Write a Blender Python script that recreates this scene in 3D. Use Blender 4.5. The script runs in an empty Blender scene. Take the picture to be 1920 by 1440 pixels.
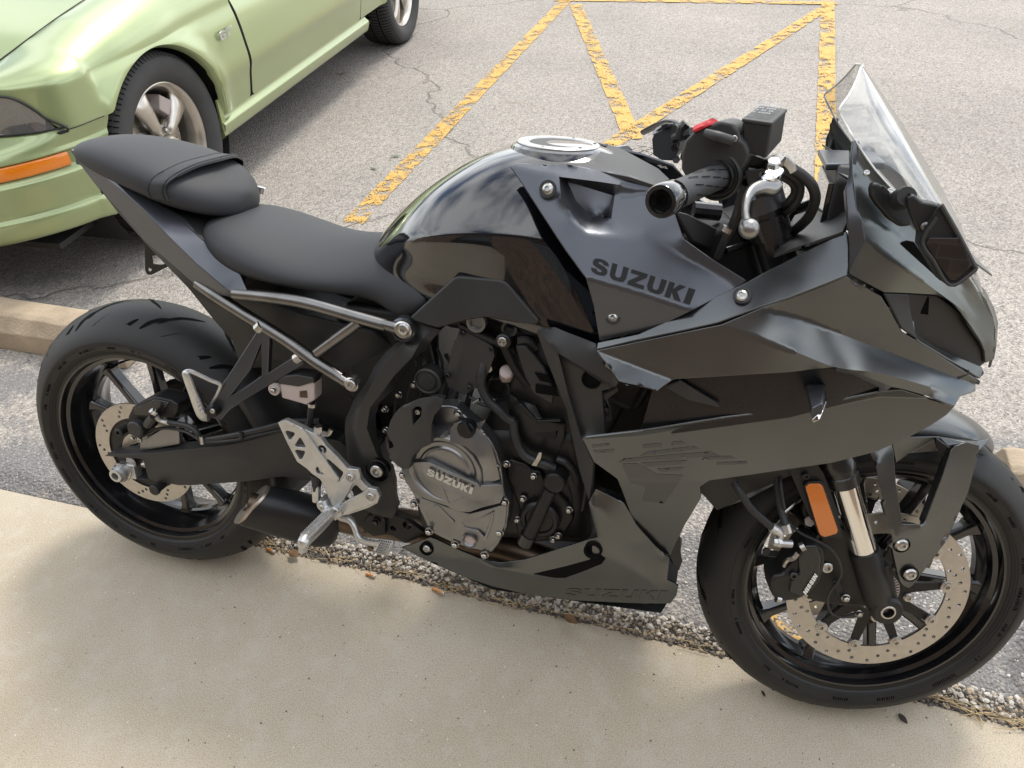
import bpy, bmesh, math, random
from math import sin, cos, pi, radians, sqrt, atan2
from mathutils import Vector, Matrix, geometry, noise
random.seed(7)
SC = bpy.context.scene
COL = SC.collection
# ---------------------------------------------------------------- camera, sky, sun
LEAN = 0.23373547
RB = Matrix.Rotation(-LEAN, 3, 'X')                 # bike frame -> world
CB = Vector((1.1175872603, -1.2496888082, 1.1972018979))
RC = Matrix(((0.96256299, -0.14584804, 0.22847525),
             (0.26905019, 0.41167754, -0.87070868),
             (0.03293302, 0.89958322, 0.43550598)))
FPX = 1440.0871
cam_d = bpy.data.cameras.new('camera'); cam = bpy.data.objects.new('camera', cam_d); COL.objects.link(cam)
cam_d.sensor_fit = 'HORIZONTAL'; cam_d.sensor_width = 36.0; cam_d.lens = 36.0 * FPX / 1920.0
cam_d.clip_start = 0.02; cam_d.clip_end = 2000
RW = RB @ RC; CW = RB @ CB
cam.matrix_world = Matrix.Translation(CW) @ RW.to_4x4()
SC.camera = cam
SUN_EL, SUN_AZ = radians(56), radians(12)           # azimuth: from +Y towards +X
world = bpy.data.worlds.new('World'); SC.world = world; world.use_nodes = True
wn = world.node_tree; wn.nodes.clear()
wo = wn.nodes.new('ShaderNodeOutputWorld'); bg = wn.nodes.new('ShaderNodeBackground')
sky = wn.nodes.new('ShaderNodeTexSky'); sky.sky_type = 'NISHITA'; sky.sun_disc = False
sky.sun_elevation = SUN_EL; sky.sun_rotation = SUN_AZ; sky.air_density = 1.0; sky.dust_density = 2.0; sky.ozone_density = 1.0
# broken cloud layer mixed over the blue
tc = wn.nodes.new('ShaderNodeTexCoord'); mp = wn.nodes.new('ShaderNodeMapping'); mp.inputs['Scale'].default_value = (1.6, 1.6, 4.0)
nz = wn.nodes.new('ShaderNodeTexNoise'); nz.inputs['Scale'].default_value = 1.15; nz.inputs['Detail'].default_value = 5; nz.inputs['Roughness'].default_value = .5
cr = wn.nodes.new('ShaderNodeValToRGB'); cr.color_ramp.elements[0].position = .36; cr.color_ramp.elements[1].position = .58
mx = wn.nodes.new('ShaderNodeMixRGB'); mx.inputs[2].default_value = (12.5, 12.8, 13.0, 1)
wn.links.new(tc.outputs['Generated'], mp.inputs['Vector']); wn.links.new(mp.outputs[0], nz.inputs['Vector'])
wn.links.new(nz.outputs[0], cr.inputs[0]); wn.links.new(cr.outputs[0], mx.inputs[0]); wn.links.new(sky.outputs[0], mx.inputs[1])
wn.links.new(mx.outputs[0], bg.inputs[0]); bg.inputs[1].default_value = 0.15
wn.links.new(bg.outputs[0], wo.inputs[0])
sd = bpy.data.lights.new('sun', 'SUN'); sd.energy = 2.0; sd.angle = radians(14); sd.color = (1.0, .95, .87)
sun = bpy.data.objects.new('sun', sd); COL.objects.link(sun)
sdir = Vector((sin(SUN_AZ) * cos(SUN_EL), cos(SUN_AZ) * cos(SUN_EL), sin(SUN_EL)))
sun.rotation_euler = sdir.to_track_quat('Z', 'Y').to_euler(); sun.location = (0, 0, 8)
SC.render.engine = 'CYCLES'
vs = SC.view_settings
vs.view_transform = 'Standard'; vs.look = 'None'; vs.gamma = 1.0; vs.use_curve_mapping = False; vs.exposure = 0.38
SC.render.film_transparent = False

# ---------------------------------------------------------------- geometry helpers
class P3(Vector):
    pass
def V(px, py, s):
    """photo point -> point of the motorcycle frame on the vertical plane s metres to the right of its centre"""
    d = RC @ Vector(((px - 960) / FPX, -(py - 720) / FPX, -1.0)); t = (-s - CB.y) / d.y
    return CB + d * t
def B(x, s, z): return Vector((x, -s, z))
def pj(P):
    v = RC.transposed() @ (P - CB); return Vector((960 + FPX * v.x / -v.z, 720 - FPX * v.y / -v.z))
def Wp(px, py, z=0.0):
    """photo point -> world point at height z"""
    d = RW @ Vector(((px - 960) / FPX, -(py - 720) / FPX, -1.0)); return CW + d * ((z - CW.z) / d.z)
def WX(px, py, x):
    d = RW @ Vector(((px - 960) / FPX, -(py - 720) / FPX, -1.0)); return CW + d * ((x - CW.x) / d.x)
def pt(p, S=None):
    if isinstance(p, Vector): return p.copy()
    return V(p[0], p[1], p[2] if len(p) > 2 else S)

def link(name, me, mat, parent=None, smooth=True, ang=35):
    o = bpy.data.objects.new(name, me); COL.objects.link(o)
    if mat is not None and not me.materials: me.materials.append(mat)
    if parent is not None: o.parent = parent
    if smooth:
        me.polygons.foreach_set('use_smooth', [True] * len(me.polygons)); me.update()
        if ang is not None: me.set_sharp_from_angle(angle=radians(ang))
    return o
def bm_obj(name, bm, mat, parent=None, smooth=True, ang=35, fix=True):
    if fix: bmesh.ops.recalc_face_normals(bm, faces=bm.faces)
    me = bpy.data.meshes.new(name); bm.to_mesh(me); bm.free()
    return link(name, me, mat, parent, smooth, ang)
def bevel(o, w, seg=2, ang=28):
    if w > 0:
        m = o.modifiers.new('bevel', 'BEVEL'); m.width = w; m.segments = seg; m.limit_method = 'ANGLE'; m.angle_limit = radians(ang)
        m.harden_normals = True; m.use_clamp_overlap = True
    return o
def inside(p, poly):
    r = False; j = len(poly) - 1
    for i in range(len(poly)):
        a, b = poly[i], poly[j]
        if (a.y > p.y) != (b.y > p.y) and p.x < (b.x - a.x) * (p.y - a.y) / (b.y - a.y) + a.x: r = not r
        j = i
    return r
PJ = [pj]; EYE = [CB]
def surf(name, out, mat, parent=None, S=None, cre=(), holes=(), t=.004, bev=.0015, seg=2, mir=False, ang=28, pts=(), flat2=None, tdir=None, dense=None):
    """sheet through an outline (with crease lines and holes) in real 3-D, given thickness t away from the viewer side.
    flat2: axis pair used for triangulation instead of the view projection"""
    P = []; edges = []; q2 = []
    f2 = PJ[0] if flat2 is None else (lambda v: Vector((v[flat2[0]], v[flat2[1]])) * 900)
    def add(p):
        v = pt(p, S); w = f2(v)
        for i, u in enumerate(q2):
            if (u - w).length < .05: return i
        P.append(v); q2.append(w); return len(P) - 1
    def ring(l, closed=True):
        ids = [add(p) for p in l]
        for a, b in zip(ids, ids[1:] + (ids[:1] if closed else [])):
            if a != b: edges.append((a, b))
        return ids
    o_ids = ring(out); h_ids = [ring(h) for h in holes]
    for c in cre: ring(c, False)
    for p in pts: add(p)
    vo, eo, fo, ov, oe, of = geometry.delaunay_2d_cdt(q2, edges, [], 0, 1e-4)
    opoly = [q2[i] for i in o_ids]; hp = [[q2[i] for i in h] for h in h_ids]
    V3 = []
    for i, v in enumerate(vo):
        if ov[i]: V3.append(P[ov[i][0]])
        else:                                            # crossing of crease lines: interpolate
            best = sorted(range(len(q2)), key=lambda k: (q2[k] - v).length)[:3]
            w = [1 / ((q2[k] - v).length + 1e-6) for k in best]; V3.append(sum((P[k] * ww for k, ww in zip(best, w)), Vector()) / sum(w))
    if dense is None: dense = 9 if cre else 0
    if dense:                                            # refine: fixed outline and creases, interior relaxed into a fair surface
        tris = [(f, [vo[i] for i in f], [V3[i] for i in f]) for f in fo]
        def locate(p):
            for f, q, r in tris:
                d = (q[1].x - q[0].x) * (q[2].y - q[0].y) - (q[2].x - q[0].x) * (q[1].y - q[0].y)
                if abs(d) < 1e-9: continue
                u = ((p.x - q[0].x) * (q[2].y - q[0].y) - (q[2].x - q[0].x) * (p.y - q[0].y)) / d
                w = ((q[1].x - q[0].x) * (p.y - q[0].y) - (p.x - q[0].x) * (q[1].y - q[0].y)) / d
                if u >= -1e-6 and w >= -1e-6 and u + w <= 1.000001: return r[0] * (1 - u - w) + r[1] * u + r[2] * w
            return None
        nq = []; n3 = []; ne = []; key = {}
        def addn(p, r):
            k = (round(p.x * 20), round(p.y * 20))
            if k not in key: key[k] = len(nq); nq.append(p); n3.append(r)
            return key[k]
        for a, b in eo:
            e2 = (vo[a], vo[b])
            pass
        cons = set()
        for ei, (a, b) in enumerate(eo):
            if oe[ei]: cons.add((a, b))
        for a, b in cons:
            k = max(1, int((vo[a] - vo[b]).length / dense + .6)); ids = [addn(vo[a].lerp(vo[b], i / k), V3[a].lerp(V3[b], i / k)) for i in range(k + 1)]
            ne += [(i, j) for i, j in zip(ids, ids[1:]) if i != j]
        nfix = len(nq)
        def far_from(p, lim):
            bx_, by_ = int(p.x // dense), int(p.y // dense)
            return all((p - r).length > lim for i in (-1, 0, 1) for j in (-1, 0, 1) for r in buck.get((bx_ + i, by_ + j), ()))
        buck = {}
        for p in nq: buck.setdefault((int(p.x // dense), int(p.y // dense)), []).append(p)
        strip = []
        for a, b in ne:
            m_ = (nq[a] + nq[b]) / 2; d_ = (nq[b] - nq[a])
            if d_.length < .3 * dense: continue
            n_ = Vector((-d_.y, d_.x)).normalized() * dense * .62
            for sg_ in (1, -1): strip.append(m_ + n_ * sg_)
        for p in strip:
            if far_from(p, dense * .5) and inside(p, opoly) and not any(inside(p, h) for h in hp):
                r = locate(p)
                if r is not None: addn(p, r); buck.setdefault((int(p.x // dense), int(p.y // dense)), []).append(p)
        x0 = min(p.x for p in opoly); x1 = max(p.x for p in opoly); y0 = min(p.y for p in opoly); y1 = max(p.y for p in opoly); yy = y0; row = 0
        while yy < y1:
            xx = x0 + (dense / 2 if row % 2 else 0)
            while xx < x1:
                p = Vector((xx, yy)); bx_, by_ = int(xx // dense), int(yy // dense)
                if far_from(p, dense * .72) and inside(p, opoly) and not any(inside(p, h) for h in hp):
                    r = locate(p)
                    if r is not None: addn(p, r)
                xx += dense
            yy += dense * .87; row += 1
        vo, eo, fo, ov, oe, of = geometry.delaunay_2d_cdt(nq, ne, [], 0, 1e-5)
        V3 = [n3[ov[i][0]].copy() if ov[i] else Vector() for i in range(len(vo))]
        fixed = [bool(ov[i]) and min(ov[i]) < nfix for i in range(len(vo))]
        nb = [[] for _ in vo]
        for a, b in eo: nb[a].append(b); nb[b].append(a)
        cedge = set(tuple(sorted(e)) for k_, e in enumerate(eo) if oe[k_])
        for _ in range(30):
            for i in range(len(vo)):
                if not fixed[i] and nb[i]:
                    t_ = Vector()
                    for j in nb[i]: t_ += V3[j]
                    V3[i] = V3[i].lerp(t_ / len(nb[i]), .7)
    bm = bmesh.new(); bv = [bm.verts.new(v) for v in V3]; wl = bm.edges.layers.float.new('bevel_weight_edge') if dense else None; marks = [(bv[a], bv[b]) for a, b in cedge] if dense else []
    for f in fo:
        c = sum((vo[i] for i in f), Vector((0, 0))) / len(f)
        if inside(c, opoly) and not any(inside(c, h) for h in hp):
            try: bm.faces.new([bv[i] for i in f])
            except ValueError: pass
    if dense:
        for a, b in marks:
            e = bm.edges.get((a, b))
            if e and len(e.link_faces) == 2 and e.calc_face_angle(0) > radians(6): e[wl] = 1.0
    bmesh.ops.delete(bm, geom=[v for v in bm.verts if not v.link_faces], context='VERTS')
    if not dense: bmesh.ops.dissolve_limit(bm, angle_limit=radians(1.0), verts=bm.verts, edges=bm.edges)
    bmesh.ops.recalc_face_normals(bm, faces=bm.faces)
    s = 0
    for f in bm.faces: s += f.normal.dot(EYE[0] - f.calc_center_median()) * f.calc_area()
    if s < 0: bmesh.ops.reverse_faces(bm, faces=bm.faces)
    if t:
        bm.normal_update()
        if tdir is None: ex = {v: -v.normal * t for v in bm.verts}
        else: ex = {v: Vector(tdir) * t for v in bm.verts}
        top = list(bm.faces); be = [e for e in bm.edges if e.is_boundary]
        low = {v: bm.verts.new(v.co + ex[v]) for v in list(bm.verts)}
        for f in top: bm.faces.new([low[v] for v in reversed(f.verts)])
        for e in be:
            l = e.link_loops[0]; a, b = l.vert, l.link_loop_next.vert
            bm.faces.new((b, a, low[a], low[b]))
            if dense: e[wl] = 1.0
    me = bpy.data.meshes.new(name); bm.to_mesh(me)
    def fin(o):
        bevel(o, bev, seg, ang)
        if dense and bev > 0: o.modifiers['bevel'].limit_method = 'WEIGHT'; o.modifiers['bevel'].use_clamp_overlap = False; o.modifiers['bevel'].width = min(bev, .0011)
        return o
    o = fin(link(name, me, mat, parent, True, 50 if dense else 35))
    if mir:
        for v in bm.verts: v.co.y = -v.co.y
        bmesh.ops.reverse_faces(bm, faces=bm.faces)
        m2 = bpy.data.meshes.new(name); bm.to_mesh(m2)
        o2 = fin(link(name, m2, mat, parent, True, 50 if dense else 35)); bm.free()
        return o, o2
    bm.free(); return o
def PL(a, b, c):
    """plane through three traced points; returns photo point -> 3-D point on that plane"""
    a, b, c = pt(a), pt(b), pt(c); n = (b - a).cross(c - a).normalized()
    def f(x, y):
        d = RC @ Vector(((x - 960) / FPX, -(y - 720) / FPX, -1.0)); return CB + d * (n.dot(a - CB) / n.dot(d))
    return f
def circ(c, r, n=20, ax='y', a0=0):
    return [c + (Vector((cos(a), 0, sin(a))) if ax == 'y' else Vector((cos(a), sin(a), 0))) * r for a in (a0 + 2 * pi * k / n for k in range(n))]
def catmull(P, sub=6):
    if len(P) < 3: return P
    Q = [P[0] * 2 - P[1]] + list(P) + [P[-1] * 2 - P[-2]]; out = []
    for i in range(1, len(Q) - 2):
        a, b, c, d = Q[i - 1:i + 3]
        for k in range(sub):
            t = k / sub; out.append(.5 * ((2 * b) + (c - a) * t + (2 * a - 5 * b + 4 * c - d) * t * t + (3 * b - a - 3 * c + d) * t ** 3))
    out.append(P[-1].copy()); return out
def tube_bm(bm, P, r, n=10, sub=6, flat=1.0, cap=True, up=None):
    P = [pt(p) for p in P]; m = len(P)
    rr = r if isinstance(r, (list, tuple)) else [r] * m
    Q = catmull(P, sub); R_ = []
    for i in range(len(Q)):
        u = i / (len(Q) - 1) * (m - 1); k = min(int(u), m - 2); R_.append(rr[k] + (rr[k + 1] - rr[k]) * (u - k))
    T = (Q[1] - Q[0]).normalized(); N = Vector(up) if up else T.orthogonal(); N = (N - T * N.dot(T)).normalized(); rings = []
    for i, q in enumerate(Q):
        t = (Q[min(i + 1, len(Q) - 1)] - Q[max(i - 1, 0)]).normalized()
        N = (N - t * N.dot(t)).normalized(); Bn = t.cross(N)
        rings.append([bm.verts.new(q + (N * cos(a) * flat + Bn * sin(a)) * R_[i]) for a in (2 * pi * k / n for k in range(n))])
    for A, C in zip(rings, rings[1:]):
        for k in range(n): bm.faces.new((A[k], A[(k + 1) % n], C[(k + 1) % n], C[k]))
    if cap: bm.faces.new(rings[0][::-1]); bm.faces.new(rings[-1])
def tube(name, P, r, mat, parent=None, n=10, sub=6, flat=1.0, up=None):
    bm = bmesh.new(); tube_bm(bm, P, r, n, sub, flat, True, up); return bm_obj(name, bm, mat, parent)
def frame_of(ax):
    a = Vector(ax).normalized(); u = a.orthogonal().normalized() if abs(a.y) < .99 else Vector((1, 0, 0)); u = (u - a * u.dot(a)).normalized(); return a, u, a.cross(u)
def lathe_bm(bm, prof, o, ax=(0, -1, 0), n=24, cap=False, phase=0):
    a, u, w = frame_of(ax); o = Vector(o); rings = []
    for h, r in prof:
        if r < 1e-6: rings.append([bm.verts.new(o + a * h)])
        else: rings.append([bm.verts.new(o + a * h + (u * cos(t) + w * sin(t)) * r) for t in (phase + 2 * pi * k / n for k in range(n))])
    for A, C in zip(rings, rings[1:]):
        for k in range(n):
            l = (k + 1) % n
            if len(A) == 1 and len(C) == 1: continue
            if len(A) == 1: bm.faces.new((A[0], C[k], C[l]))
            elif len(C) == 1: bm.faces.new((A[k], A[l], C[0]))
            else: bm.faces.new((A[k], A[l], C[l], C[k]))
def lathe(name, prof, o, ax=(0, -1, 0), n=32, mat=None, parent=None, ang=30, phase=0):
    bm = bmesh.new(); lathe_bm(bm, prof, o, ax, n, phase=phase); return bm_obj(name, bm, mat, parent, ang=ang)
def box(name, c, size, mat, parent=None, rot=None, bev=.003, taper=1.0):
    bm = bmesh.new(); bmesh.ops.create_cube(bm, size=1.0)
    for v in bm.verts:
        k = taper if v.co.z > 0 else 1.0
        v.co = Vector((v.co.x * size[0] * k, v.co.y * size[1] * k, v.co.z * size[2]))
    M = rot if rot is not None else Matrix.Identity(3)
    for v in bm.verts: v.co = M @ v.co + Vector(c)
    return bevel(bm_obj(name, bm, mat, parent), bev, 2)
def loft(name, rings, mat, parent=None, closed=True, cap=True, sub=0, ang=None):
    bm = bmesh.new(); R_ = [[bm.verts.new(pt(p)) for p in r] for r in rings]; n = len(R_[0])
    for A, C in zip(R_, R_[1:]):
        for k in range(n if closed else n - 1): bm.faces.new((A[k], A[(k + 1) % n], C[(k + 1) % n], C[k]))
    if cap and closed: bm.faces.new(R_[0][::-1]); bm.faces.new(R_[-1])
    o = bm_obj(name, bm, mat, parent, ang=ang)
    if sub:
        m = o.modifiers.new('subdivision', 'SUBSURF'); m.levels = sub; m.render_levels = sub
    return o
_bolt = {}
def bolt(c, r, parent, ax=(0, -1, 0), kind='cap', mat=None, name='bolt'):
    """socket head / hex flange bolt sitting on point c"""
    key = (kind, (mat or M['steel']).name)
    if key not in _bolt:
        bm = bmesh.new()
        if kind == 'cap':
            lathe_bm(bm, [(-.3, 0), (-.3, 1), (.55, 1), (.72, .86), (.72, .52)], (0, 0, 0), (0, 0, 1), 20)
            lathe_bm(bm, [(.72, .52), (.3, .5), (.25, 0)], (0, 0, 0), (0, 0, 1), 6)
        elif kind == 'button':
            lathe_bm(bm, [(-.3, 0), (-.3, 1), (.1, 1), (.38, .8), (.48, .45), (.2, .42), (.18, 0)], (0, 0, 0), (0, 0, 1), 20)
        else:
            lathe_bm(bm, [(-.3, 0), (-.3, 1), (.15, 1), (.25, .85)], (0, 0, 0), (0, 0, 1), 20)
            lathe_bm(bm, [(.2, .7), (.85, .7), (.98, .55), (.9, .3), (.85, 0)], (0, 0, 0), (0, 0, 1), 6)
        o = bm_obj(name, bm, mat or M['steel'], None); _bolt[key] = o.data; bpy.data.objects.remove(o)
    o = bpy.data.objects.new(name, _bolt[key]); COL.objects.link(o); o.parent = parent
    q = Vector(ax).to_track_quat('Z', 'Y'); o.matrix_local = Matrix.Translation(Vector(c)) @ q.to_matrix().to_4x4() @ Matrix.Rotation(random.random() * 6, 4, 'Z') @ Matrix.Scale(r, 4)
    return o
def empty(name, loc=(0, 0, 0), rot=(0, 0, 0), parent=None):
    o = bpy.data.objects.new(name, None); COL.objects.link(o); o.location = loc; o.rotation_euler = rot; o.empty_display_size = .1
    if parent: o.parent = parent
    return o
def tag(o, label=None, cat=None, group=None, kind=None):
    if label: o['label'] = label
    if cat: o['category'] = cat
    if group: o['group'] = group
    if kind: o['kind'] = kind
    return o
from mathutils.bvhtree import BVHTree
def cling(o, panel, lift=.0006, sub=0):
    """lay a thin marking on the surface of a panel"""
    pm = panel.data; T = BVHTree.FromPolygons([v.co for v in pm.vertices], [tuple(p.vertices) for p in pm.polygons])
    bm = bmesh.new(); bm.from_mesh(o.data)
    if sub: bmesh.ops.triangulate(bm, faces=bm.faces); bmesh.ops.subdivide_edges(bm, edges=bm.edges, cuts=sub, use_grid_fill=True)
    for v in bm.verts:
        d = (v.co - CB).normalized(); h = T.ray_cast(CB, d)
        if h[0] is not None:
            n = h[1] if h[1].dot(d) < 0 else -h[1]; v.co = h[0] + n * lift
    bm.to_mesh(o.data); bm.free(); return o
# ---------------------------------------------------------------- materials
M = {}
def mat(key, col, rough=.5, metal=0.0, coat=0.0, coat_r=.05, bump=0.0, bscale=300.0, vary=0.0, vscale=20.0, spec=.5, rvary=0.0, dist=.001, grain=None):
    m = bpy.data.materials.new(key); m.use_nodes = True; nt = m.node_tree; b = nt.nodes['Principled BSDF']
    b.inputs['Base Color'].default_value = (*col, 1); b.inputs['Roughness'].default_value = rough; b.inputs['Metallic'].default_value = metal
    b.inputs['Coat Weight'].default_value = coat; b.inputs['Coat Roughness'].default_value = coat_r; b.inputs['Specular IOR Level'].default_value = spec
    tcn = nt.nodes.new('ShaderNodeTexCoord')
    if bump:
        n = nt.nodes.new('ShaderNodeTexNoise'); n.inputs['Scale'].default_value = bscale; n.inputs['Detail'].default_value = 3
        if grain:
            mpn = nt.nodes.new('ShaderNodeMapping'); mpn.inputs['Scale'].default_value = grain; nt.links.new(tcn.outputs['Object'], mpn.inputs[0]); nt.links.new(mpn.outputs[0], n.inputs['Vector'])
        else: nt.links.new(tcn.outputs['Object'], n.inputs['Vector'])
        bp = nt.nodes.new('ShaderNodeBump'); bp.inputs['Strength'].default_value = bump; bp.inputs['Distance'].default_value = dist
        nt.links.new(n.outputs[0], bp.inputs['Height']); nt.links.new(bp.outputs[0], b.inputs['Normal'])
    if vary:
        n2 = nt.nodes.new('ShaderNodeTexNoise'); n2.inputs['Scale'].default_value = vscale; n2.inputs['Detail'].default_value = 6; nt.links.new(tcn.outputs['Object'], n2.inputs['Vector'])
        r = nt.nodes.new('ShaderNodeValToRGB'); r.color_ramp.elements[0].position = .3; r.color_ramp.elements[1].position = .7
        r.color_ramp.elements[0].color = (*[c * (1 - vary) for c in col], 1); r.color_ramp.elements[1].color = (*[min(1, c * (1 + vary)) for c in col], 1)
        nt.links.new(n2.outputs[0], r.inputs[0]); nt.links.new(r.outputs[0], b.inputs['Base Color'])
        mr = nt.nodes.new('ShaderNodeMapRange'); mr.inputs['To Min'].default_value = max(0, rough - rvary - .04); mr.inputs['To Max'].default_value = min(1, rough + rvary + .04)
        nt.links.new(n2.outputs[0], mr.inputs[0]); nt.links.new(mr.outputs[0], b.inputs['Roughness'])
    M[key] = m; return m
mat('matte', (.122, .127, .128), .25, .92, bump=.03, bscale=1500, vary=.08, vscale=9, dist=.0002)      # satin metallic black fairing
mat('fender', (.125, .130, .130), .27, .9, vary=.05, vscale=7)
mat('silverm', (.150, .160, .155), .29, .88, bump=.03, bscale=1500, vary=.06, vscale=7, dist=.0002)     # nose cowl gunmetal
mat('satin', (.090, .095, .108), .32, .80, vary=.1, vscale=8)
mat('gloss', (.0022, .0024, .004), .12, 0, 1.0, .015)
mat('plastic', (.021, .021, .021), .50, 0, bump=.25, bscale=900, vary=.12, vscale=15, dist=.0003)
mat('dark', (.007, .007, .007), .5, 0, bump=.15, bscale=500, vary=.25, vscale=30, dist=.0005)
mat('blackpaint', (.008, .008, .009), .28, .1, .3, .15, vary=.15, vscale=30)
mat('rubber', (.017, .0168, .0165), .52, 0, bump=.12, bscale=260, vary=.18, vscale=14, dist=.0006, spec=.35)
mat('groove', (.004, .004, .004), .9, 0, spec=.1)
mat('seat', (.026, .027, .030), .62, 0, bump=.45, bscale=1100, vary=.06, vscale=5, dist=.0005, spec=.42)
mat('rim', (.006, .006, .007), .20, .2, .6, .06, vary=.15, vscale=20)
mat('rimlip', (.022, .022, .021), .30, .5, vary=.1, vscale=20)
mat('steel', (.44, .43, .41), .28, 1.0, vary=.2, vscale=60)
mat('chrome', (.75, .74, .72), .07, 1.0)
mat('tubemetal', (.19, .185, .18), .34, 1.0, vary=.15, vscale=25, bump=.05, bscale=200)
mat('disc', (.47, .445, .41), .40, 1.0, bump=.12, bscale=160, vary=.08, vscale=60, dist=.0003)
mat('cast', (.52, .52, .51), .36, .8, bump=.2, bscale=900, vary=.12, vscale=40, dist=.0003)
mat('engine', (.22, .22, .222), .30, .88, bump=.15, bscale=900, vary=.1, vscale=25, dist=.0003)
mat('engdark', (.020, .020, .021), .38, .6, bump=.1, bscale=700, vary=.15, vscale=30, dist=.0003)
mat('header', (.13, .095, .07), .40, .9, vary=.4, vscale=18)
mat('decal', (.003, .003, .0035), .5, spec=.25)
mat('ghost', (.098, .101, .102), .28, .9)
mat('ghostfaint', (.112, .117, .118), .26, .9)
mat('white', (.75, .75, .72), .45)
mat('silverprint', (.50, .50, .48), .4, .6)
mat('red', (.45, .015, .02), .4)
mat('heatblack', (.014, .014, .015), .42, .3, vary=.15, vscale=20)
mat('tailmetal', (.42, .37, .31), .38, .9, vary=.3, vscale=30)
mat('lever', (.26, .255, .25), .34, .95)
mat('grip', (.030, .031, .034), .55, 0, bump=.2, bscale=500, dist=.0004)
mat('fluid', (.42, .36, .34), .3)
mat('hose', (.016, .016, .017), .5, 0, bump=.3, bscale=700, vary=.2, vscale=60)
# ================================================================= the setting
def nodes_mat(name):
    m = bpy.data.materials.new(name); m.use_nodes = True; nt = m.node_tree
    return m, nt, nt.nodes['Principled BSDF'], nt.nodes.new('ShaderNodeTexCoord')
def N(nt, kind, **kw):
    n = nt.nodes.new(kind)
    for k, v in kw.items():
        if k.startswith('_'): n.inputs[k[1:].replace('_', ' ')].default_value = v
        else: setattr(n, k, v)
    return n
def ramp(nt, stops, src):
    r = nt.nodes.new('ShaderNodeValToRGB'); e = r.color_ramp.elements
    while len(e) < len(stops): e.new(.5)
    for k, (p, c) in enumerate(stops): e[k].position = p; e[k].color = (*c, 1) if len(c) == 3 else c
    nt.links.new(src, r.inputs[0]); return r
def mixc(nt, fac, a, b, kind='MIX'):
    m = nt.nodes.new('ShaderNodeMix'); m.data_type = 'RGBA'; m.blend_type = kind
    for sock, v in ((m.inputs[0], fac), (m.inputs[6], a), (m.inputs[7], b)):
        if isinstance(v, (int, float)): sock.default_value = v
        elif isinstance(v, tuple): sock.default_value = (*v, 1)
        else: nt.links.new(v, sock)
    return m.outputs[2]
def math_(nt, op, a, b=None):
    m = nt.nodes.new('ShaderNodeMath'); m.operation = op
    for i, v in enumerate((a, b)):
        if v is None: continue
        if isinstance(v, (int, float)): m.inputs[i].default_value = v
        else: nt.links.new(v, m.inputs[i])
    return m.outputs[0]
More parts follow.
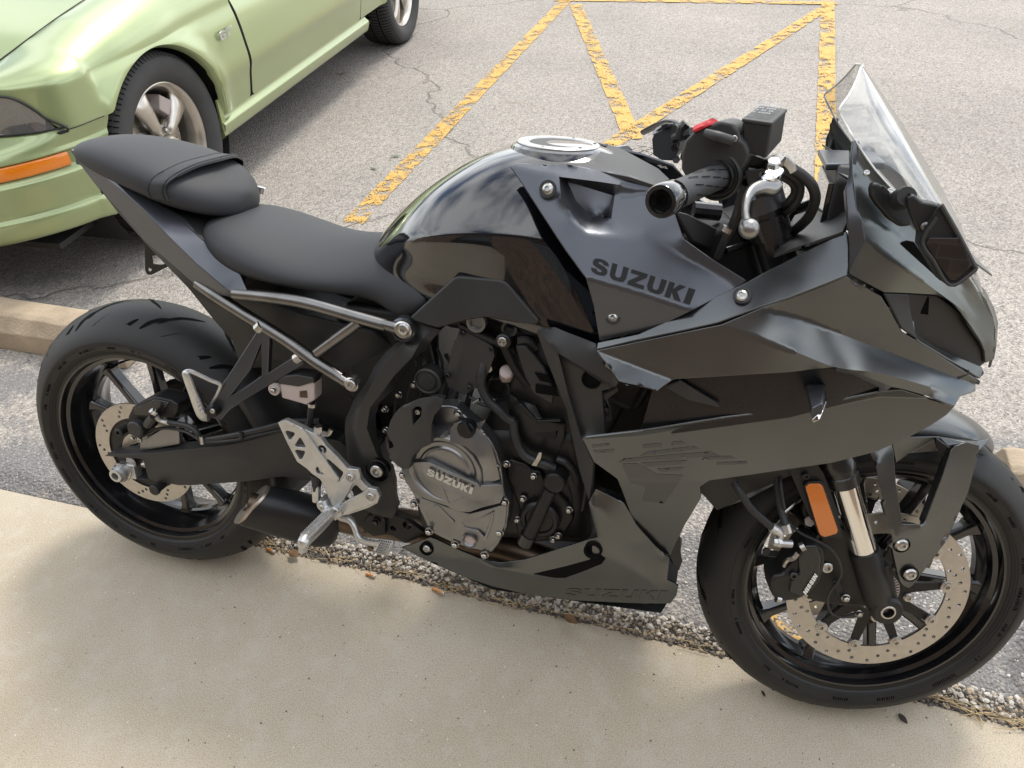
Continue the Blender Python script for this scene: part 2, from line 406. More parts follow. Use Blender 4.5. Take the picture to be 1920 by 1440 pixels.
# ---- asphalt: pale exposed stones in grey binder; bluish binder patches near the walk
def asphalt_mat():
    m, nt, b, tcn = nodes_mat('asphalt'); L = nt.links.new; co = tcn.outputs['Object']
    v1 = N(nt, 'ShaderNodeTexVoronoi', _Scale=115.0, _Randomness=1.0); L(co, v1.inputs['Vector'])
    v2 = N(nt, 'ShaderNodeTexVoronoi', _Scale=240.0, _Randomness=1.0); L(co, v2.inputs['Vector'])
    v3 = N(nt, 'ShaderNodeTexVoronoi', _Scale=62.0, _Randomness=1.0); L(co, v3.inputs['Vector'])
    s1 = ramp(nt, [(0, (0, 0, 0)), (.12, (.10, .10, .10)), (.55, (.62, .62, .62)), (1, (1, 1, 1))], v1.outputs['Color'])
    stone = ramp(nt, [(0, (.115, .092, .10)), (.22, (.25, .235, .215)), (.5, (.37, .345, .32)), (.8, (.47, .43, .39)), (1, (.60, .56, .50))], v1.outputs['Color'])
    big = ramp(nt, [(0, (.08, .075, .07)), (.4, (.30, .275, .25)), (.75, (.52, .48, .43)), (1, (.74, .69, .62))], v2.outputs['Color'])
    c = mixc(nt, .42, stone.outputs[0], big.outputs[0])
    # binder patches
    n1 = N(nt, 'ShaderNodeTexNoise', _Scale=3.4, _Detail=5.0, _Roughness=.6); L(co, n1.inputs['Vector'])
    sep = N(nt, 'ShaderNodeSeparateXYZ'); L(co, sep.inputs[0])
    near = N(nt, 'ShaderNodeMapRange'); L(sep.outputs['Y'], near.inputs[0])
    for k, v in (('From Min', .25), ('From Max', 1.5), ('To Min', .10), ('To Max', -.22)): near.inputs[k].default_value = v
    pm = math_(nt, 'ADD', n1.outputs[0], near.outputs[0])
    n4 = N(nt, 'ShaderNodeTexNoise', _Scale=70.0, _Detail=2.0); L(co, n4.inputs['Vector'])
    pm2 = math_(nt, 'ADD', pm, math_(nt, 'MULTIPLY', math_(nt, 'SUBTRACT', n4.outputs[0], .5), .28))
    pmask = ramp(nt, [(.50, (0, 0, 0)), (.60, (1, 1, 1))], pm2)
    v5 = N(nt, 'ShaderNodeTexVoronoi', _Scale=120.0, _Randomness=1.0); L(co, v5.inputs['Vector'])
    bind = ramp(nt, [(0, (.50, .48, .44)), (.18, (.44, .42, .39)), (.26, (.18, .182, .19)), (1, (.145, .148, .158))], v5.outputs['Distance'])
    c = mixc(nt, math_(nt, 'MULTIPLY', pmask.outputs[0], .72), c, bind.outputs[0])
    # broad tone
    n2 = N(nt, 'ShaderNodeTexNoise', _Scale=1.1, _Detail=4.0); L(co, n2.inputs['Vector'])
    tone = ramp(nt, [(.25, (.78, .77, .76)), (.75, (1.02, 1.0, .975))], n2.outputs[0])
    c = mixc(nt, 1.0, c, tone.outputs[0], 'MULTIPLY')
    # brown dirt drift in the corner under the car and along the edge
    n3 = N(nt, 'ShaderNodeTexNoise', _Scale=5.0, _Detail=6.0, _Roughness=.7); L(co, n3.inputs['Vector'])
    dr = ramp(nt, [(.60, (0, 0, 0)), (.74, (1, 1, 1))], n3.outputs[0])
    c = mixc(nt, math_(nt, 'MULTIPLY', dr.outputs[0], .45), c, (.27, .21, .14))
    # cracks
    cw = N(nt, 'ShaderNodeTexVoronoi', feature='DISTANCE_TO_EDGE', _Scale=.30, _Randomness=1.0)
    nw = N(nt, 'ShaderNodeTexNoise', _Scale=2.6, _Detail=5.0); L(co, nw.inputs['Vector'])
    av = nt.nodes.new('ShaderNodeVectorMath'); av.operation = 'MULTIPLY_ADD'; L(nw.outputs['Color'], av.inputs[0]); av.inputs[1].default_value = (.5, .5, .5); L(co, av.inputs[2]); L(av.outputs[0], cw.inputs['Vector'])
    ck = ramp(nt, [(0, (1, 1, 1)), (.0022, (0, 0, 0))], cw.outputs['Distance'])
    c = mixc(nt, math_(nt, 'MULTIPLY', ck.outputs[0], .38), c, (.06, .05, .045))
    L(c, b.inputs['Base Color']); b.inputs['Roughness'].default_value = .88; b.inputs['Specular IOR Level'].default_value = .3
    h = math_(nt, 'ADD', math_(nt, 'MULTIPLY', v1.outputs['Distance'], -.9), math_(nt, 'MULTIPLY', v2.outputs['Distance'], -.35))
    h = math_(nt, 'ADD', h, math_(nt, 'MULTIPLY', ck.outputs[0], -1.4))
    h = math_(nt, 'ADD', h, math_(nt, 'MULTIPLY', n4.outputs[0], .5))
    bp = N(nt, 'ShaderNodeBump', _Strength=1.0, _Distance=.0055); L(h, bp.inputs['Height']); L(bp.outputs[0], b.inputs['Normal'])
    return m
def concrete_mat():
    m, nt, b, tcn = nodes_mat('concrete'); L = nt.links.new; co = tcn.outputs['Object']
    n1 = N(nt, 'ShaderNodeTexNoise', _Scale=2.2, _Detail=7.0, _Roughness=.62); L(co, n1.inputs['Vector'])
    c1 = ramp(nt, [(.25, (.38, .325, .24)), (.5, (.425, .370, .285)), (.75, (.475, .425, .34))], n1.outputs[0])
    n2 = N(nt, 'ShaderNodeTexNoise', _Scale=420.0, _Detail=4.0); L(co, n2.inputs['Vector'])
    c2 = ramp(nt, [(.28, (.64, .60, .56)), (.5, (1, 1, 1)), (.72, (1.25, 1.23, 1.2))], n2.outputs[0])
    c = mixc(nt, 1.0, c1.outputs[0], c2.outputs[0], 'MULTIPLY')
    v = N(nt, 'ShaderNodeTexVoronoi', _Scale=75.0, _Randomness=1.0); L(co, v.inputs['Vector'])
    sp = ramp(nt, [(0, (1, 1, 1)), (.10, (1, 1, 1)), (.16, (0, 0, 0))], v.outputs['Distance'])
    vc = N(nt, 'ShaderNodeSeparateColor'); L(v.outputs['Color'], vc.inputs[0])
    pick = ramp(nt, [(.80, (0, 0, 0)), (.83, (1, 1, 1))], vc.outputs[0])
    fl = math_(nt, 'MULTIPLY', sp.outputs[0], pick.outputs[0])
    fcol = ramp(nt, [(0, (.16, .10, .07)), (.35, (.40, .24, .15)), (.6, (.60, .55, .47)), (1, (.72, .69, .63))], vc.outputs[1])
    c = mixc(nt, math_(nt, 'MULTIPLY', fl, .8), c, fcol.outputs[0])
    n5 = N(nt, 'ShaderNodeTexNoise', _Scale=19.0, _Detail=8.0, _Roughness=.72); L(co, n5.inputs['Vector'])
    st = ramp(nt, [(.50, (0, 0, 0)), (.62, (1, 1, 1))], n5.outputs[0])
    c = mixc(nt, math_(nt, 'MULTIPLY', st.outputs[0], .28), c, (.50, .465, .41))
    n6 = N(nt, 'ShaderNodeTexNoise', _Scale=55.0, _Detail=4.0, _Roughness=.7); L(co, n6.inputs['Vector'])
    dk = ramp(nt, [(.66, (0, 0, 0)), (.72, (1, 1, 1))], n6.outputs[0])
    c = mixc(nt, math_(nt, 'MULTIPLY', dk.outputs[0], .30), c, (.17, .13, .095))
    L(c, b.inputs['Base Color']); b.inputs['Roughness'].default_value = .86; b.inputs['Specular IOR Level'].default_value = .3
    mpn = N(nt, 'ShaderNodeMapping', _Scale=(1.0, .04, 1.0), _Rotation=(0, 0, radians(3))); L(co, mpn.inputs[0])
    br = N(nt, 'ShaderNodeTexNoise', _Scale=190.0, _Detail=2.0); L(mpn.outputs[0], br.inputs['Vector'])
    h = math_(nt, 'ADD', math_(nt, 'MULTIPLY', br.outputs[0], 1.0), math_(nt, 'MULTIPLY', n2.outputs[0], .35))
    h = math_(nt, 'ADD', h, math_(nt, 'MULTIPLY', dk.outputs[0], -.6))
    bp = N(nt, 'ShaderNodeBump', _Strength=.6, _Distance=.0011); L(h, bp.inputs['Height']); L(bp.outputs[0], b.inputs['Normal'])
    return m
def grid(name, x0, x1, y0, y1, nx, ny, m, zf, label=None, kind='structure'):
    bm = bmesh.new(); vs_ = [[bm.verts.new((x0 + (x1 - x0) * i / nx, y0 + (y1 - y0) * j / ny, 0)) for i in range(nx + 1)] for j in range(ny + 1)]
    for r in vs_:
        for v in r: v.co.z = zf(v.co.x, v.co.y)
    for j in range(ny):
        for i in range(nx): bm.faces.new((vs_[j][i], vs_[j][i + 1], vs_[j + 1][i + 1], vs_[j + 1][i]))
    o = bm_obj(name, bm, m, None, ang=None, fix=False); tag(o, label, None, None, kind); return o
AZ = .020                                                   # the asphalt lies a little proud of the walk
M['asphalt'] = asphalt_mat(); M['concrete'] = concrete_mat()
def edge_y(x):
    return .052 - .030 * (x - .2) / 1.6 * (1 if x > .2 else .1) + .006 * noise.noise(Vector((x * 3, 0, 4)))
bm = bmesh.new()                                           # sidewalk slab
sx = [-30, -3] + [(-1.5 + i * .05) for i in range(81)] + [5, 30]
top = [bm.verts.new((x, edge_y(x) - .004 if abs(x) < 4 else edge_y(0), 0)) for x in sx]; far = [bm.verts.new((x, -2.75, 0)) for x in sx]; low = [bm.verts.new((v.co.x, v.co.y + .001, -.05)) for v in top]
for i in range(len(sx) - 1):
    bm.faces.new((far[i], far[i + 1], top[i + 1], top[i])); bm.faces.new((top[i], top[i + 1], low[i + 1], low[i]))
o = bm_obj('pavement', bm, M['concrete'], None, ang=40, fix=False); tag(o, 'tan concrete walk with fine broomed lines', None, None, 'structure')
# asphalt lot: fine strip by the crumbled edge, then a big sheet
bm = bmesh.new(); xs = [-30, -6, -3] + [(-1.6 + i * .012) for i in range(330)] + [4, 8, 30]; rows = []
offs = [-.004, .0, .006, .013, .022, .034, .05, .075, .11, .16, .3, .8]
def crumble(x):
    return .030 * (noise.noise(Vector((x * 2.1, 3, 0))) + .3) + .016 * noise.noise(Vector((x * 9, 1, 0))) + .006 * noise.noise(Vector((x * 40, 1, 0)))
for k, d in enumerate(offs):
    r = []
    for x in xs:
        w = max(0.006, crumble(x)) if abs(x) < 3.9 else .02
        y = edge_y(max(-4, min(4, x))) + d
        z = AZ * (1 / (1 + math.exp(-(d - w - .014) / .007))) - .006 * math.exp(-max(d, 0) / .02)
        if .0 < d < .11: z += .0035 * noise.noise(Vector((x * 90, d * 90, 0))) + .003 * noise.noise(Vector((x * 35, d * 35, 7)))
        if d < 0: z = -.03
        r.append(bm.verts.new((x, y, z)))
    rows.append(r)
far_ = [bm.verts.new((x, 60, AZ)) for x in xs]; rows.append(far_)
for a, b_ in zip(rows, rows[1:]):
    for i in range(len(xs) - 1): bm.faces.new((a[i], a[i + 1], b_[i + 1], b_[i]))
o = bm_obj('asphalt', bm, M['asphalt'], None, ang=None, fix=False); tag(o, 'weathered asphalt car park with pale exposed stones', None, None, 'structure')
o = grid('ground', -300, 300, -300, 300, 2, 2, M['asphalt'], lambda x, y: -.12, 'ground beyond the car park')
# ---- yellow hatch markings
def paint_mat():
    m, nt, b, tcn = nodes_mat('yellow_paint'); L = nt.links.new; co = tcn.outputs['Object']
    n = N(nt, 'ShaderNodeTexNoise', _Scale=14.0, _Detail=8.0, _Roughness=.68); L(co, n.inputs['Vector'])
    v = N(nt, 'ShaderNodeTexVoronoi', _Scale=150.0); L(co, v.inputs['Vector'])
    sep = N(nt, 'ShaderNodeSeparateXYZ'); L(co, sep.inputs[0])
    wear = N(nt, 'ShaderNodeMapRange'); L(sep.outputs['Y'], wear.inputs[0])
    for k, q in (('From Min', 1.7), ('From Max', 2.5), ('To Min', .12), ('To Max', .012)): wear.inputs[k].default_value = q
    s = math_(nt, 'ADD', math_(nt, 'ADD', n.outputs[0], wear.outputs[0]), math_(nt, 'MULTIPLY', math_(nt, 'SUBTRACT', v.outputs['Distance'], .4), .26))
    al = ramp(nt, [(.575, (1, 1, 1)), (.60, (0, 0, 0))], s)
    cv = N(nt, 'ShaderNodeTexNoise', _Scale=30.0, _Detail=6.0); L(co, cv.inputs['Vector'])
    cc = ramp(nt, [(.3, (.52, .28, .05)), (.55, (.55, .33, .08)), (.8, (.48, .35, .17))], cv.outputs[0])
    mpn = N(nt, 'ShaderNodeMapping', _Rotation=(0, 0, .2), _Scale=(.5, 2.2, 1)); L(co, mpn.inputs[0])
    cw = N(nt, 'ShaderNodeTexVoronoi', feature='DISTANCE_TO_EDGE', _Scale=6.5); L(mpn.outputs[0], cw.inputs['Vector'])
    ck = ramp(nt, [(0, (1, 1, 1)), (.02, (0, 0, 0))], cw.outputs['Distance'])
    c = mixc(nt, math_(nt, 'MULTIPLY', ck.outputs[0], .6), cc.outputs[0], (.25, .17, .06))
    L(c, b.inputs['Base Color']); b.inputs['Roughness'].default_value = .75; L(al.outputs[0], b.inputs['Alpha'])
    bp = N(nt, 'ShaderNodeBump', _Strength=.5, _Distance=.002); L(math_(nt, 'MULTIPLY', v.outputs['Distance'], -1.0), bp.inputs['Height']); L(bp.outputs[0], b.inputs['Normal'])
    return m
M['yellow'] = paint_mat()
def stripe(a, b_, w, k, label):
    a = Wp(*a, AZ); b_ = Wp(*b_, AZ); d = (b_ - a).normalized(); n = Vector((-d.y, d.x, 0)) * w / 2; L_ = (b_ - a).length; m_ = max(2, int(L_ / .05))
    bm = bmesh.new(); L1 = []; L2 = []
    for i in range(m_ + 1):
        p = a + d * (L_ * i / m_); j = .006
        L1.append(bm.verts.new(p + n * (1 + .12 * noise.noise(p * 9)) + Vector((0, 0, .004 + .0008 * k)))); L2.append(bm.verts.new(p - n * (1 + .12 * noise.noise(p * 9 + Vector((5, 0, 0)))) + Vector((0, 0, .004 + .0008 * k))))
    for i in range(m_): bm.faces.new((L1[i], L2[i], L2[i + 1], L1[i + 1]))
    o = bm_obj('painted_line', bm, M['yellow'], None, ang=None, fix=True); tag(o, label, None, 'faded yellow hatch lines', 'structure')
    return o
stripe((1068, -6), (655, 425), .092, 0, 'long faded yellow line running to the tank from the top')
stripe((1078, 8), (1188, 262), .092, 1, 'yellow line slanting down to the hatch corner')
stripe((1553, 12), (1130, 282), .092, 2, 'yellow line from the right post line to the hatch corner')
stripe((1040, 0), (1570, 7), .092, 3, 'yellow line across the far end of the hatch')
stripe((1552, 3), (1545, 470), .092, 4, 'yellow line behind the windscreen')
stripe((1420, 1230), (1560, 1100), .12, 5, 'worn yellow line seen through the front wheel')
# ================================================================= motorcycle
bike = empty('motorcycle', (0, 0, .0015), (-LEAN, 0, 0))
tag(bike, 'black sport motorcycle leaning on its stand at the edge of the concrete walk', 'motorcycle')
STEER = Matrix.Rotation(.22738796, 3, Vector((-sin(radians(25)), 0, cos(radians(25)))))
FC = Vector((1.4642411, .00733323, .29964612)); RCN = Vector((0, 0, .315))
def VS(px, py, s):
    """photo point -> bike frame point on the plane s metres right of the (steered) front wheel's centre"""
    d = STEER.transposed() @ (RC @ Vector(((px - 960) / FPX, -(py - 720) / FPX, -1.0))); o = STEER.transposed() @ (CB - FC)
    t = (-s - o.y) / d.y; return FC + STEER @ (o + d * t)
def FL(x, s, z): return FC + STEER @ Vector((x, -s, z))       # steered wheel-local point
FAX = STEER @ Vector((0, -1, 0))
def wheel(c, Rm, prof, rimprof, mids, half, spread, hub_w, spoke_r, disc, name):
    w = bpy.data.objects.new(name, None)
    bm = bmesh.new(); lathe_bm(bm, rimprof, (0, 0, 0), (0, -1, 0), 128); 
    w = bm_obj(name, bm, M['rim'], bike, ang=25); w.matrix_local = Matrix.Translation(c) @ Rm.to_4x4()
    # lip rings
    for sgn in (1, -1):
        bm = bmesh.new(); e = rimprof[0][0]
        lathe_bm(bm, [(sgn * (abs(e) - .0070), .2315), (sgn * (abs(e) + .0005), .2318), (sgn * (abs(e) + .0016), .2300), (sgn * (abs(e) + .0012), .2255), (sgn * (abs(e) - .002), .2190), (sgn * (abs(e) - .008), .2175)], (0, 0, 0), (0, -1, 0), 128)
        bm_obj('rim_lip', bm, M['rimlip'], w, ang=40)
    bm = bmesh.new(); lathe_bm(bm, prof, (0, 0, 0), (0, -1, 0), 160); ty = bm_obj('tyre', bm, M['rubber'], w, ang=60)
    def at_r(q):
        a = [(h, r) for h, r in prof if h > .04]
        for (h0, r0), (h1, r1) in zip(a, a[1:]):
            if r1 <= q <= r0: return h0 + (h1 - h0) * (r0 - q) / (r0 - r1)
    for q in (.2345, .2385, .2520):
        h = at_r(q); lathe('sidewall_ring', [(h - .001, q - .0010), (h + .0007, q - .0004), (h + .0007, q + .0004), (h - .001, q + .0010)], (0, 0, 0), (0, -1, 0), 128, M['rubber'], ty)
    bm = bmesh.new(); random.seed(int(prof[0][0] * -1e4)); a_ = 0.0            # moulded sidewall marks, too small to read
    while a_ < 2 * pi:
        grp = random.randint(4, 11)
        for j in range(grp):
            a_ += .017; r0_, r1_ = .2425, .2485; h0_, h1_ = at_r(r0_), at_r(r1_)
            if random.random() < .15: continue
            w_ = random.uniform(.003, .0055); q4 = [bm.verts.new(Vector((cos(t) * r, -(h + .0005), sin(t) * r))) for t, r, h in ((a_, r0_, h0_), (a_ + w_ * 2, r0_, h0_), (a_ + w_ * 2, r0_ + (r1_ - r0_) * random.choice((1, 1, .5)), h1_ if 1 else 0), (a_, r1_, h1_))]; bm.faces.new(q4)
        a_ += random.uniform(.08, .35)
    tag(bm_obj('moulded_marks', bm, M['groove'], ty, ang=None), kind='stuff')
    for mdeg in mids:
        for sg in (-1, 1):
            a = radians(mdeg + sg * half); a0 = radians(mdeg + sg * half * .45)
            p0 = Vector((cos(a0), 0, sin(a0))) * .045; p1 = Vector((cos(a), 0, sin(a))) * spoke_r
            d = (p1 - p0).normalized(); up = Vector((0, 1, 0)); sd_ = d.cross(up)
            bm = bmesh.new(); R_ = []
            for t, wd, th in ((0, .0135, .020), (.25, .0105, .017), (.6, .0085, .0145), (.88, .0095, .0145), (1.0, .017, .021)):
                q = p0 + (p1 - p0) * t
                R_.append([bm.verts.new(q + sd_ * x * wd + up * y * th) for x, y in ((-1, -.75), (-.6, -1), (.6, -1), (1, -.75), (1, .75), (.6, 1), (-.6, 1), (-1, .75))])
            for A, C in zip(R_, R_[1:]):
                for k in range(8): bm.faces.new((A[k], A[(k + 1) % 8], C[(k + 1) % 8], C[k]))
            bm.faces.new(R_[0]); bm.faces.new(R_[-1]); bevel(bm_obj('spoke', bm, M['rim'], w), .0015)
    lathe('hub', [(-hub_w, 0), (-hub_w, .028), (-hub_w + .01, .032), (-.03, .040), (-.022, .060), (0, .064), (.022, .060), (.03, .040), (hub_w - .01, .032), (hub_w, .028), (hub_w, .012), (hub_w - .02, .012)], (0, 0, 0), mat=M['rim'], parent=w)
    return w, ty
def tprof(pts_): return [(-y, r) for y, r in pts_[::-1]] + [(y, r) for y, r in pts_ if y > 0]
rp = tprof([(0, .315), (.018, .3135), (.036, .3085), (.053, .3000), (.068, .2880), (.080, .2735), (.0885, .2590), (.0895, .2560), (.0890, .2500), (.0865, .2410), (.0820, .2330), (.0775, .2295), (.072, .2250)])
fp = tprof([(0, .300), (.012, .2988), (.024, .2950), (.036, .2880), (.047, .2780), (.0560, .2655), (.0600, .2580), (.0608, .2550), (.0602, .2490), (.0580, .2400), (.0545, .2330), (.0505, .2295), (.045, .2250)])
def rimp(h, deep):      # half width, barrel radius
    s = [(h, .2300), (h, .2190), (h - .006, .2165), (h - .012, .2150), (h - .016, .2080), (h - .030, .2040), (h * .45, deep + .004), (h * .35, deep), (.012, deep - .004), (.008, deep - .008)]
    return s + [(-a, b) for a, b in s[::-1]]
rwheel, rtyre = wheel(RCN, Matrix.Identity(3), rp, rimp(.0755, .196), [-68, 4, 76, 148, 220], 17, 0, .075, .199, None, 'rear_wheel')
fwheel, ftyre = wheel(FC, STEER, fp, rimp(.0495, .200), [15, 87, 159, 231, 303], 18, 0, .060, .203, None, 'front_wheel')
rwheel['label'] = 'rear wheel with ten thin black spokes'; fwheel['label'] = 'front wheel with twin drilled discs'
# tread grooves: slits following the tyre's crown
def tyre_pt(prof, ang, y, lift):
    a = [(h, r) for h, r in prof if abs(h) < .0888]; a.sort()
    yy = max(a[0][0], min(a[-1][0], y)); 
    for (h0, r0), (h1, r1) in zip(a, a[1:]):
        if h0 <= yy <= h1: r = r0 + (r1 - r0) * (yy - h0) / max(1e-6, h1 - h0); break
    return Vector((cos(ang) * (r + lift), -yy, sin(ang) * (r + lift)))
def groove(bm, prof, pts_, wmax, lift=.0009):
    P = catmull([Vector((a, y, 0)) for a, y in pts_], 6); n = len(P) - 1; L1 = []; L2 = []
    for i, p in enumerate(P):
        t = (P[min(i + 1, n)] - P[max(i - 1, 0)]); tt = Vector((t.x * .3, t.y)).normalized(); nn = Vector((-tt.y / .3, tt.x)); w = wmax * max(.04, sin(pi * i / n)) ** .5
        L1.append(bm.verts.new(tyre_pt(prof, p.x + nn.x * w, p.y + nn.y * w, lift))); L2.append(bm.verts.new(tyre_pt(prof, p.x - nn.x * w, p.y - nn.y * w, lift)))
    for i in range(n): bm.faces.new((L1[i], L1[i + 1], L2[i + 1], L2[i]))
def grooves(prof, parent, n, wscale, slots):
    for k in range(n):
        for j, (pts_, w) in enumerate(slots):
            bm = bmesh.new()
            for sg in (1,):
                groove(bm, prof, [(a * 2 * pi / n + 2 * pi * k / n, y * wscale) for a, y in pts_], w)
            o = bm_obj('tread_groove', bm, M['groove'], parent, ang=None)
# angle in units of one pitch, y toward the near side
slots = [([(.00, -.010), (.22, .018), (.38, .050)], .0034), ([(.30, .030), (.44, .048), (.55, .068)], .0044), ([(.62, .052), (.72, .066), (.80, .080)], .0038), ([(.50, .010), (.74, -.018), (.9, -.05)], .0034), ([(.05, .045), (.30, .072), (.62, .082)], .0005), ([(.8, -.030), (.94, -.048), (1.05, -.068)], .0040)]
grooves(rp, rtyre, 11, 1.0, slots); grooves(fp, ftyre, 12, .66, slots[:3] + slots[3:5])
# brake discs
def disc_obj(parent, y, ro, ri, holes, th, name='brake_disc', wave=0):
    bm = bmesh.new(); n = 180
    q = [];ed = []
    def addring(c, r, m, w=0):
        s = len(q)
        for k in range(m):
            a = 2 * pi * k / m; rr = r + w * cos(a * 5); q.append(Vector((c[0] + rr * cos(a), c[1] + rr * sin(a))))
        for k in range(m): ed.append((s + k, s + (k + 1) % m))
        return [q[s + k] for k in range(m)]
    O = addring((0, 0), ro, n); I = addring((0, 0), ri, 120, wave); H = [addring(h[:2], h[2], 8) for h in holes]
    vo, eo, fo, ov, oe, of = geometry.delaunay_2d_cdt([v * 100 for v in q], ed, [], 0, 1e-5)
    vo = [v / 100 for v in vo]; hs = [(Vector(h[:2]), h[2]) for h in holes]
    F = []
    for f in fo:
        c = sum((vo[i] for i in f), Vector((0, 0))) / len(f)
        if inside(c, O) and not inside(c, I) and not any((c - hc).length < hr * .93 for hc, hr in hs): F.append(f)
    A = [bm.verts.new((v.x, -y - th / 2, v.y)) for v in vo]
    for f in F: bm.faces.new([A[i] for i in f])
    be = [e for e in bm.edges if e.is_boundary]; top = list(bm.faces); lo = {v: bm.verts.new(v.co + Vector((0, th, 0))) for v in A}
    for f in top: bm.faces.new([lo[v] for v in f.verts])
    for e in be: bm.faces.new((e.verts[0], e.verts[1], lo[e.verts[1]], lo[e.verts[0]]))
    bmesh.ops.delete(bm, geom=[v for v in bm.verts if not v.link_faces], context='VERTS')
    return bm_obj(name, bm, M['disc'], parent, ang=30)
fh = []
for k in range(12):
    for j, (r, da) in enumerate(((.1475, 0), (.1385, 7.5), (.1305, 15), (.1225, 22.5 if k % 2 else 20), (.1445, 19))):
        a = radians(k * 30 + da + 5); fh.append((r * cos(a), r * sin(a), .0034))
rh = []
for k in range(10):
    for j, (r, da) in enumerate(((.112, 0), (.103, 5), (.094, 10))):
        a = radians(k * 36 + da); rh.append((r * cos(a), r * sin(a), .0036))
for sg in (1, -1):
    d = disc_obj(fwheel, sg * .0651, .155, .1165, fh, .0045, wave=0)
    d['label'] = 'near front brake disc' if sg > 0 else 'far front brake disc'
    # carrier star
    bm = bmesh.new()
    for k in range(10):
        a0 = radians(36 * k + 10)
        out = []
        for da, r in ((-18, .052), (-9, .060), (-4.2, .100), (-3.4, .1125), (3.4, .1125), (4.2, .100), (9, .060), (18, .052), (18, .040), (-18, .040)):
            a = a0 + radians(da); out.append(Vector((cos(a) * r, -sg * .0640, sin(a) * r)))
        F = [bm.verts.new(v) for v in out]; Bk = [bm.verts.new(v + Vector((0, sg * .005, 0))) for v in out]
        bm.faces.new(F); bm.faces.new(Bk[::-1])
        for i in range(10): bm.faces.new((F[i], F[(i + 1) % 10], Bk[(i + 1) % 10], Bk[i]))
    bm_obj('disc_carrier', bm, M['engdark'], fwheel)
    for k in range(10):
        a = radians(36 * k + 10); c = Vector((cos(a) * .1165, -sg * .0670, sin(a) * .1165))
        bm = bmesh.new(); lathe_bm(bm, [(-.006, .011), (.0012, .011), (.0022, .0095), (.0022, .0065), (.0035, .006), (.0035, .0035), (-.002, .003), (-.002, 0)], c, (0, -sg, 0), 18)
        bm_obj('disc_rivet', bm, M['disc'], fwheel)
        if k % 2: bolt(Vector((cos(a + .3) * .056, -sg * .0655, sin(a + .3) * .056)), .0085, fwheel, (0, -sg, 0), 'button', M['disc'])
lathe('abs_ring', [(.0665, .030), (.0665, .0385), (.0645, .0385)], (0, 0, 0), mat=M['fluid'], parent=fwheel)
bm = bmesh.new()
for k in range(40):
    a = 2 * pi * k / 40; u = Vector((cos(a), 0, sin(a))); w = Vector((-sin(a), 0, cos(a)))
    c = u * .0345 + Vector((0, -.0668, 0)); f = [bm.verts.new(c + u * i * .0032 + w * j * .0010) for i, j in ((-1, -1), (1, -1), (1, 1), (-1, 1))]; bm.faces.new(f)
tag(bm_obj('ring_slots', bm, M['groove'], fwheel, ang=None), kind='stuff')
d = disc_obj(rwheel, .0836, .120, .086, rh, .005)
lathe('disc_carrier', [(.078, .05), (.079, .088), (.083, .088), (.083, .05)], (0, 0, 0), mat=M['engdark'], parent=rwheel)
lathe('abs_ring', [(.088, .034), (.088, .052), (.086, .052)], (0, 0, 0), mat=M['disc'], parent=rwheel)
# sprocket, far side
bm = bmesh.new(); n = 45; A = []; Cc = []
for k in range(n * 2):
    a = pi * k / n; r = .098 if k % 2 else .090; A.append(bm.verts.new((cos(a) * r, .092, sin(a) * r))); Cc.append(bm.verts.new((cos(a) * r, .098, sin(a) * r)))
bm.faces.new(A); bm.faces.new(Cc[::-1])
for k in range(2 * n): bm.faces.new((A[k], A[(k + 1) % (2 * n)], Cc[(k + 1) % (2 * n)], Cc[k]))
bm_obj('sprocket', bm, M['engdark'], rwheel)
# ================================================================= body of the motorcycle
def seatloft(name, st, mat_, nose=None, sub=2):
    """st rows: x, half width, z of side bottom, z of shoulder, z of centre, shoulder share"""
    rings = []
    for x, w, zb, zs, zc, k, *sh in st:
        q = sh[0] if sh else 0
        rings.append([B(x + q * 0, -w * .96, zb), B(x, -w, (zb + zs) / 2), B(x, -w * (.5 + k / 2) * .99, zs), B(x, -w * k * .55, zc - (zc - zs) * .2), B(x, 0, zc), B(x, w * k * .55, zc - (zc - zs) * .2), B(x, w * (.5 + k / 2) * .99, zs), B(x, w, (zb + zs) / 2), B(x, w * .96, zb), B(x, w * .5, zb - .004), B(x, -w * .5, zb - .004)])
    return loft(name, rings, mat_, bike, sub=sub)
# rider's seat
seat = seatloft('rider_seat', [
    (.213, .050, .812, .826, .834, .80), (.222, .085, .800, .834, .846, .85), (.250, .118, .785, .836, .852, .85), (.300, .142, .768, .825, .848, .82),
    (.360, .150, .758, .808, .836, .78), (.430, .146, .752, .792, .826, .72), (.500, .132, .747, .790, .826, .66), (.560, .116, .742, .800, .836, .58),
    (.595, .124, .724, .806, .838, .56), (.625, .138, .716, .806, .826, .60), (.655, .142, .728, .798, .812, .62), (.672, .138, .750, .785, .795, .62), (.676, .125, .762, .772, .778, .6)], M['seat'])
pill = seatloft('pillion_seat', [
    (-.060, .028, .936, .941, .945, .9), (-.052, .056, .926, .946, .953, .92), (-.022, .082, .918, .955, .962, .93), (.040, .103, .902, .950, .964, .93),
    (.110, .118, .886, .938, .957, .92), (.165, .124, .870, .923, .944, .90), (.210, .110, .857, .905, .925, .88), (.242, .086, .848, .888, .907, .86),
    (.264, .052, .845, .874, .890, .85), (.274, .024, .850, .866, .878, .8)], M['seat'])
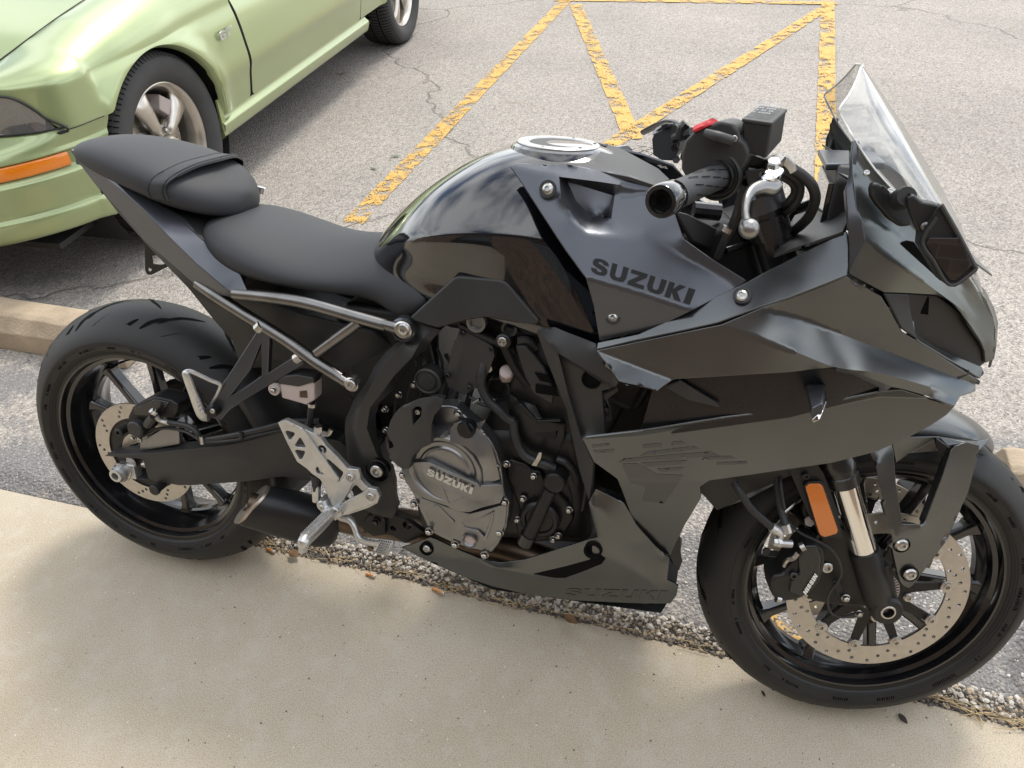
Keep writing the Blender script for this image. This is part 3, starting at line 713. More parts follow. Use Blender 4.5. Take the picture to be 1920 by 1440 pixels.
# strap across the pillion seat
sp = []
for s_, x_, z_ in ((.1165, .172, .884), (.1175, .170, .902), (.108, .178, .918), (.06, .195, .934), (0, .205, .938), (-.06, .195, .934), (-.108, .178, .918), (-.1175, .170, .902), (-.1165, .172, .884)):
    sp.append(B(x_, s_, z_ + .0015))
bm = bmesh.new(); Q = catmull(sp, 5); pr = None
for i, q in enumerate(Q):
    o_ = Vector((0, q.y * .006, .0018)) if abs(q.y) < .1 else Vector((0, .0018 * (1 if q.y > 0 else -1), 0))
    ring_ = [bm.verts.new(q + Vector((dx, 0, -abs(dx) * .25)) + o_ * h) for dx, h in ((-.019, -1), (-.018, 1), (-.011, 1.25), (.011, 1.25), (.018, 1), (.019, -1))]
    if pr:
        for a in range(5): bm.faces.new((pr[a], pr[a + 1], ring_[a + 1], ring_[a]))
    pr = ring_
bm_obj('strap', bm, M['seat'], pill, ang=50)
for dx in (-.0145, .0145):
    tube('seam', [q + Vector((dx, 0, .0036 - abs(dx) * .25)) if abs(q.y) < .112 else q + Vector((dx, .0032 * (1 if q.y > 0 else -1), -abs(dx) * .25)) for q in Q[::2]], .0008, M['plastic'], pill, n=5, sub=2)
# ---- tail panels
crease = [(133, 282, .040), (187, 327, .085), (245, 372, .115), (275, 400, .125), (317, 445, .134), (370, 497, .144), (420, 540, .151), (437, 552, .154), (467, 554, .156)]
inner = [B(.330, .135, .770), B(.24, .105, .815), B(.20, .09, .845), B(.12, .095, .885), B(.04, .085, .915), B(-.03, .06, .933), B(-.075, .02, .938)]
lower = [(134, 287, .035), (175, 342, .068), (220, 392, .090), (270, 452, .104), (320, 495, .114), (362, 532, .122), (400, 553, .132), (450, 562, .145)]
surf('tail_panel', crease + inner, M['satin'], bike, t=.003, bev=.002, mir=True)
surf('tail_side', crease + lower[::-1], M['satin'], bike, t=.003, bev=.0015, mir=True)
surf('undertail', [(134, 287, .03), (175, 342, .062), (220, 392, .083), (270, 452, .097), (320, 495, .105), (362, 532, .112), (400, 553, .12), (480, 560, .12), (560, 590, .11), (700, 625, .10), (735, 650, .08), (690, 700, .07), (640, 760, .06), (560, 700, .06), (500, 690, .06), (452, 692, .06), (437, 642, .062), (400, 600, .064), (352, 540, .064), (300, 486, .06), (220, 398, .05)], M['plastic'], bike, t=.006, mir=True,
     cre=[[(352, 540, .064), (430, 590, .09), (520, 640, .09), (640, 690, .085)]])
# closing deck between the two tail sides
surf('tail_deck', [B(-.07, .03, .93), B(.05, .08, .90), B(.2, .10, .84), B(.33, .12, .765), B(.33, -.12, .765), B(.2, -.10, .84), B(.05, -.08, .90), B(-.07, -.03, .93)], M['plastic'], bike, t=.02, flat2=(0, 1), tdir=(0, 0, -1))
surf('tail_lamp', [B(-.068, .034, .935), B(-.068, -.034, .935), B(-.06, -.045, .912), B(-.045, 0, .905), B(-.06, .045, .912)], M['dark'], bike, t=.01, flat2=(1, 2), tdir=(1, 0, 0))
surf('plate_bracket', [(271, 440), (272, 508), (276, 516), (284, 517), (323, 497), (345, 500), (350, 470)], M['dark'], bike, S=.0, t=.004, bev=.0008, holes=[[(284, 481), (286, 496), (302, 498), (321, 493), (312, 484), (298, 480)], [(278, 500), (277, 509), (282, 511), (285, 506), (281, 505)]])
lathe('seat_lock', [(-.01, .012), (.002, .012), (.004, .009), (.004, 0)], V(489, 355, -.105) , (0.1, .35, 1), 20, M['chrome'], bike)
# rear inner fender and hugger around the tyre
hug = []
for k in range(12):
    a = radians(-8 + k * 4.6); r = .338
    hug.append([Vector((cos(a) * r * f, -s * 1.0, .315 + sin(a) * r * f)) for s, f in ((.100, .93), (.098, .985), (.07, 1.02), (0, 1.035), (-.07, 1.02), (-.098, .985), (-.100, .93))])
o = loft('rear_hugger', hug, M['plastic'], bike, closed=False, cap=False); m_ = o.modifiers.new('solid', 'SOLIDIFY'); m_.thickness = .003
surf('inner_fender', [(470, 565, .07), (700, 640, .07), (720, 700, .07), (690, 780, .07), (650, 830, .07), (600, 820, .07), (560, 760, .07), (500, 700, .07), (470, 640, .07)], M['dark'], bike, t=.14, bev=.004, tdir=(0, 1, 0))
# ---- steel sub-frame
def both(fn, s=True):
    for sg in (1, -1): fn(sg)
def mirror_pts(P, sg): 
    P = [pt(p) for p in P]
    return [Vector((p.x, p.y * sg, p.z)) for p in P]
for sg in (1, -1):
    tube('subframe_tube', mirror_pts([(440, 552, .146), (500, 558, .151), (560, 567, .156), (605, 578, .159), (660, 594, .162), (725, 612, .165)], sg), .0105, M['tubemetal'], bike, 14)
    tube('subframe_tube', mirror_pts([(372, 533, .118), (400, 553, .128), (450, 585, .138), (500, 616, .146), (545, 645, .151), (590, 678, .156), (625, 700, .160), (640, 710, .162)], sg), .0112, M['tubemetal'], bike, 14)
    tube('subframe_tube', mirror_pts([(675, 604, .161), (640, 630, .158), (595, 663, .153)], sg), .0095, M['tubemetal'], bike, 12)
    tube('tube_end', mirror_pts([(718, 610, .165), (740, 616, .166), (758, 621, .166)], sg), [.0105, .0125, .0115], M['tubemetal'], bike, 14, flat=.8)
    tube('tube_end', mirror_pts([(632, 706, .162), (648, 717, .164), (660, 722, .165)], sg), [.0112, .012, .0105], M['tubemetal'], bike, 14, flat=.8)
lathe('washer', [(-.01, .0155), (.004, .0155), (.006, .013), (.006, 0)], V(757, 619, .172), mat=M['steel'], parent=bike); bolt(V(757, 619, .178), .0105, bike, kind='button')
lathe('washer', [(-.01, .0135), (.004, .0135), (.006, .011), (.006, 0)], V(660, 721, .172), mat=M['steel'], parent=bike); bolt(V(660, 721, .178), .0095, bike)
# ---- pillion foot-peg bracket
surf('pillion_bracket', [(484, 618, .150), (496, 612, .150), (506, 628, .150), (503, 700, .150), (555, 667, .150), (565, 673, .150), (572, 683, .150), (470, 745, .158), (432, 770, .165), (415, 790, .168), (398, 786, .170), (388, 772, .170), (404, 742, .168)], M['satin'], bike, t=.014, bev=.003,
     holes=[[(489, 648, .150), (468, 700, .153), (437, 740, .160), (466, 723, .157), (490, 706, .152)]], mir=True)
tube('bracket_mount', [(484, 618, .150), (492, 610, .150)], .010, M['steel'], bike); tube('bracket_mount', [(556, 674, .150), (566, 668, .151)], .010, M['steel'], bike)
tube('pillion_peg', [(392, 783, .172), (380, 779, .175), (363, 740, .185), (350, 705, .190), (349, 699, .189)], [.011, .0125, .0095, .0085, .007], M['cast'], bike, 8, flat=.75)
tube('peg_guard', [(349, 699, .189), (360, 698, .187), (395, 714, .178), (413, 722, .172), (410, 735, .170), (396, 762, .168)], [.005, .004, .0038, .0038, .003, .003], M['cast'], bike, 8)
bm = bmesh.new()
for k in range(9):
    c = V(355 + k * 3.2, 712 + k * 7.6, .182); bmesh.ops.create_cone(bm, cap_ends=True, segments=6, radius1=.0045, radius2=.001, depth=.008, matrix=Matrix.Translation(c + Vector((.004, -.004, .005))))
bm_obj('peg_teeth', bm, M['cast'], bike)
lathe('peg_pivot', [(-.02, .012), (.004, .012), (.006, .009), (.0055, 0)], V(398, 772, .180), mat=M['engdark'], parent=bike); bolt(V(399, 772, .186), .005, bike, kind='button')
# ---- rear master-cylinder reservoir
rv = [(524, 722), (532, 713), (555, 710), (585, 716), (590, 722), (590, 752), (575, 762), (560, 757), (528, 748)]
surf('rear_reservoir', rv, M['fluid'], bike, S=.155, t=.03, bev=.004); surf('reservoir_cap', [(521, 716, .158), (532, 707, .158), (556, 704, .158), (588, 710, .158), (590, 718, .158), (560, 727, .158), (524, 722, .158)], M['plastic'], bike, t=.034, bev=.003)
surf('level_window', [(562, 735), (575, 734), (576, 747), (562, 746)], M['header'], bike, S=.1565, t=.001, bev=0)
lathe('reservoir_tab', [(-.01, .011), (.001, .011), (.001, 0)], V(514, 732, .158), mat=M['fluid'], parent=bike); bolt(V(514, 732, .160), .0065, bike, kind='hex')
tube('reservoir_hose', [(585, 756, .150), (583, 775, .150), (580, 795, .148), (565, 805, .13), (540, 812, .12)], .0065, M['hose'], bike); tube('hose_clip', [(586, 757, .150), (586, 763, .150)], .008, M['steel'], bike)
# ---- frame spar (right and left)
fo_ = [(738, 602, .150), (770, 598, .150), (800, 612, .150), (827, 620, .150), (792, 662, .152), (760, 697, .152), (735, 735, .152), (712, 757, .152), (705, 780, .152), (707, 817, .152), (720, 862, .150), (734, 886, .150), (740, 915, .150), (743, 962, .150), (734, 974, .150), (700, 966, .150), (668, 950, .150), (655, 900, .150), (651, 865, .150), (646, 802, .152), (648, 786, .152), (668, 744, .152), (690, 714, .152), (700, 690, .152), (722, 662, .152), (742, 645, .150), (768, 637, .150)]
fo_ = [(738, 640, .142)] + fo_[1:]
surf('frame_spar', [(p[0], p[1], p[2] - .012) for p in fo_], M['plastic'], bike, t=.03, bev=.006, seg=3, mir=True, ang=20,
     cre=[[(758, 642, .158), (735, 668, .164), (718, 690, .166), (697, 722, .166), (672, 770, .166), (664, 805, .166), (684, 858, .160)], [(790, 640, .158), (772, 672, .164), (740, 705, .166), (718, 735, .166), (694, 765, .166), (688, 805, .166), (706, 852, .160)], [(684, 858, .160), (706, 852, .160)], [(668, 880, .152), (712, 960, .150)]])
lathe('frame_boss', [(-.012, .021), (.004, .021), (.007, .018), (.007, .0165)], V(757, 619, .158), mat=M['satin'], parent=bike)
lathe('swingarm_pivot', [(-.012, .0235), (.000, .0235), (.001, .0225), (-.006, .0205), (-.006, .0145), (.002, .0135), (.004, .012), (.004, .0075), (-.002, .007), (-.002, 0)], V(707, 884, .154), mat=M['engdark'], parent=bike)
lathe('pivot_nut', [(-.006, .0125), (.003, .0125), (.005, .011), (.005, .007), (-.003, .0065), (-.003, 0)], V(707, 884, .158), mat=M['steel'], parent=bike)
# knee cover over the frame's shoulder
surf('frame_cover', [(767, 597, .158), (777, 605, .160), (820, 617, .162), (877, 602, .165), (910, 597, .166), (965, 607, .166), (1005, 611, .166), (1013, 604, .165), (950, 530, .158), (935, 525, .157), (862, 519, .157), (851, 521, .158)], M['plastic'], bike, t=.02, bev=.0045, seg=3, mir=True)
# ---- swing arm
so = [(197, 856, .122), (230, 852, .124), (267, 852, .126), (300, 849, .127), (370, 842, .128), (435, 834, .128), (480, 824, .126), (522, 811, .122), (560, 812, .118), (640, 830, .112), (670, 860, .108), (660, 910, .108), (600, 905, .112), (530, 895, .122), (460, 904, .126), (360, 911, .128), (335, 911, .128), (292, 903, .127), (250, 899, .126), (214, 893, .124), (211, 888, .124), (240, 893, .125), (279, 901, .126), (268, 862, .126), (240, 860, .125)]
surf('swingarm', so, M['plastic'], bike, t=.038, bev=.003, tdir=(0, 1, 0), cre=[[(310, 905, .128), (350, 868, .132), (430, 856, .133), (470, 862, .131), (440, 880, .134), (330, 896, .131)]])
def mirobj(o, name=None):
    me = o.data.copy()
    bm = bmesh.new(); bm.from_mesh(me)
    for v in bm.verts: v.co.y = -v.co.y
    bmesh.ops.reverse_faces(bm, faces=bm.faces); bm.to_mesh(me); bm.free()
    q = bpy.data.objects.new(name or o.name.split('.')[0], me); COL.objects.link(q); q.parent = o.parent
    for m in o.modifiers:
        if m.type == 'BEVEL': bevel(q, m.width, m.segments, math.degrees(m.angle_limit))
    return q
mirobj([x for x in COL.objects if x.name == 'swingarm'][0])
box('swingarm_bridge', B(.50, 0, .40), (.10, .20, .08), M['plastic'], bike, bev=.01)
box('axle_block', V(245, 880, .118), (.040, .022, .034), M['cast'], bike, bev=.002)
lathe('axle_nut', [(0, .0235), (.003, .0235), (.004, .0205), (.015, .0205), (.0165, .018)], V(231, 884, .128), n=6, mat=M['steel'], parent=bike)
lathe('axle_end', [(0, .017), (.018, .0165), (.021, .015), (.026, .0145), (.027, .013), (.027, .0085), (.01, .008), (.01, 0)], V(233, 882, .128), mat=M['cast'], parent=bike)
tube('rear_axle', [B(0, -.14, .315), B(0, .125, .315)], .0125, M['steel'], bike)
tube('chain_adjuster', [(268, 872, .120), (300, 868, .120)], .004, M['steel'], bike)
lathe('swingarm_spool', [(-.01, .010), (.010, .010), (.012, .012), (.018, .012), (.02, .010), (.02, 0)], V(300, 912, .128), mat=M['dark'], parent=bike)
# chain and its guard, far side
ch = []
P_ = [B(0, -.095, .413), B(.62, -.095, .46), B(.66, -.095, .42), B(.62, -.095, .385), B(0, -.095, .217), B(-.07, -.095, .245), B(-.098, -.095, .315), B(-.07, -.095, .385), B(0, -.095, .413)]
tube('chain', P_, .0075, M['engdark'], bike, n=6, sub=4, flat=.7)
surf('chain_guard', [B(.02, -.10, .43), B(.25, -.10, .46), B(.45, -.10, .47), B(.45, -.10, .45), B(.25, -.10, .44), B(.02, -.10, .405)], M['dark'], bike, t=.02, tdir=(0, 1, 0), flat2=(0, 2))
# ---- rear caliper group
cb = [(239, 784), (248, 765), (272, 752), (290, 745), (320, 752), (334, 760), (334, 770), (330, 785), (302, 785), (280, 790), (262, 787), (245, 792)]
surf('rear_caliper', cb, M['dark'], bike, S=.118, t=.045, bev=.004, tdir=(0, 1, 0))
surf('caliper_bridge', [(250, 768), (290, 750), (318, 756), (306, 772), (276, 782), (254, 780)], M['blackpaint'], bike, S=.1215, t=.006, bev=.002)
lathe('caliper_piston', [(-.035, .018), (.010, .018), (.013, .0155), (.013, 0)], V(260, 802, .122), mat=M['plastic'], parent=bike)
lathe('slide_pin', [(-.02, .0095), (.010, .0095), (.012, .007), (.012, .004), (.006, .004), (.006, 0)], V(229, 808, .120), mat=M['dark'], parent=bike)
tube('bleed_port', [(278, 797, .125), (290, 781, .133)], .010, M['plastic'], bike); lathe('banjo_bolt', [(0, .0075), (.006, .0075), (.007, .006), (.012, .006), (.013, 0)], V(292, 776, .134), (-.35, -.5, .8), 6, M['steel'], bike); tube('banjo', [(294, 783, .132), (302, 790, .132), (312, 793, .13), (318, 794, .128)], [.006, .0045, .0045, .006], M['steel'], bike)
tube('brake_hose', [(316, 793, .128), (340, 797, .128), (358, 802, .129), (370, 812, .131), (378, 824, .132), (400, 824, .132), (450, 815, .131), (495, 805, .128), (545, 793, .12), (600, 790, .11)], .0058, M['hose'], bike)
tube('sensor_wire', [(262, 822, .118), (285, 812, .120), (300, 804, .120), (330, 806, .124), (352, 812, .130), (372, 824, .134), (384, 830, .135), (440, 826, .135), (495, 814, .131), (540, 806, .12)], .0030, M['hose'], bike)
for p in ((378, 824), (452, 816)): tube('hose_clip', [(p[0], p[1] - 5, .137), (p[0] + 2, p[1] + 9, .137)], .004, M['steel'] if p[0] < 400 else M['dark'], bike)
surf('caliper_bracket', [(262, 830, .112), (300, 806, .112), (335, 800, .112), (338, 835, .112), (300, 842, .112), (262, 848, .112)], M['engine'], bike, t=.012, bev=.003)
bolt(V(251, 822, .122), .006, bike, kind='hex'); bolt(V(263, 826, .122), .005, bike)
tube('rear_shock', [B(.47, .0, .68), B(.55, .0, .42)], .028, M['dark'], bike)
bm = bmesh.new(); tube_bm(bm, [B(.47 + .08 * t / 40 + .034 * cos(t * .9), .034 * sin(t * .9), .68 - .26 * t / 40) for t in range(41)], .005, 6, 2); bm_obj('shock_spring', bm, M['satin'], bike)
# ---- fuel tank: lofted cross sections (x, list of (s, z) from bottom to crown)
TS = [
 (.532, [(.045, .760), (.052, .785), (.050, .800), (.036, .808), (.0, .812)]),
 (.560, [(.075, .765), (.084, .795), (.078, .818), (.052, .838), (.0, .846)]),
 (.610, [(.112, .760), (.110, .805), (.116, .848), (.080, .884), (.0, .898)]),
 (.670, [(.145, .752), (.128, .800), (.156, .872), (.110, .932), (.0, .943)]),
 (.740, [(.155, .745), (.138, .792), (.166, .886), (.118, .966), (.0, .984)]),
 (.810, [(.163, .735), (.150, .785), (.168, .890), (.120, .984), (.0, 1.002)]),
 (.870, [(.166, .722), (.158, .780), (.150, .885), (.105, .984), (.0, 1.004)]),
 (.930, [(.166, .715), (.158, .775), (.120, .860), (.088, .978), (.0, 1.003)]),
 (.99, [(.160, .715), (.140, .765), (.100, .830), (.070, .900), (.0, .960)]),
 (1.03, [(.120, .715), (.110, .765), (.080, .820), (.060, .870), (.0, .915)])]
rings = []
for x, l in TS:
    l = l[:-1] + [(l[-2][0] * .45, l[-1][1] + .006), (0., l[-1][1] + .010)]
    r = [B(x, s, z) for s, z in l] + [B(x, -s, z) for s, z in l[-2::-1]] + [B(x, -.05, l[0][1] - .01), B(x, .05, l[0][1] - .01)]
    rings.append(r)
tank = loft('fuel_tank', rings, M['gloss'], bike, sub=3)
ce = tank.data.attributes.new('crease_edge', 'FLOAT', 'EDGE'); nr = len(rings[0])
for e in tank.data.edges:
    a, b = e.vertices; a, b = min(a, b), max(a, b)
    if b - a == nr and a % nr in (2, nr - 5): ce.data[e.index].value = .55 * min(1, (a // nr) / 3)

cx = V(1047, 277, 0)
lathe('tank_collar', [(-.03, .082), (-.008, .079), (.001, .074), (.0040, .067)], cx, (.02, 0, 1), 64, M['gloss'], bike)
lathe('fuel_cap', [(-.01, .0665), (.006, .0665), (.0075, .0645), (.0075, .050), (.0055, .0485), (.0055, .044)], cx, (.02, 0, 1), 64, M['cast'], bike)
lathe('cap_centre', [(.004, .0485), (.0065, .046), (.0065, 0)], cx, (.02, 0, 1), 48, M['plastic'], bike)
surf('key_flap', [cx + Vector((x, y, .0068)) for x, y in ((.030, -.010), (.044, .002), (.026, .014), (.008, .008), (.010, -.002), (.020, .002))], M['groove'], bike, t=.0006, bev=0, flat2=(0, 1), tdir=(0, 0, -1))
surf('key_flap', [cx + Vector((x, y, .0068)) for x, y in ((-.036, -.006), (-.020, .012), (-.034, .022), (-.042, .008))], M['groove'], bike, t=.0006, bev=0, flat2=(0, 1), tdir=(0, 0, -1))
for k in range(6):
    a = k * pi / 3 + .3; lathe('cap_screw', [(.006, .0028), (.0082, .0026), (.0082, 0)], cx + Vector((cos(a) * .058, sin(a) * .058, 0)), (0, 0, 1), 10, M['steel'], bike)
# ---- matte tank side cover
S_ = .182
T1 = PL((1096, 440, .172), (1376, 543, .166), (1200, 549, .201)); T3 = PL(T1(1098, 522), T1(1292, 582), (1124, 641, .190))
T2 = PL((957, 314, .150), T1(1060, 470), (1046, 362, .160)); T6 = PL((957, 314, .150), (1077, 312, .117), (1240, 356, .104))
T5 = PL((1152, 371, .124), (1262, 395, .126), (1205, 440, .152)); T4 = PL((1064, 342, .112), (1148, 368, .106), (1108, 408, .120))
out = [(957, 314, .150), T6(967, 307), T6(1077, 312), T6(1180, 330), T6(1240, 351), T5(1262, 395), T5(1282, 450), (1330, 485, .158), (1400, 528, .163), T3(1290, 588), T3(1225, 619), T3(1124, 641), T3(1113, 575), T1(1098, 522), T1(1060, 470), T2(1015, 402), T2(982, 350)]
sA = T6(1048, 333); sC = T5(1152, 371); sD = T5(1146, 413); r1_, r2_, r3_ = T2(1052, 372), T1(1072, 412), T1(1098, 440)
cre = [[(957, 314, .150), T6(1000, 324), sA, T6(1120, 342), T6(1238, 360)],
       [sA, r1_, r2_, r3_, T1(1150, 446), T1(1200, 462), T1(1290, 507), T1(1376, 543)],
       [sA, T4(1064, 342), T4(1148, 368), sC], [T4(1064, 342), T4(1080, 378), T4(1108, 408), sD], [T4(1148, 368), T4(1138, 410)],
       [sC, sD], [T6(1120, 342), T4(1148, 368)], [sC, T6(1238, 360)], [sD, T5(1205, 440), (1290, 488, .156), (1388, 538, .165)],
       [T1(1098, 522), T1(1200, 551), T1(1292, 582)]]
tcov = surf('tank_side_cover', out, M['satin'], bike, cre=cre, t=.004, bev=.006, seg=4, mir=True, dense=8)
# recess floor screws
for p, r in (((1027, 356, .166), .0085), ((1149, 596, .1955), .0075)):
    lathe('screw_well', [(-.002, r * 1.5), (.0006, r * 1.5), (.0006, r)], V(*p), mat=M['dark'], parent=bike, ax=(-.1, -.9, .35)); bolt(V(*p), r, bike, (-.1, -.9, .35), 'button')
surf('top_cover', [(1075, 313, .112), (1113, 300, .082), (1122, 290, .050), (1128, 282, 0), (1140, 275, -.05), (1165, 280, -.06), (1235, 318, -.02), (1262, 344, .03), (1258, 352, .080), (1240, 353, .106), (1180, 333, .112)], M['plastic'], bike, t=.006, bev=.002,
     cre=[[(1100, 308, .098), (1240, 346, .088)]], flat2=(0, 1), tdir=(0, 0, -1))
for sgn in (1,):
    bm = bmesh.new()
    for pl in ([(1231, 316), (1238, 316), (1244, 321), (1238, 321)], [(1243, 318), (1249, 320), (1252, 324), (1246, 323)], [(1236, 320), (1247, 318), (1249, 321), (1238, 322)]):
        bm.faces.new([bm.verts.new(V(x, y, .045) + Vector((0, 0, .004))) for x, y in pl])
    bm_obj('emblem', bm, M['silverprint'], bike)
# ---- lettering
LET = {
 'S': ([(1, .98), (1, .70), (.66, .70), (.60, .80), (.42, .82), (.32, .76), (.38, .68), (.75, .58), (.97, .46), (1, .26), (.88, .07), (.62, 0), (.34, 0), (.10, .06), (0, .20), (0, .32), (.33, .32), (.40, .21), (.56, .18), (.66, .24), (.62, .33), (.28, .42), (.04, .54), (.0, .74), (.10, .92), (.36, 1), (.66, 1), (.86, .95), (.99, .80), (.99, .70)], []),
 'U': ([(0, 1), (.32, 1), (.32, .34), (.40, .22), (.58, .22), (.67, .34), (.67, 1), (1, 1), (1, .28), (.90, .08), (.70, 0), (.30, 0), (.10, .08), (0, .28)], []),
 'Z': ([(.02, 1), (1, 1), (1, .78), (.42, .24), (1, .24), (1, 0), (0, 0), (0, .22), (.58, .76), (.02, .76)], []),
 'K': ([(0, 1), (.33, 1), (.33, .62), (.60, 1), (1, 1), (.60, .55), (1, 0), (.60, 0), (.33, .40), (.33, 0), (0, 0)], []),
 'I': ([(0, 1), (1, 1), (1, 0), (0, 0)], []),
 'N': ([(0, 1), (.34, 1), (.70, .45), (.70, 1), (1, 1), (1, 0), (.68, 0), (.30, .55), (.30, 0), (0, 0)], []),
 'G': ([(1, .72), (.68, .72), (.60, .82), (.42, .82), (.32, .7), (.32, .3), (.42, .18), (.62, .18), (.68, .3), (.68, .36), (.5, .36), (.5, .54), (1, .54), (1, 0), (.3, 0), (.08, .1), (0, .3), (0, .7), (.08, .9), (.3, 1), (.72, 1), (.92, .9)], []),
 'T': ([(0, 1), (1, 1), (1, .78), (.66, .78), (.66, 0), (.34, 0), (.34, .78), (0, .78)], []),
 '8': ([(.3, 1), (.7, 1), (1, .85), (1, .62), (.88, .52), (1, .4), (1, .15), (.7, 0), (.3, 0), (0, .15), (0, .4), (.12, .52), (0, .62), (0, .85)], [[(.35, .80), (.65, .80), (.65, .62), (.35, .62)], [(.35, .40), (.65, .40), (.65, .2), (.35, .2)]]),
 'R': ([(0, 1), (.7, 1), (1, .85), (1, .58), (.8, .45), (1, 0), (.66, 0), (.48, .40), (.32, .40), (.32, 0), (0, 0)], [[(.32, .80), (.66, .80), (.66, .60), (.32, .60)]]),
 'X': ([(0, 1), (.36, 1), (.5, .7), (.64, 1), (1, 1), (.7, .5), (1, 0), (.64, 0), (.5, .3), (.36, 0), (0, 0), (.3, .5)], []),
 '-': ([(0, .6), (1, .6), (1, .4), (0, .4)], []),
}
LET['S'] = ([(.98, .70), (.66, .70), (.58, .80), (.42, .81), (.33, .75), (.40, .68), (.74, .60), (.96, .48), (1, .26), (.88, .08), (.62, 0), (.34, 0), (.10, .07), (.0, .22), (.0, .31), (.33, .31), (.41, .20), (.56, .18), (.66, .25), (.60, .34), (.28, .42), (.05, .54), (.01, .74), (.12, .92), (.38, 1), (.64, 1), (.88, .92), (.98, .78)], [])
def text(name, s, TL, TR, BR, BL, mt, parent, gap=.14, wI=.40, t=.0006, shear=0, lift=.0008):
    TL, TR, BR, BL = [pt(p) for p in (TL, TR, BR, BL)]
    n = (TR - TL).cross(BL - TL).normalized()
    if n.dot(CB - TL) < 0: n = -n
    ws = [wI if c == 'I' else (.5 if c == '-' else 1.0) for c in s]; tot = sum(ws) + gap * (len(s) - 1); bm = bmesh.new(); u0 = 0
    for c, w in zip(s, ws):
        o_, hs = LET[c]
        def mp(u, v):
            uu = (u0 + u * w) / tot + shear * (v - .5); return TL * (1 - uu) * v + TR * uu * v + BR * uu * (1 - v) + BL * (1 - uu) * (1 - v) + n * lift
        q = []; ed = []
        for l in [o_] + hs:
            b0 = len(q); q += [Vector(p) for p in l]; ed += [(b0 + i, b0 + (i + 1) % len(l)) for i in range(len(l))]
        vo, eo, fo, ov, oe, of = geometry.delaunay_2d_cdt(q, ed, [], 0, 1e-5); bv = [bm.verts.new(mp(v.x, v.y)) for v in vo]; po = [Vector(p) for p in o_]; ph = [[Vector(p) for p in h] for h in hs]
        for f in fo:
            cc = sum((vo[i] for i in f), Vector((0, 0))) / len(f)
            if inside(cc, po) and not any(inside(cc, h) for h in ph): bm.faces.new([bv[i] for i in f])
        u0 += w + gap
    bmesh.ops.recalc_face_normals(bm, faces=bm.faces)
    for f in bm.faces:
        if f.normal.dot(n) < 0: f.normal_flip()
    be = [e for e in bm.edges if e.is_boundary] if t else []; lo = {v: bm.verts.new(v.co - n * t) for v in list(bm.verts)}
    for e in be: bm.faces.new((e.verts[0], e.verts[1], lo[e.verts[1]], lo[e.verts[0]]))
    bmesh.ops.delete(bm, geom=[v for v in bm.verts if not v.link_faces], context='VERTS')
    return bm_obj(name, bm, mt, parent, ang=20)
cling(text('lettering', 'SUZUKI', (1113, 483, .1885), (1304, 545, .1885), (1293, 573, .1925), (1107, 512, .1925), M['decal'], bike, t=0), tcov[0], .0006, 2)
# ---- side fairings (both sides)
# upper strip running from the tail point up to the cockpit
pS = PL((1119, 650, .203), (1588, 470, .164), (1425, 580, .205))
pS2 = PL(pS(1300, 604), pS(1590, 495), (1588, 434, .140))
fstrip = surf('fairing_strip', [pS(1118, 657), pS(1120, 643), pS(1197, 627), pS2(1287, 586), pS2(1340, 558), pS2(1400, 530), pS2(1440, 508), pS2(1520, 467), pS2(1588, 434), pS2(1592, 470), pS(1587, 518), pS(1545, 535), pS(1480, 560), pS(1425, 578), pS(1345, 607), pS(1287, 620), pS(1190, 640)], M['matte'], bike, t=.004, bev=.004, seg=3, mir=True, ang=7, dense=0,
     cre=[[pS(1240, 607), pS(1300, 604), pS(1590, 495)]])
lathe('screw_well', [(-.002, .0125), (.001, .0125), (.001, .009)], V(1391, 556, .190), (-.05, -.7, .7), 24, M['dark'], bike); bolt(V(1391, 556, .191), .0085, bike, (-.05, -.7, .7), 'button')
bolt(V(1553, 524, .184), .0060, bike, (-.05, -.6, .8), 'button')
# big dark upper facet and the lit blade beneath it
pU2 = PL(pS(1119, 659), pS(1350, 610), (1565, 691, .217))
def SM(l, n=4): return [tuple(v) for v in catmull([Vector((p[0], p[1], p[2] * 1000)) for p in l], n)]
def SMV(l, n=4): return [V(p[0], p[1], p[2] / 1000) for p in SM(l, n)]
e0 = -pU2(1350, 611).y
cA = SMV([(1425, 580, .2045), (1490, 596, .192), (1560, 622, .175), (1640, 652, .153), (1720, 682, .127), (1790, 708, .102), (1829, 722, .089)])
cB = SMV([(1350, 611, e0), (1420, 636, .2170), (1490, 661, .2190), (1565, 690, .2150), (1640, 700, .2040), (1720, 720, .1760), (1800, 745, .1230)])
pL = PL(pU2(1133, 661), pU2(1262, 713), (1161, 716, .233))
up_edge = SMV([(1425, 580, .2045), (1480, 562, .198), (1545, 537, .1885), (1585, 520, .183)], 3)[1:]
pE = PL(up_edge[-1], cA[12], cA[-1])
pC = PL(cB[12], cB[-1], (1690, 733, .182))
sfair = surf('side_fairing', [pU2(1119, 659), pU2(1350, 611)] + up_edge[:0] + [cA[0]] + up_edge + [pE(1652, 558), pE(1672, 590), pE(1692, 624), pE(1760, 668), pE(1832, 714), cA[-1], V(1829, 735, .092), cB[-1], pC(1790, 763), pC(1740, 745), pC(1690, 731), pC(1672, 728), pC(1650, 719), pC(1610, 704), cB[12], pU2(1480, 700), pU2(1380, 706), pU2(1262, 713), pL(1232, 733), pL(1161, 716)], M['matte'], bike, t=.004, bev=.006, seg=4, mir=True, dense=8,
     cre=[cA, cB[:13], cB[12:], [pU2(1119, 659), pU2(1262, 713)]])
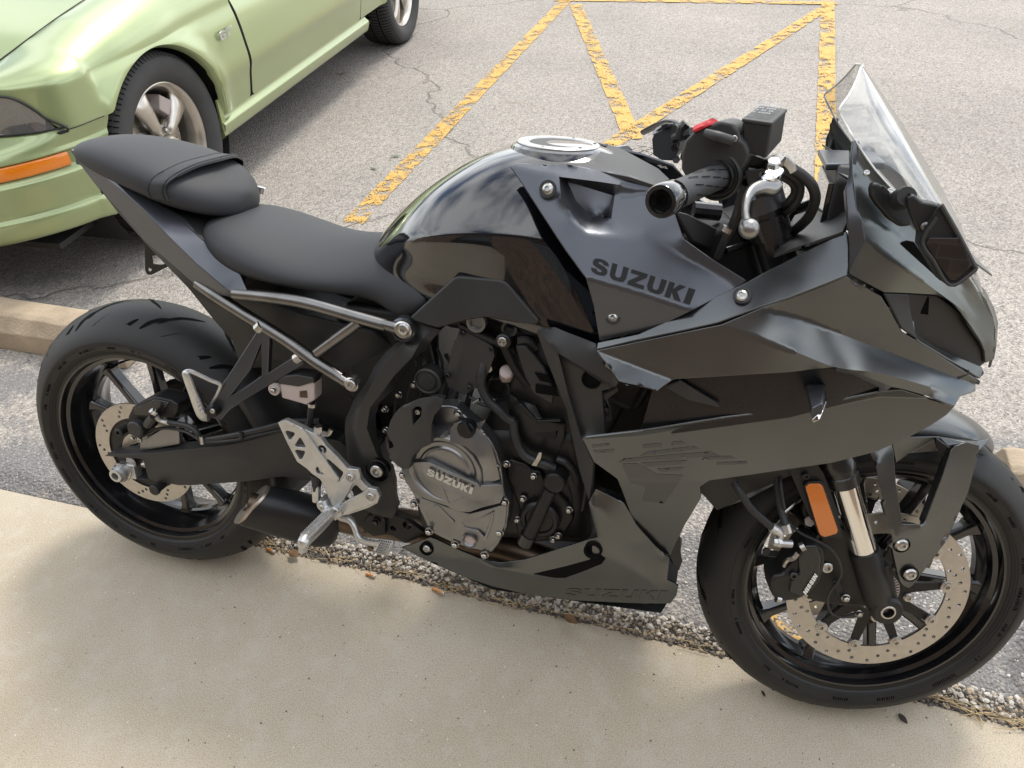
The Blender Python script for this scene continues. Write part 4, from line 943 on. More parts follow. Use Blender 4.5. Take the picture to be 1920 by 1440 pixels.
# inner black blade in the opening + recess panel
surf('duct_panel', [(1225, 725, .190), (1262, 705, .190), (1480, 695, .185), (1600, 690, .175), (1680, 722, .160), (1640, 745, .165), (1480, 785, .185), (1262, 815, .195), (1200, 812, .195)], M['blackpaint'], bike, t=.004, bev=.001, mir=True)
surf('duct_fin', [(1247, 728, .200), (1275, 716, .200), (1345, 758, .200), (1350, 766, .200), (1290, 752, .200)], M['plastic'], bike, t=.005, bev=.001, mir=True)
surf('duct_lip', [(1565, 688, .200), (1610, 695, .196), (1655, 713, .188), (1674, 727, .182), (1660, 736, .180), (1645, 738, .180), (1648, 730, .178), (1600, 706, .186), (1565, 698, .19)], M['satin'], bike, t=.006, bev=.002, mir=True)
# lower fairing
Lw = dict(a=(1092, 829, .215), b=(1098, 824, .216), c=(1200, 811, .216), d=(1350, 788, .214), e=(1512, 769, .208), f=(1600, 748, .198), g=(1650, 737, .188), h=(1690, 733, .176), i=(1740, 747, .150), j=(1790, 764, .118), k=(1775, 780, .112), l=(1745, 800, .118), m=(1700, 824, .125),
          n=(1640, 850, .135), o=(1560, 870, .145), p=(1480, 882, .155), q=(1400, 893, .165), r=(1355, 900, .170), s=(1325, 903, .172), t=(1313, 915, .170), u=(1315, 935, .165), v=(1300, 960, .160), w=(1283, 988, .155), x=(1270, 1016, .150), y=(1257, 1044, .142), z=(1225, 1030, .165), aa=(1194, 998, .180), ab=(1180, 960, .190), ac=(1166, 922, .198), ad=(1157, 900, .202), ae=(1113, 868, .212))
pM = PL((1092, 829, .218), (1790, 764, .126), (1355, 900, .176)); pN = PL(pM(1157, 900), pM(1330, 903), (1257, 1044, .146)); pT = PL(pM(1092, 829), pM(1740, 750), (1350, 786, .196))
lo_ = [pT(1092, 825), pT(1098, 822), pT(1200, 810), pT(1350, 786), pT(1512, 766), pT(1600, 747), pT(1650, 737), pT(1690, 733)] + [pM(*p) for p in ((1740, 748), (1790, 764), (1775, 780), (1745, 800), (1700, 824), (1640, 850), (1560, 870), (1480, 882), (1400, 893), (1355, 900), (1330, 903))] + [pN(*p) for p in ((1313, 915), (1315, 935), (1300, 960), (1283, 988), (1270, 1016), (1257, 1044), (1225, 1030), (1194, 998), (1180, 960), (1166, 922))] + [pM(1157, 900), pM(1113, 868)]
lowf = surf('lower_fairing', lo_, M['matte'], bike, t=.004, bev=.004, seg=4, mir=True, ang=7, dense=0,
     cre=[[pT(1092, 825), pM(1200, 818), pM(1350, 795), pM(1512, 774), pM(1650, 745), pM(1740, 748)], [pM(1157, 900), pM(1240, 904), pM(1330, 903)]])
# ghost graphics: tone-on-tone stripes and figure
for k, pl in enumerate([[(1109, 836), (1144, 832), (1142, 837), (1112, 841)], [(1112, 846), (1153, 843), (1150, 849), (1116, 851)], [(1205, 835), (1240, 832), (1242, 839), (1206, 842)], [(1262, 829), (1280, 829), (1285, 834), (1258, 836)],
                        [(1215, 848), (1300, 838), (1312, 843), (1200, 856)], [(1170, 861), (1330, 848), (1350, 856), (1160, 868)], [(1200, 869), (1290, 864), (1275, 872), (1212, 876)], [(1320, 858), (1370, 856), (1378, 861), (1316, 863)], [(1232, 880), (1282, 877), (1276, 884), (1238, 886)], [(1345, 868), (1400, 866), (1402, 871), (1343, 873)],
                        [(1166, 871), (1195, 870), (1232, 890), (1282, 892), (1245, 945), (1205, 940), (1212, 915), (1180, 905)]]):
    o = surf('ghost_stripe', [(x, y, .2235 - max(0, (x - 1250)) * .00005 - max(0, y - 862) * .00021) for x, y in pl], M['ghost'], bike, t=.0, bev=0, dense=6); cling(o, lowf[0], .0005)
# inner mud guard edge behind the front wheel
surf('radiator_shroud', [(1299, 920, .13), (1318, 930, .13), (1345, 960, .12), (1400, 935, .11), (1470, 900, .11), (1520, 880, .11), (1450, 880, .12), (1330, 895, .14)], M['dark'], bike, t=.02, bev=.003, mir=True)
surf('shroud_gusset', [(1343, 958, .115), (1378, 920, .115), (1450, 885, .112), (1468, 902, .11), (1400, 938, .112)], M['satin'], bike, t=.004, bev=.001, mir=True)
surf('air_deflector', [(1256, 1044, .140), (1275, 1004, .136), (1277, 1040, .125), (1280, 1052, .122), (1273, 1072, .125), (1263, 1060, .132)], M['dark'], bike, t=.01, bev=.001, mir=True)
# belly pan
Bp = dict(a=(1117, 918, .186), b=(1171, 944, .184), c=(1192, 985, .184), d=(1225, 1022, .172), e=(1256, 1046, .150), f=(1251, 1088, .150), g=(1272, 1100, .148), h=(1268, 1118, .145), i=(1257, 1133, .138), j=(1180, 1132, .142), k=(1062, 1126, .150), l=(980, 1114, .152), m=(922, 1100, .152), n=(870, 1083, .150), o=(828, 1065, .146), p=(785, 1045, .142), q=(753, 1028, .138),
          r=(809, 1009, .146), s=(855, 1030, .158), t=(897, 1048, .166), u=(937, 1056, .168), v=(985, 1050, .172), w=(1040, 1033, .178), x=(1120, 1008, .182), y=(1103, 944, .186))
bel = surf('belly_pan', [Bp[k] for k in 'a b c d e f g h i j k l m n o p q r s t u v w x y'.split()], M['matte'], bike, t=.004, bev=.003, seg=3, mir=True, ang=16,
     cre=[[(1107, 945, .190), (1115, 948, .192), (1138, 975, .190), (1190, 1015, .182), (1250, 1044, .160)], [(1107, 945, .190), (1125, 1005, .188), (1142, 1045, .186), (1130, 1056, .184), (1090, 1070, .180), (1000, 1078, .176), (925, 1064, .172), (897, 1048, .166)],
          [(897, 1048, .166), (850, 1050, .158), (800, 1040, .146), (753, 1028, .138)], [(1142, 1045, .186), (1200, 1080, .172), (1257, 1133, .138)], [(925, 1064, .172), (1000, 1084, .175), (1150, 1085, .176)]],
     holes=[])
bslot = surf('belly_slot', [(1000, 1077), (1060, 1063), (1100, 1052), (1128, 1042), (1136, 1048), (1128, 1058), (1088, 1074), (1060, 1084), (1040, 1084)], M['groove'], bike, S=.1885, t=0, bev=0, dense=6)
cling(bslot, bel[0], .0006)
cling(text('ghost_lettering', 'SUZUKI', (1060, 1103, .1685), (1250, 1108, .1545), (1246, 1126, .150), (1062, 1117, .162), M['ghostfaint'], bike, shear=.02, t=0), bel[0], .0006, 3)
lathe('screw_well', [(-.004, .0155), (.0012, .0155), (.0005, .0125), (-.006, .011), (-.006, 0)], V(1111, 1035, .189), mat=M['groove'], parent=bike)
lathe('screw_well', [(-.004, .0135), (.0012, .0135), (.0005, .011), (-.003, .010)], V(799, 1031, .150), mat=M['groove'], parent=bike); bolt(V(800, 1030, .152), .0075, bike, kind='button')
surf('belly_bottom', [B(.66, -.12, .22), B(.66, .12, .22), B(.80, .13, .19), B(1.12, .13, .22), B(1.14, .08, .24), B(1.14, -.08, .24), B(1.12, -.13, .22), B(.80, -.13, .19)], M['dark'], bike, t=.004, bev=.001, flat2=(0, 1), tdir=(0, 0, .004))
# pillar cover between frame and fairing
surf('fairing_pillar', [(1006, 625, .196), (1010, 618, .190), (1040, 614, .176), (1065, 625, .184), (1117, 645, .194), (1119, 657, .203), (1160, 716, .212), (1156, 726, .208), (1128, 735, .19), (1135, 815, .19), (1092, 826, .20), (1112, 870, .20), (1104, 942, .182), (1085, 880, .178), (1062, 770, .184), (1030, 690, .19)], M['plastic'], bike, t=.006, bev=.004, seg=3, mir=True, ang=16,
     cre=[[(1046, 663, .198), (1065, 740, .196), (1090, 826, .196)], [(1046, 663, .198), (1145, 722, .210)], [(1010, 620, .196), (1046, 663, .198)], [(1048, 668, .188), (1070, 745, .186), (1092, 815, .186)], [(1048, 668, .188), (1140, 726, .194)]])
lathe('pillar_hole', [(-.001, .0155), (.001, .0155), (.0005, .0140), (-.004, .0138), (-.004, 0)], V(1109, 713, .197), mat=M['groove'], parent=bike)
surf('pillar_lattice', [(1088, 770), (1092, 760), (1155, 730), (1160, 735), (1140, 750), (1147, 790), (1120, 806), (1092, 815)], M['plastic'], bike, S=.182, t=.008, bev=.002, mir=False, holes=[[(1113, 762), (1132, 751), (1139, 765), (1118, 771)], [(1112, 785), (1135, 773), (1138, 780), (1118, 790)]])
surf('dark_gap_filler', [(880, 560), (1000, 600), (1130, 640), (1280, 690), (1560, 700), (1560, 760), (1290, 840), (1200, 940), (1090, 900), (1000, 800), (900, 720)], M['dark'], bike, S=.02, t=.01, bev=0)  # dark sheet added to stand in for shade; hides bright ground through the gaps
# ---- nose cowl and lamp surround
C_ = M['silverm']
surf('nose_cowl', [(1590, 514, .176), (1612, 470, .172), (1622, 452, .170), (1617, 418, .166), (1605, 395, .160), (1600, 345, .152), (1595, 290, .142), (1600, 266, .138), (1640, 320, .132), (1690, 375, .122), (1735, 425, .112), (1780, 480, .098), (1818, 525, .080), (1838, 560, .066), (1862, 600, .040), (1868, 640, .028), (1864, 675, .030), (1848, 682, .045), (1846, 660, .052), (1838, 640, .066), (1820, 612, .084), (1800, 588, .096), (1778, 566, .108), (1755, 555, .120), (1705, 552, .138), (1657, 550, .158), (1620, 530, .170)], C_, bike, t=.004, bev=.004, seg=3, mir=True, ang=16,
     cre=[[(1622, 452, .170), (1700, 505, .150), (1752, 545, .128), (1800, 580, .100), (1846, 645, .056)], [(1617, 418, .166), (1655, 427, .150), (1700, 462, .132), (1770, 520, .104), (1830, 600, .070), (1858, 645, .044)], [(1605, 395, .160), (1640, 400, .146), (1690, 440, .128)], [(1600, 300, .140), (1660, 380, .128), (1735, 450, .108), (1800, 530, .084)]])
surf('cowl_edge', [(1600, 264, .140), (1594, 290, .144), (1590, 330, .150), (1585, 360, .158), (1588, 400, .166), (1590, 435, .170), (1592, 470, .172), (1590, 512, .178), (1613, 470, .175), (1622, 452, .173), (1617, 418, .169), (1606, 396, .163), (1599, 350, .155), (1597, 290, .146)], M['satin'], bike, t=.012, bev=.002, mir=True)
def cen(px, py, dx=0): v = V(px, py, 0); v.y = 0; v.x += dx; return v
c1_, c2_, c3_, c4_, c5_, c6_ = [cen(*p) for p in ((1822, 518), (1846, 545), (1864, 580), (1871, 607), (1868, 650), (1862, 676))]
def off(v, s_, dx): return Vector((v.x - dx, -s_, v.z))
surf('nose_beak', [off(c1_, .060, .01), off(c2_, .050, .01), off(c3_, .040, .012), off(c4_, .035, .012), off(c5_, .034, .012), off(c6_, .034, .012), off(c6_, -.034, .012), off(c5_, -.034, .012), off(c4_, -.035, .012), off(c3_, -.040, .012), off(c2_, -.050, .01), off(c1_, -.060, .01)], C_, bike, t=.004, bev=.003, flat2=(1, 2), tdir=(-1, 0, -.2), cre=[[c1_, c2_, c3_, c4_, c5_, c6_]], dense=8)
surf('beak_side', [(1824, 521, .062), (1838, 544, .052), (1852, 576, .042), (1858, 607, .038), (1857, 650, .036), (1855, 676, .036), (1850, 668, .044), (1850, 610, .05), (1838, 572, .060)], M['silverm'], bike, t=.003, bev=.002, mir=True)
# upper cowl deck under the windscreen
surf('screen_base', [B(1.26, .135, 1.02), B(1.33, .12, .985), B(1.42, .10, .935), B(1.50, .06, .885), B(1.50, -.06, .885), B(1.42, -.10, .935), B(1.33, -.12, .985), B(1.26, -.135, 1.02), B(1.34, -.05, .99), B(1.34, .05, .99)], M['silverm'], bike, t=.003, flat2=(0, 1), tdir=(0, 0, -1), bev=.001)
# dark intake beside the lamp
surf('lamp_recess', [(1658, 552, .150), (1705, 553, .128), (1757, 557, .105), (1802, 590, .080), (1840, 645, .048), (1846, 682, .036), (1836, 690, .045), (1760, 660, .085), (1716, 635, .112), (1708, 600, .118)], M['dark'], bike, t=.004, bev=.001, mir=True)
surf('lamp_step', [(1657, 552, .158), (1704, 554, .140), (1708, 585, .136), (1716, 625, .134), (1722, 640, .132), (1690, 618, .148)], M['plastic'], bike, t=.004, bev=.002, mir=True)
surf('lamp_lip', [(1715, 632, .134), (1724, 642, .132), (1770, 670, .114), (1812, 695, .090), (1837, 712, .072), (1845, 700, .066), (1842, 690, .060), (1800, 672, .080), (1760, 655, .098), (1722, 630, .116), (1712, 600, .124)], M['matte'], bike, t=.004, bev=.002, mir=True)
surf('lamp_lip_edge', [(1724, 642, .130), (1770, 670, .112), (1812, 696, .088), (1838, 716, .072), (1836, 724, .072), (1828, 718, .080), (1760, 672, .116), (1716, 640, .134)], M['dark'], bike, t=.008, bev=.001, mir=True)
surf('intake_slot', [(1716, 560), (1742, 558), (1740, 592), (1726, 590), (1716, 578)], M['groove'], bike, S=.113, t=.0, bev=0)
for sg in (1, -1):
    surf('headlamp', [B(1.505, sg * .032, .79), B(1.505, sg * .032, .745), B(1.485, sg * .060, .740), B(1.485, sg * .062, .785)], M['blackpaint'], bike, t=.01, flat2=(1, 2), tdir=(-1, 0, 0))
# chin between the fairing sides
surf('chin_panel', [B(1.50, .095, .745), B(1.50, -.095, .745), B(1.42, -.13, .70), B(1.30, -.14, .66), B(1.30, .14, .66), B(1.42, .13, .70)], M['dark'], bike, t=.004, flat2=(0, 1), tdir=(0, 0, 1), bev=.001)
# front turn indicators on short stalks
for sg in (1, -1):
    Q = [(1508, 720, .175), (1526, 722, .200), (1540, 728, .225)]
    o = loft('turn_indicator', [[Vector((p.x, p.y * sg, p.z)) for p in [pt(q) for q in r]] for r in
        ([(1508, 730, .180), (1512, 722, .180), (1546, 722, .180), (1550, 728, .180), (1546, 750, .180), (1520, 752, .180)], [(1510, 732, .200), (1514, 725, .200), (1544, 724, .200), (1548, 730, .200), (1543, 755, .200), (1518, 760, .200)],
         [(1514, 750, .235), (1517, 742, .235), (1543, 737, .235), (1548, 742, .235), (1541, 770, .235), (1519, 778, .235)], [(1520, 776, .258), (1522, 768, .258), (1540, 758, .258), (1544, 762, .258), (1540, 779, .258), (1524, 788, .258)])], M['satin'], bike, ang=30)
    bevel(o, .002)
    o = surf('indicator_lens', [Vector((p.x, p.y * sg, p.z)) for p in [pt(q) for q in [(1543, 728, .206), (1549, 736, .206), (1549, 752, .232), (1543, 772, .252), (1536, 789, .262), (1524, 794, .262), (1522, 788, .260), (1533, 778, .258), (1540, 760, .238)]]], M['chrome'] if sg > 0 else M['chrome'], bike, t=.004, bev=.001)
# ---- windscreen
g = bpy.data.materials.new('screen'); g.use_nodes = True; nt = g.node_tree; nt.nodes.clear()
o_ = nt.nodes.new('ShaderNodeOutputMaterial'); tr = nt.nodes.new('ShaderNodeBsdfTransparent'); tr.inputs[0].default_value = (.90, .91, .90, 1)
gl = nt.nodes.new('ShaderNodeBsdfGlossy'); gl.inputs['Roughness'].default_value = .02
fr = nt.nodes.new('ShaderNodeLayerWeight'); mxs = nt.nodes.new('ShaderNodeMixShader'); pw = nt.nodes.new('ShaderNodeMath'); pw.operation = 'POWER'; pw.inputs[1].default_value = 3.2
ml = nt.nodes.new('ShaderNodeMath'); ml.operation = 'MULTIPLY_ADD'; ml.inputs[1].default_value = .85; ml.inputs[2].default_value = .15; ml.use_clamp = True
df = nt.nodes.new('ShaderNodeBsdfDiffuse'); df.inputs[0].default_value = (.8, .8, .78, 1); m0 = nt.nodes.new('ShaderNodeMixShader'); m0.inputs[0].default_value = .13  # pale diffuse share paints in the milky sky reflection on the screen
nt.links.new(tr.outputs[0], m0.inputs[1]); nt.links.new(df.outputs[0], m0.inputs[2])
nt.links.new(fr.outputs['Facing'], pw.inputs[0]); nt.links.new(pw.outputs[0], ml.inputs[0]); nt.links.new(ml.outputs[0], mxs.inputs[0]); nt.links.new(m0.outputs[0], mxs.inputs[1]); nt.links.new(gl.outputs[0], mxs.inputs[2]); nt.links.new(mxs.outputs[0], o_.inputs[0]); M['screen'] = g
# near edge of the screen, traced; section arcs lean over the centre line
edge_ = [(1614, 129, .034), (1606, 152, .060), (1592, 180, .088), (1575, 204, .112), (1576, 218, .114), (1590, 243, .124), (1602, 264, .136), (1640, 320, .133), (1690, 375, .122), (1735, 425, .112), (1780, 480, .098), (1815, 520, .080), (1832, 548, .062)]
crown_ = [(1613, 123), (1624, 137), (1640, 161), (1659, 188), (1668, 202), (1684, 226), (1700, 251), (1728, 296), (1757, 345), (1782, 392), (1803, 440), (1818, 492), (1830, 530)]
rings = []
for (ex, ey, es), (qx, qy) in zip(edge_, crown_):
    a_ = V(ex, ey, es); c_ = V(qx, qy, -.012); c_.y = 0
    rings.append([Vector((a_.x + (c_.x - a_.x) * f_, a_.y * -u * -1, a_.z + (c_.z - a_.z) * f_)) for u, f_ in ((1 - 2 * k / 16, sqrt(max(0, 1 - (1 - 2 * k / 16) ** 2)) ** .85) for k in range(17))])
scr = loft('windscreen', rings, M['screen'], bike, closed=False, cap=False, sub=2)
# rolled rim of the screen
rim_ = [r[0] for r in rings[::-1]] + rings[0][1:-1] + [r[-1] for r in rings]
mat('rimclear', (.62, .63, .60), .12, .2, spec=.8)
tube('screen_rim', rim_[:], .0016, M['rimclear'], bike, n=6, sub=3)
for p in ((1624, 326, .146), (1668, 360, .135)): bolt(V(*p), .0042, bike, (-.1, -.8, .5), 'button')
# instrument housing
surf('meter_housing', [B(1.265, .085, 1.000), B(1.265, .08, .93), B(1.27, .05, .885), B(1.27, -.05, .885), B(1.265, -.08, .93), B(1.265, -.085, 1.00), B(1.265, -.07, 1.02), B(1.265, .07, 1.02)], M['plastic'], bike, t=.03, bev=.006, flat2=(1, 2), tdir=(1, 0, 0))
surf('display', [B(1.258, .075, .995), B(1.258, .07, .925), B(1.258, -.07, .925), B(1.258, -.075, .995)], M['gloss'], bike, t=.008, bev=.002, flat2=(1, 2), tdir=(1, 0, 0))
surf('meter_visor', [B(1.25, .070, 1.020), B(1.33, .05, 1.025), B(1.33, -.05, 1.025), B(1.25, -.070, 1.020)], M['satin'], bike, t=.01, bev=.003, flat2=(0, 1), tdir=(0, 0, -1))
surf('cockpit_panel', [(1600, 268, -.150), (1562, 232, -.140), (1548, 262, -.150), (1543, 310, -.155), (1546, 345, -.155), (1556, 358, -.150), (1580, 340, -.14), (1598, 300, -.14)], M['plastic'], bike, t=.006, bev=.002)
# inner fairing trays
surf('inner_tray', [(1450, 480, .15), (1580, 436, .145), (1590, 400, .10), (1575, 395, .07), (1535, 390, -.02), (1490, 405, -.04), (1470, 440, .05)], M['plastic'], bike, t=.004, bev=.002, cre=[[(1460, 465, .13), (1545, 432, .11), (1588, 415, .11)]])
surf('inner_tray', [(1480, 420, -.14), (1545, 385, -.14), (1590, 355, -.13), (1597, 300, -.13), (1575, 340, -.15), (1500, 395, -.16)], M['plastic'], bike, t=.004, bev=.002)
surf('cable_tray', [(1488, 432, .06), (1530, 427, .05), (1575, 418, .07), (1585, 405, .08), (1560, 402, .04), (1520, 418, 0), (1495, 420, .0)], M['engine'], bike, t=.006, bev=.002)
# right-hand mirror, folded down, on its rubber foot
surf('mirror_foot', [(1632, 356, .160), (1638, 346, .160), (1652, 346, .156), (1665, 360, .154), (1690, 372, .148), (1706, 392, .144), (1712, 410, .142), (1710, 425, .144), (1692, 428, .150), (1668, 412, .156), (1645, 386, .160), (1634, 370, .162)], M['dark'], bike, t=.012, bev=.004, seg=3)
surf('foot_slot', [(1648, 352), (1656, 350), (1668, 362), (1665, 368), (1657, 362)], M['rubber'], bike, S=.168, t=.004, bev=.001)
tube('mirror_stem', [(1684, 378, .160), (1694, 372, .175), (1700, 370, .185)], [.013, .014, .012], M['dark'], bike, 14)
surf('mirror_arm', [(1700, 372, .196), (1712, 366, .196), (1728, 380, .196), (1752, 384, .196), (1768, 392, .196), (1778, 408, .196), (1780, 430, .196), (1772, 444, .196), (1755, 448, .196), (1732, 446, .196), (1718, 436, .196), (1712, 420, .196), (1704, 398, .196)], M['dark'], bike, t=.020, bev=.004, seg=3)
bolt(V(1735, 427, .199), .0058, bike, kind='button', mat=M['engine']); bolt(V(1760, 435, .199), .0058, bike, kind='button', mat=M['engine'])
surf('mirror_housing', [(1722, 455, .205), (1728, 440, .205), (1756, 396, .203), (1764, 386, .202), (1770, 388, .202), (1795, 435, .200), (1829, 502, .198), (1831, 507, .198), (1808, 528, .20), (1790, 540, .202), (1778, 539, .202), (1766, 530, .204), (1742, 490, .205), (1725, 464, .205)], M['dark'], bike, t=.024, bev=.005, seg=3)
surf('mirror_glass', [(1734, 458, .206), (1742, 448, .206), (1800, 448, .206), (1822, 500, .206), (1790, 528, .206), (1780, 526, .206), (1760, 500, .206)], M['gloss'], bike, t=.002, bev=.0008)
tube('housing_edge', [(1764, 386, .206), (1795, 440, .204), (1830, 507, .202)], .0028, M['plastic'], bike, 6)
tube('housing_edge', [(1756, 410, .209), (1729, 455, .209), (1750, 492, .209), (1772, 530, .209), (1790, 536, .208), (1812, 522, .206), (1830, 507, .204)], .0022, M['plastic'], bike, 6)
surf('cowl_vent', [(1688, 458, .140), (1700, 452, .136), (1714, 456, .134), (1740, 495, .120), (1765, 530, .112), (1750, 520, .118)], M['groove'], bike, t=.004, bev=.001, mir=True)
for o in [x for x in COL.objects if x.parent == bike and x.name.split('.')[0] in ('mirror_foot', 'mirror_arm', 'mirror_housing', 'mirror_glass', 'mirror_stem')]: mirobj(o)
# ---- engine
D_ = M['engdark']
box('crankcase', B(.80, .0, .43), (.34, .28, .24), M['dark'], bike, rot=Matrix.Rotation(-.15, 3, 'Y'), bev=.03)
box('cylinder_block', B(.90, .0, .60), (.20, .26, .22), M['dark'], bike, rot=Matrix.Rotation(.35, 3, 'Y'), bev=.02)
box('cylinder_head', B(.96, .0, .70), (.20, .28, .12), M['dark'], bike, rot=Matrix.Rotation(.35, 3, 'Y'), bev=.02)
box('airbox', B(.86, .0, .77), (.34, .24, .12), M['dark'], bike, bev=.02)
box('battery_box', B(.58, .0, .62), (.18, .16, .20), M['dark'], bike, bev=.015)
surf('radiator', [B(1.20, .14, .72), B(1.10, .14, .36), B(1.10, -.14, .36), B(1.20, -.14, .72)], M['dark'], bike, t=.03, flat2=(1, 2), tdir=(-1, 0, 0))
bm = bmesh.new()
for k in range(38):
    z = .37 + k * .009; x = 1.085 + (z - .36) * .28
    for a in (-.13,): 
        q = [bm.verts.new(v) for v in (B(x - .012, .13, z), B(x - .012, -.13, z), B(x - .002, -.13, z), B(x - .002, .13, z))]; bm.faces.new(q)
tag(bm_obj('radiator_fins', bm, M['engdark'], bike, ang=None), kind='stuff')
# clutch cover: flange, raised ring, dished face
fl = [(825, 762), (843, 762), (858, 766), (866, 776), (878, 787), (893, 798), (909, 814), (922, 832), (931, 850), (939, 875), (942, 895), (944, 914), (947, 930), (955, 942), (954, 965), (950, 990), (943, 1005), (935, 1022), (922, 1038), (905, 1035), (880, 1030), (852, 1021), (828, 1010), (804, 997), (797, 980), (788, 962), (775, 930), (764, 910), (756, 892), (753, 878), (760, 850), (770, 815), (790, 785)]
surf('engine_cover', fl, M['engine'], bike, S=.168, t=.03, bev=.004, seg=3)
def cz(px, py, s): return V(px, py, s)
cc = V(831, 886, .198); CX, CZ = cc.x, cc.z
def CP(s): return B(CX, s, CZ)
lathe('clutch_ring', [(-.04, .0745), (-.012, .0735), (.000, .0700), (.006, .0650), (.006, .0600), (.001, .0560), (-.001, .0520)], CP(.190), n=72, mat=M['engine'], parent=bike)
lathe('clutch_face', [(-.002, .0560), (.001, .0540), (.001, .0470), (.0035, .0440), (.0040, .0400), (.0028, .0392), (.0028, 0)], CP(.190), n=72, mat=M['engine'], parent=bike, ang=20)
# swelling below the lettering
sw = [(753, 882, .176), (757, 860, .186), (766, 868, .194), (790, 868, .2025), (801, 868, .2045), (850, 893, .2045), (897, 912, .200), (942, 910, .186), (945, 930, .178), (938, 945, .180), (905, 953, .190), (880, 962, .192), (855, 960, .194), (838, 950, .195), (800, 938, .190), (775, 925, .180), (760, 905, .178)]
surf('cover_bulge', sw, M['engine'], bike, t=.02, bev=.003, seg=2, ang=16, cre=[[(801, 868, .2045), (798, 889, .2035), (795, 892, .202)], [(797, 893, .2035), (885, 932, .2015), (905, 940, .196)], [(850, 893, .2045), (897, 912, .200), (897, 918, .200)]])
lower_ = [(790, 935, .182), (838, 952, .186), (880, 965, .186), (938, 950, .180), (951, 950, .176), (947, 985, .176), (936, 1010, .176), (920, 1028, .174), (895, 1028, .176), (862, 1016, .178), (812, 995, .176), (800, 968, .178)]
surf('cover_lower', lower_, M['engine'], bike, t=.012, bev=.003, ang=16, cre=[[(838, 952, .186), (862, 1016, .178)]])
surf('cover_rib', [(863, 978), (900, 972), (927, 960), (922, 985), (911, 1016), (906, 1016), (895, 1000), (870, 994)], M['engine'], bike, S=.1835, t=.004, bev=.0012, holes=[[(867, 981), (901, 975), (922, 966), (917, 985), (908, 1008), (897, 996), (872, 990)]])
surf('cover_rib', [(826, 912, .2025), (878, 933, .2015), (876, 938, .200), (842, 950, .196), (838, 946, .198)], M['engine'], bike, t=.003, bev=.0008, holes=[[(831, 917, .202), (872, 934, .201), (842, 945, .197)]])
surf('cover_rib', [(812, 950), (822, 948), (852, 980), (850, 985)], M['engine'], bike, S=.1855, t=.003, bev=.0008)
text('lettering', 'SUZUKI', (803, 879, .2085), (888, 916, .2070), (884, 928, .2070), (800, 891, .2085), M['silverprint'], bike, lift=.0006)
surf('name_ledge', [(802, 867, .204), (896, 909, .203), (901, 916, .203), (890, 912, .203), (806, 874, .204)], M['engine'], bike, t=.006, bev=.001)
surf('ring_boss', [(846, 803, .196), (852, 795, .194), (868, 790, .190), (885, 795, .188), (905, 812, .184), (921, 834, .182), (930, 862, .182), (938, 900, .182), (906, 912, .190), (905, 880, .196), (893, 855, .200), (873, 838, .202), (845, 832, .202)], M['engine'], bike, t=.02, bev=.004, seg=3, ang=16, cre=[[(868, 815, .198), (890, 830, .196), (908, 860, .194), (915, 905, .188)]])
lathe('oil_filler_cap', [(-.012, .0155), (.004, .0155), (.0065, .0140), (.0065, 0)], V(875, 806, .192), n=28, mat=D_, parent=bike)
surf('cap_grip', [(868, 796), (874, 794), (884, 815), (878, 817)], D_, bike, S=.2045, t=.008, bev=.001)
# black plastic cap over the clutch
surf('clutch_shield', [(732, 790, .196), (742, 774, .198), (753, 762, .200), (780, 751, .204), (795, 747, .206), (816, 744, .206), (833, 750, .204), (826, 767, .208), (815, 780, .210), (810, 797, .212), (809, 818, .213), (807, 835, .212), (795, 840, .212), (782, 847, .211), (772, 862, .209), (767, 880, .206), (757, 882, .202), (742, 872, .198), (732, 862, .196), (725, 840, .194), (725, 815, .194)], M['plastic'], bike, t=.022, bev=.005, seg=3, ang=16,
     cre=[[(753, 765, .204), (802, 769, .214), (807, 790, .214), (805, 833, .212)], [(742, 860, .204), (762, 872, .206), (770, 852, .211), (783, 842, .212), (805, 833, .212)], [(816, 744, .206), (802, 769, .214)]],
     holes=[[(772, 770, .207), (788, 764, .209), (789, 782, .211), (774, 799, .209)], [(726, 824, .195), (735, 830, .199), (738, 840, .20), (729, 843, .196)]])
surf('shield_pocket', [(768, 766), (792, 760), (793, 786), (772, 803)], M['dark'], bike, S=.192, t=.003, bev=0); surf('shield_pocket', [(722, 820), (740, 828), (742, 844), (726, 846)], M['dark'], bike, S=.184, t=.003, bev=0)
bolt(V(784, 773, .196), .0048, bike)
for (x, y) in ((859, 777), (905, 820), (931, 879), (947, 942), (937, 999), (909, 1041), (854, 1021), (805, 997), (777, 945), (756, 891)):
    bolt(V(x, y, .172), .0078, bike, kind='hex'); 
lathe('sight_glass', [(-.006, .0145), (.004, .0145), (.005, .0125), (.001, .011), (.000, .0098), (-.001, 0)], V(881, 1014, .180), n=28, mat=M['engine'], parent=bike); lathe('oil_window', [(.0, .0098), (.0005, 0)], V(881, 1014, .1805), n=20, mat=M['fluid'], parent=bike)
# second cover in front with water pump and pipe
surf('stator_cover', [(948, 868), (955, 862), (985, 872), (1000, 884), (1012, 885), (1022, 900), (1070, 950), (1076, 975), (1062, 1000), (1040, 1016), (1005, 1018), (972, 1010), (966, 985), (975, 960), (962, 925), (950, 895)], D_, bike, S=.150, t=.04, bev=.006, seg=3)
lathe('round_cover', [(-.02, .036), (.006, .036), (.010, .032), (.010, .026), (.007, .024), (.007, 0)], V(1013, 972, .156), n=48, mat=D_, parent=bike)
lathe('pump_cap', [(-.03, .0185), (.002, .0185), (.005, .0165), (.005, 0)], V(1040, 906, .178), n=36, mat=D_, parent=bike)
tube('water_pipe', [(1033, 918, .174), (1020, 945, .174), (1004, 980, .174), (988, 1012, .174)], [.0115, .0120, .0125, .013], D_, bike, 16)
tube('pipe_end', [(992, 1003, .174), (984, 1019, .174)], .0148, M['blackpaint'], bike, 16)
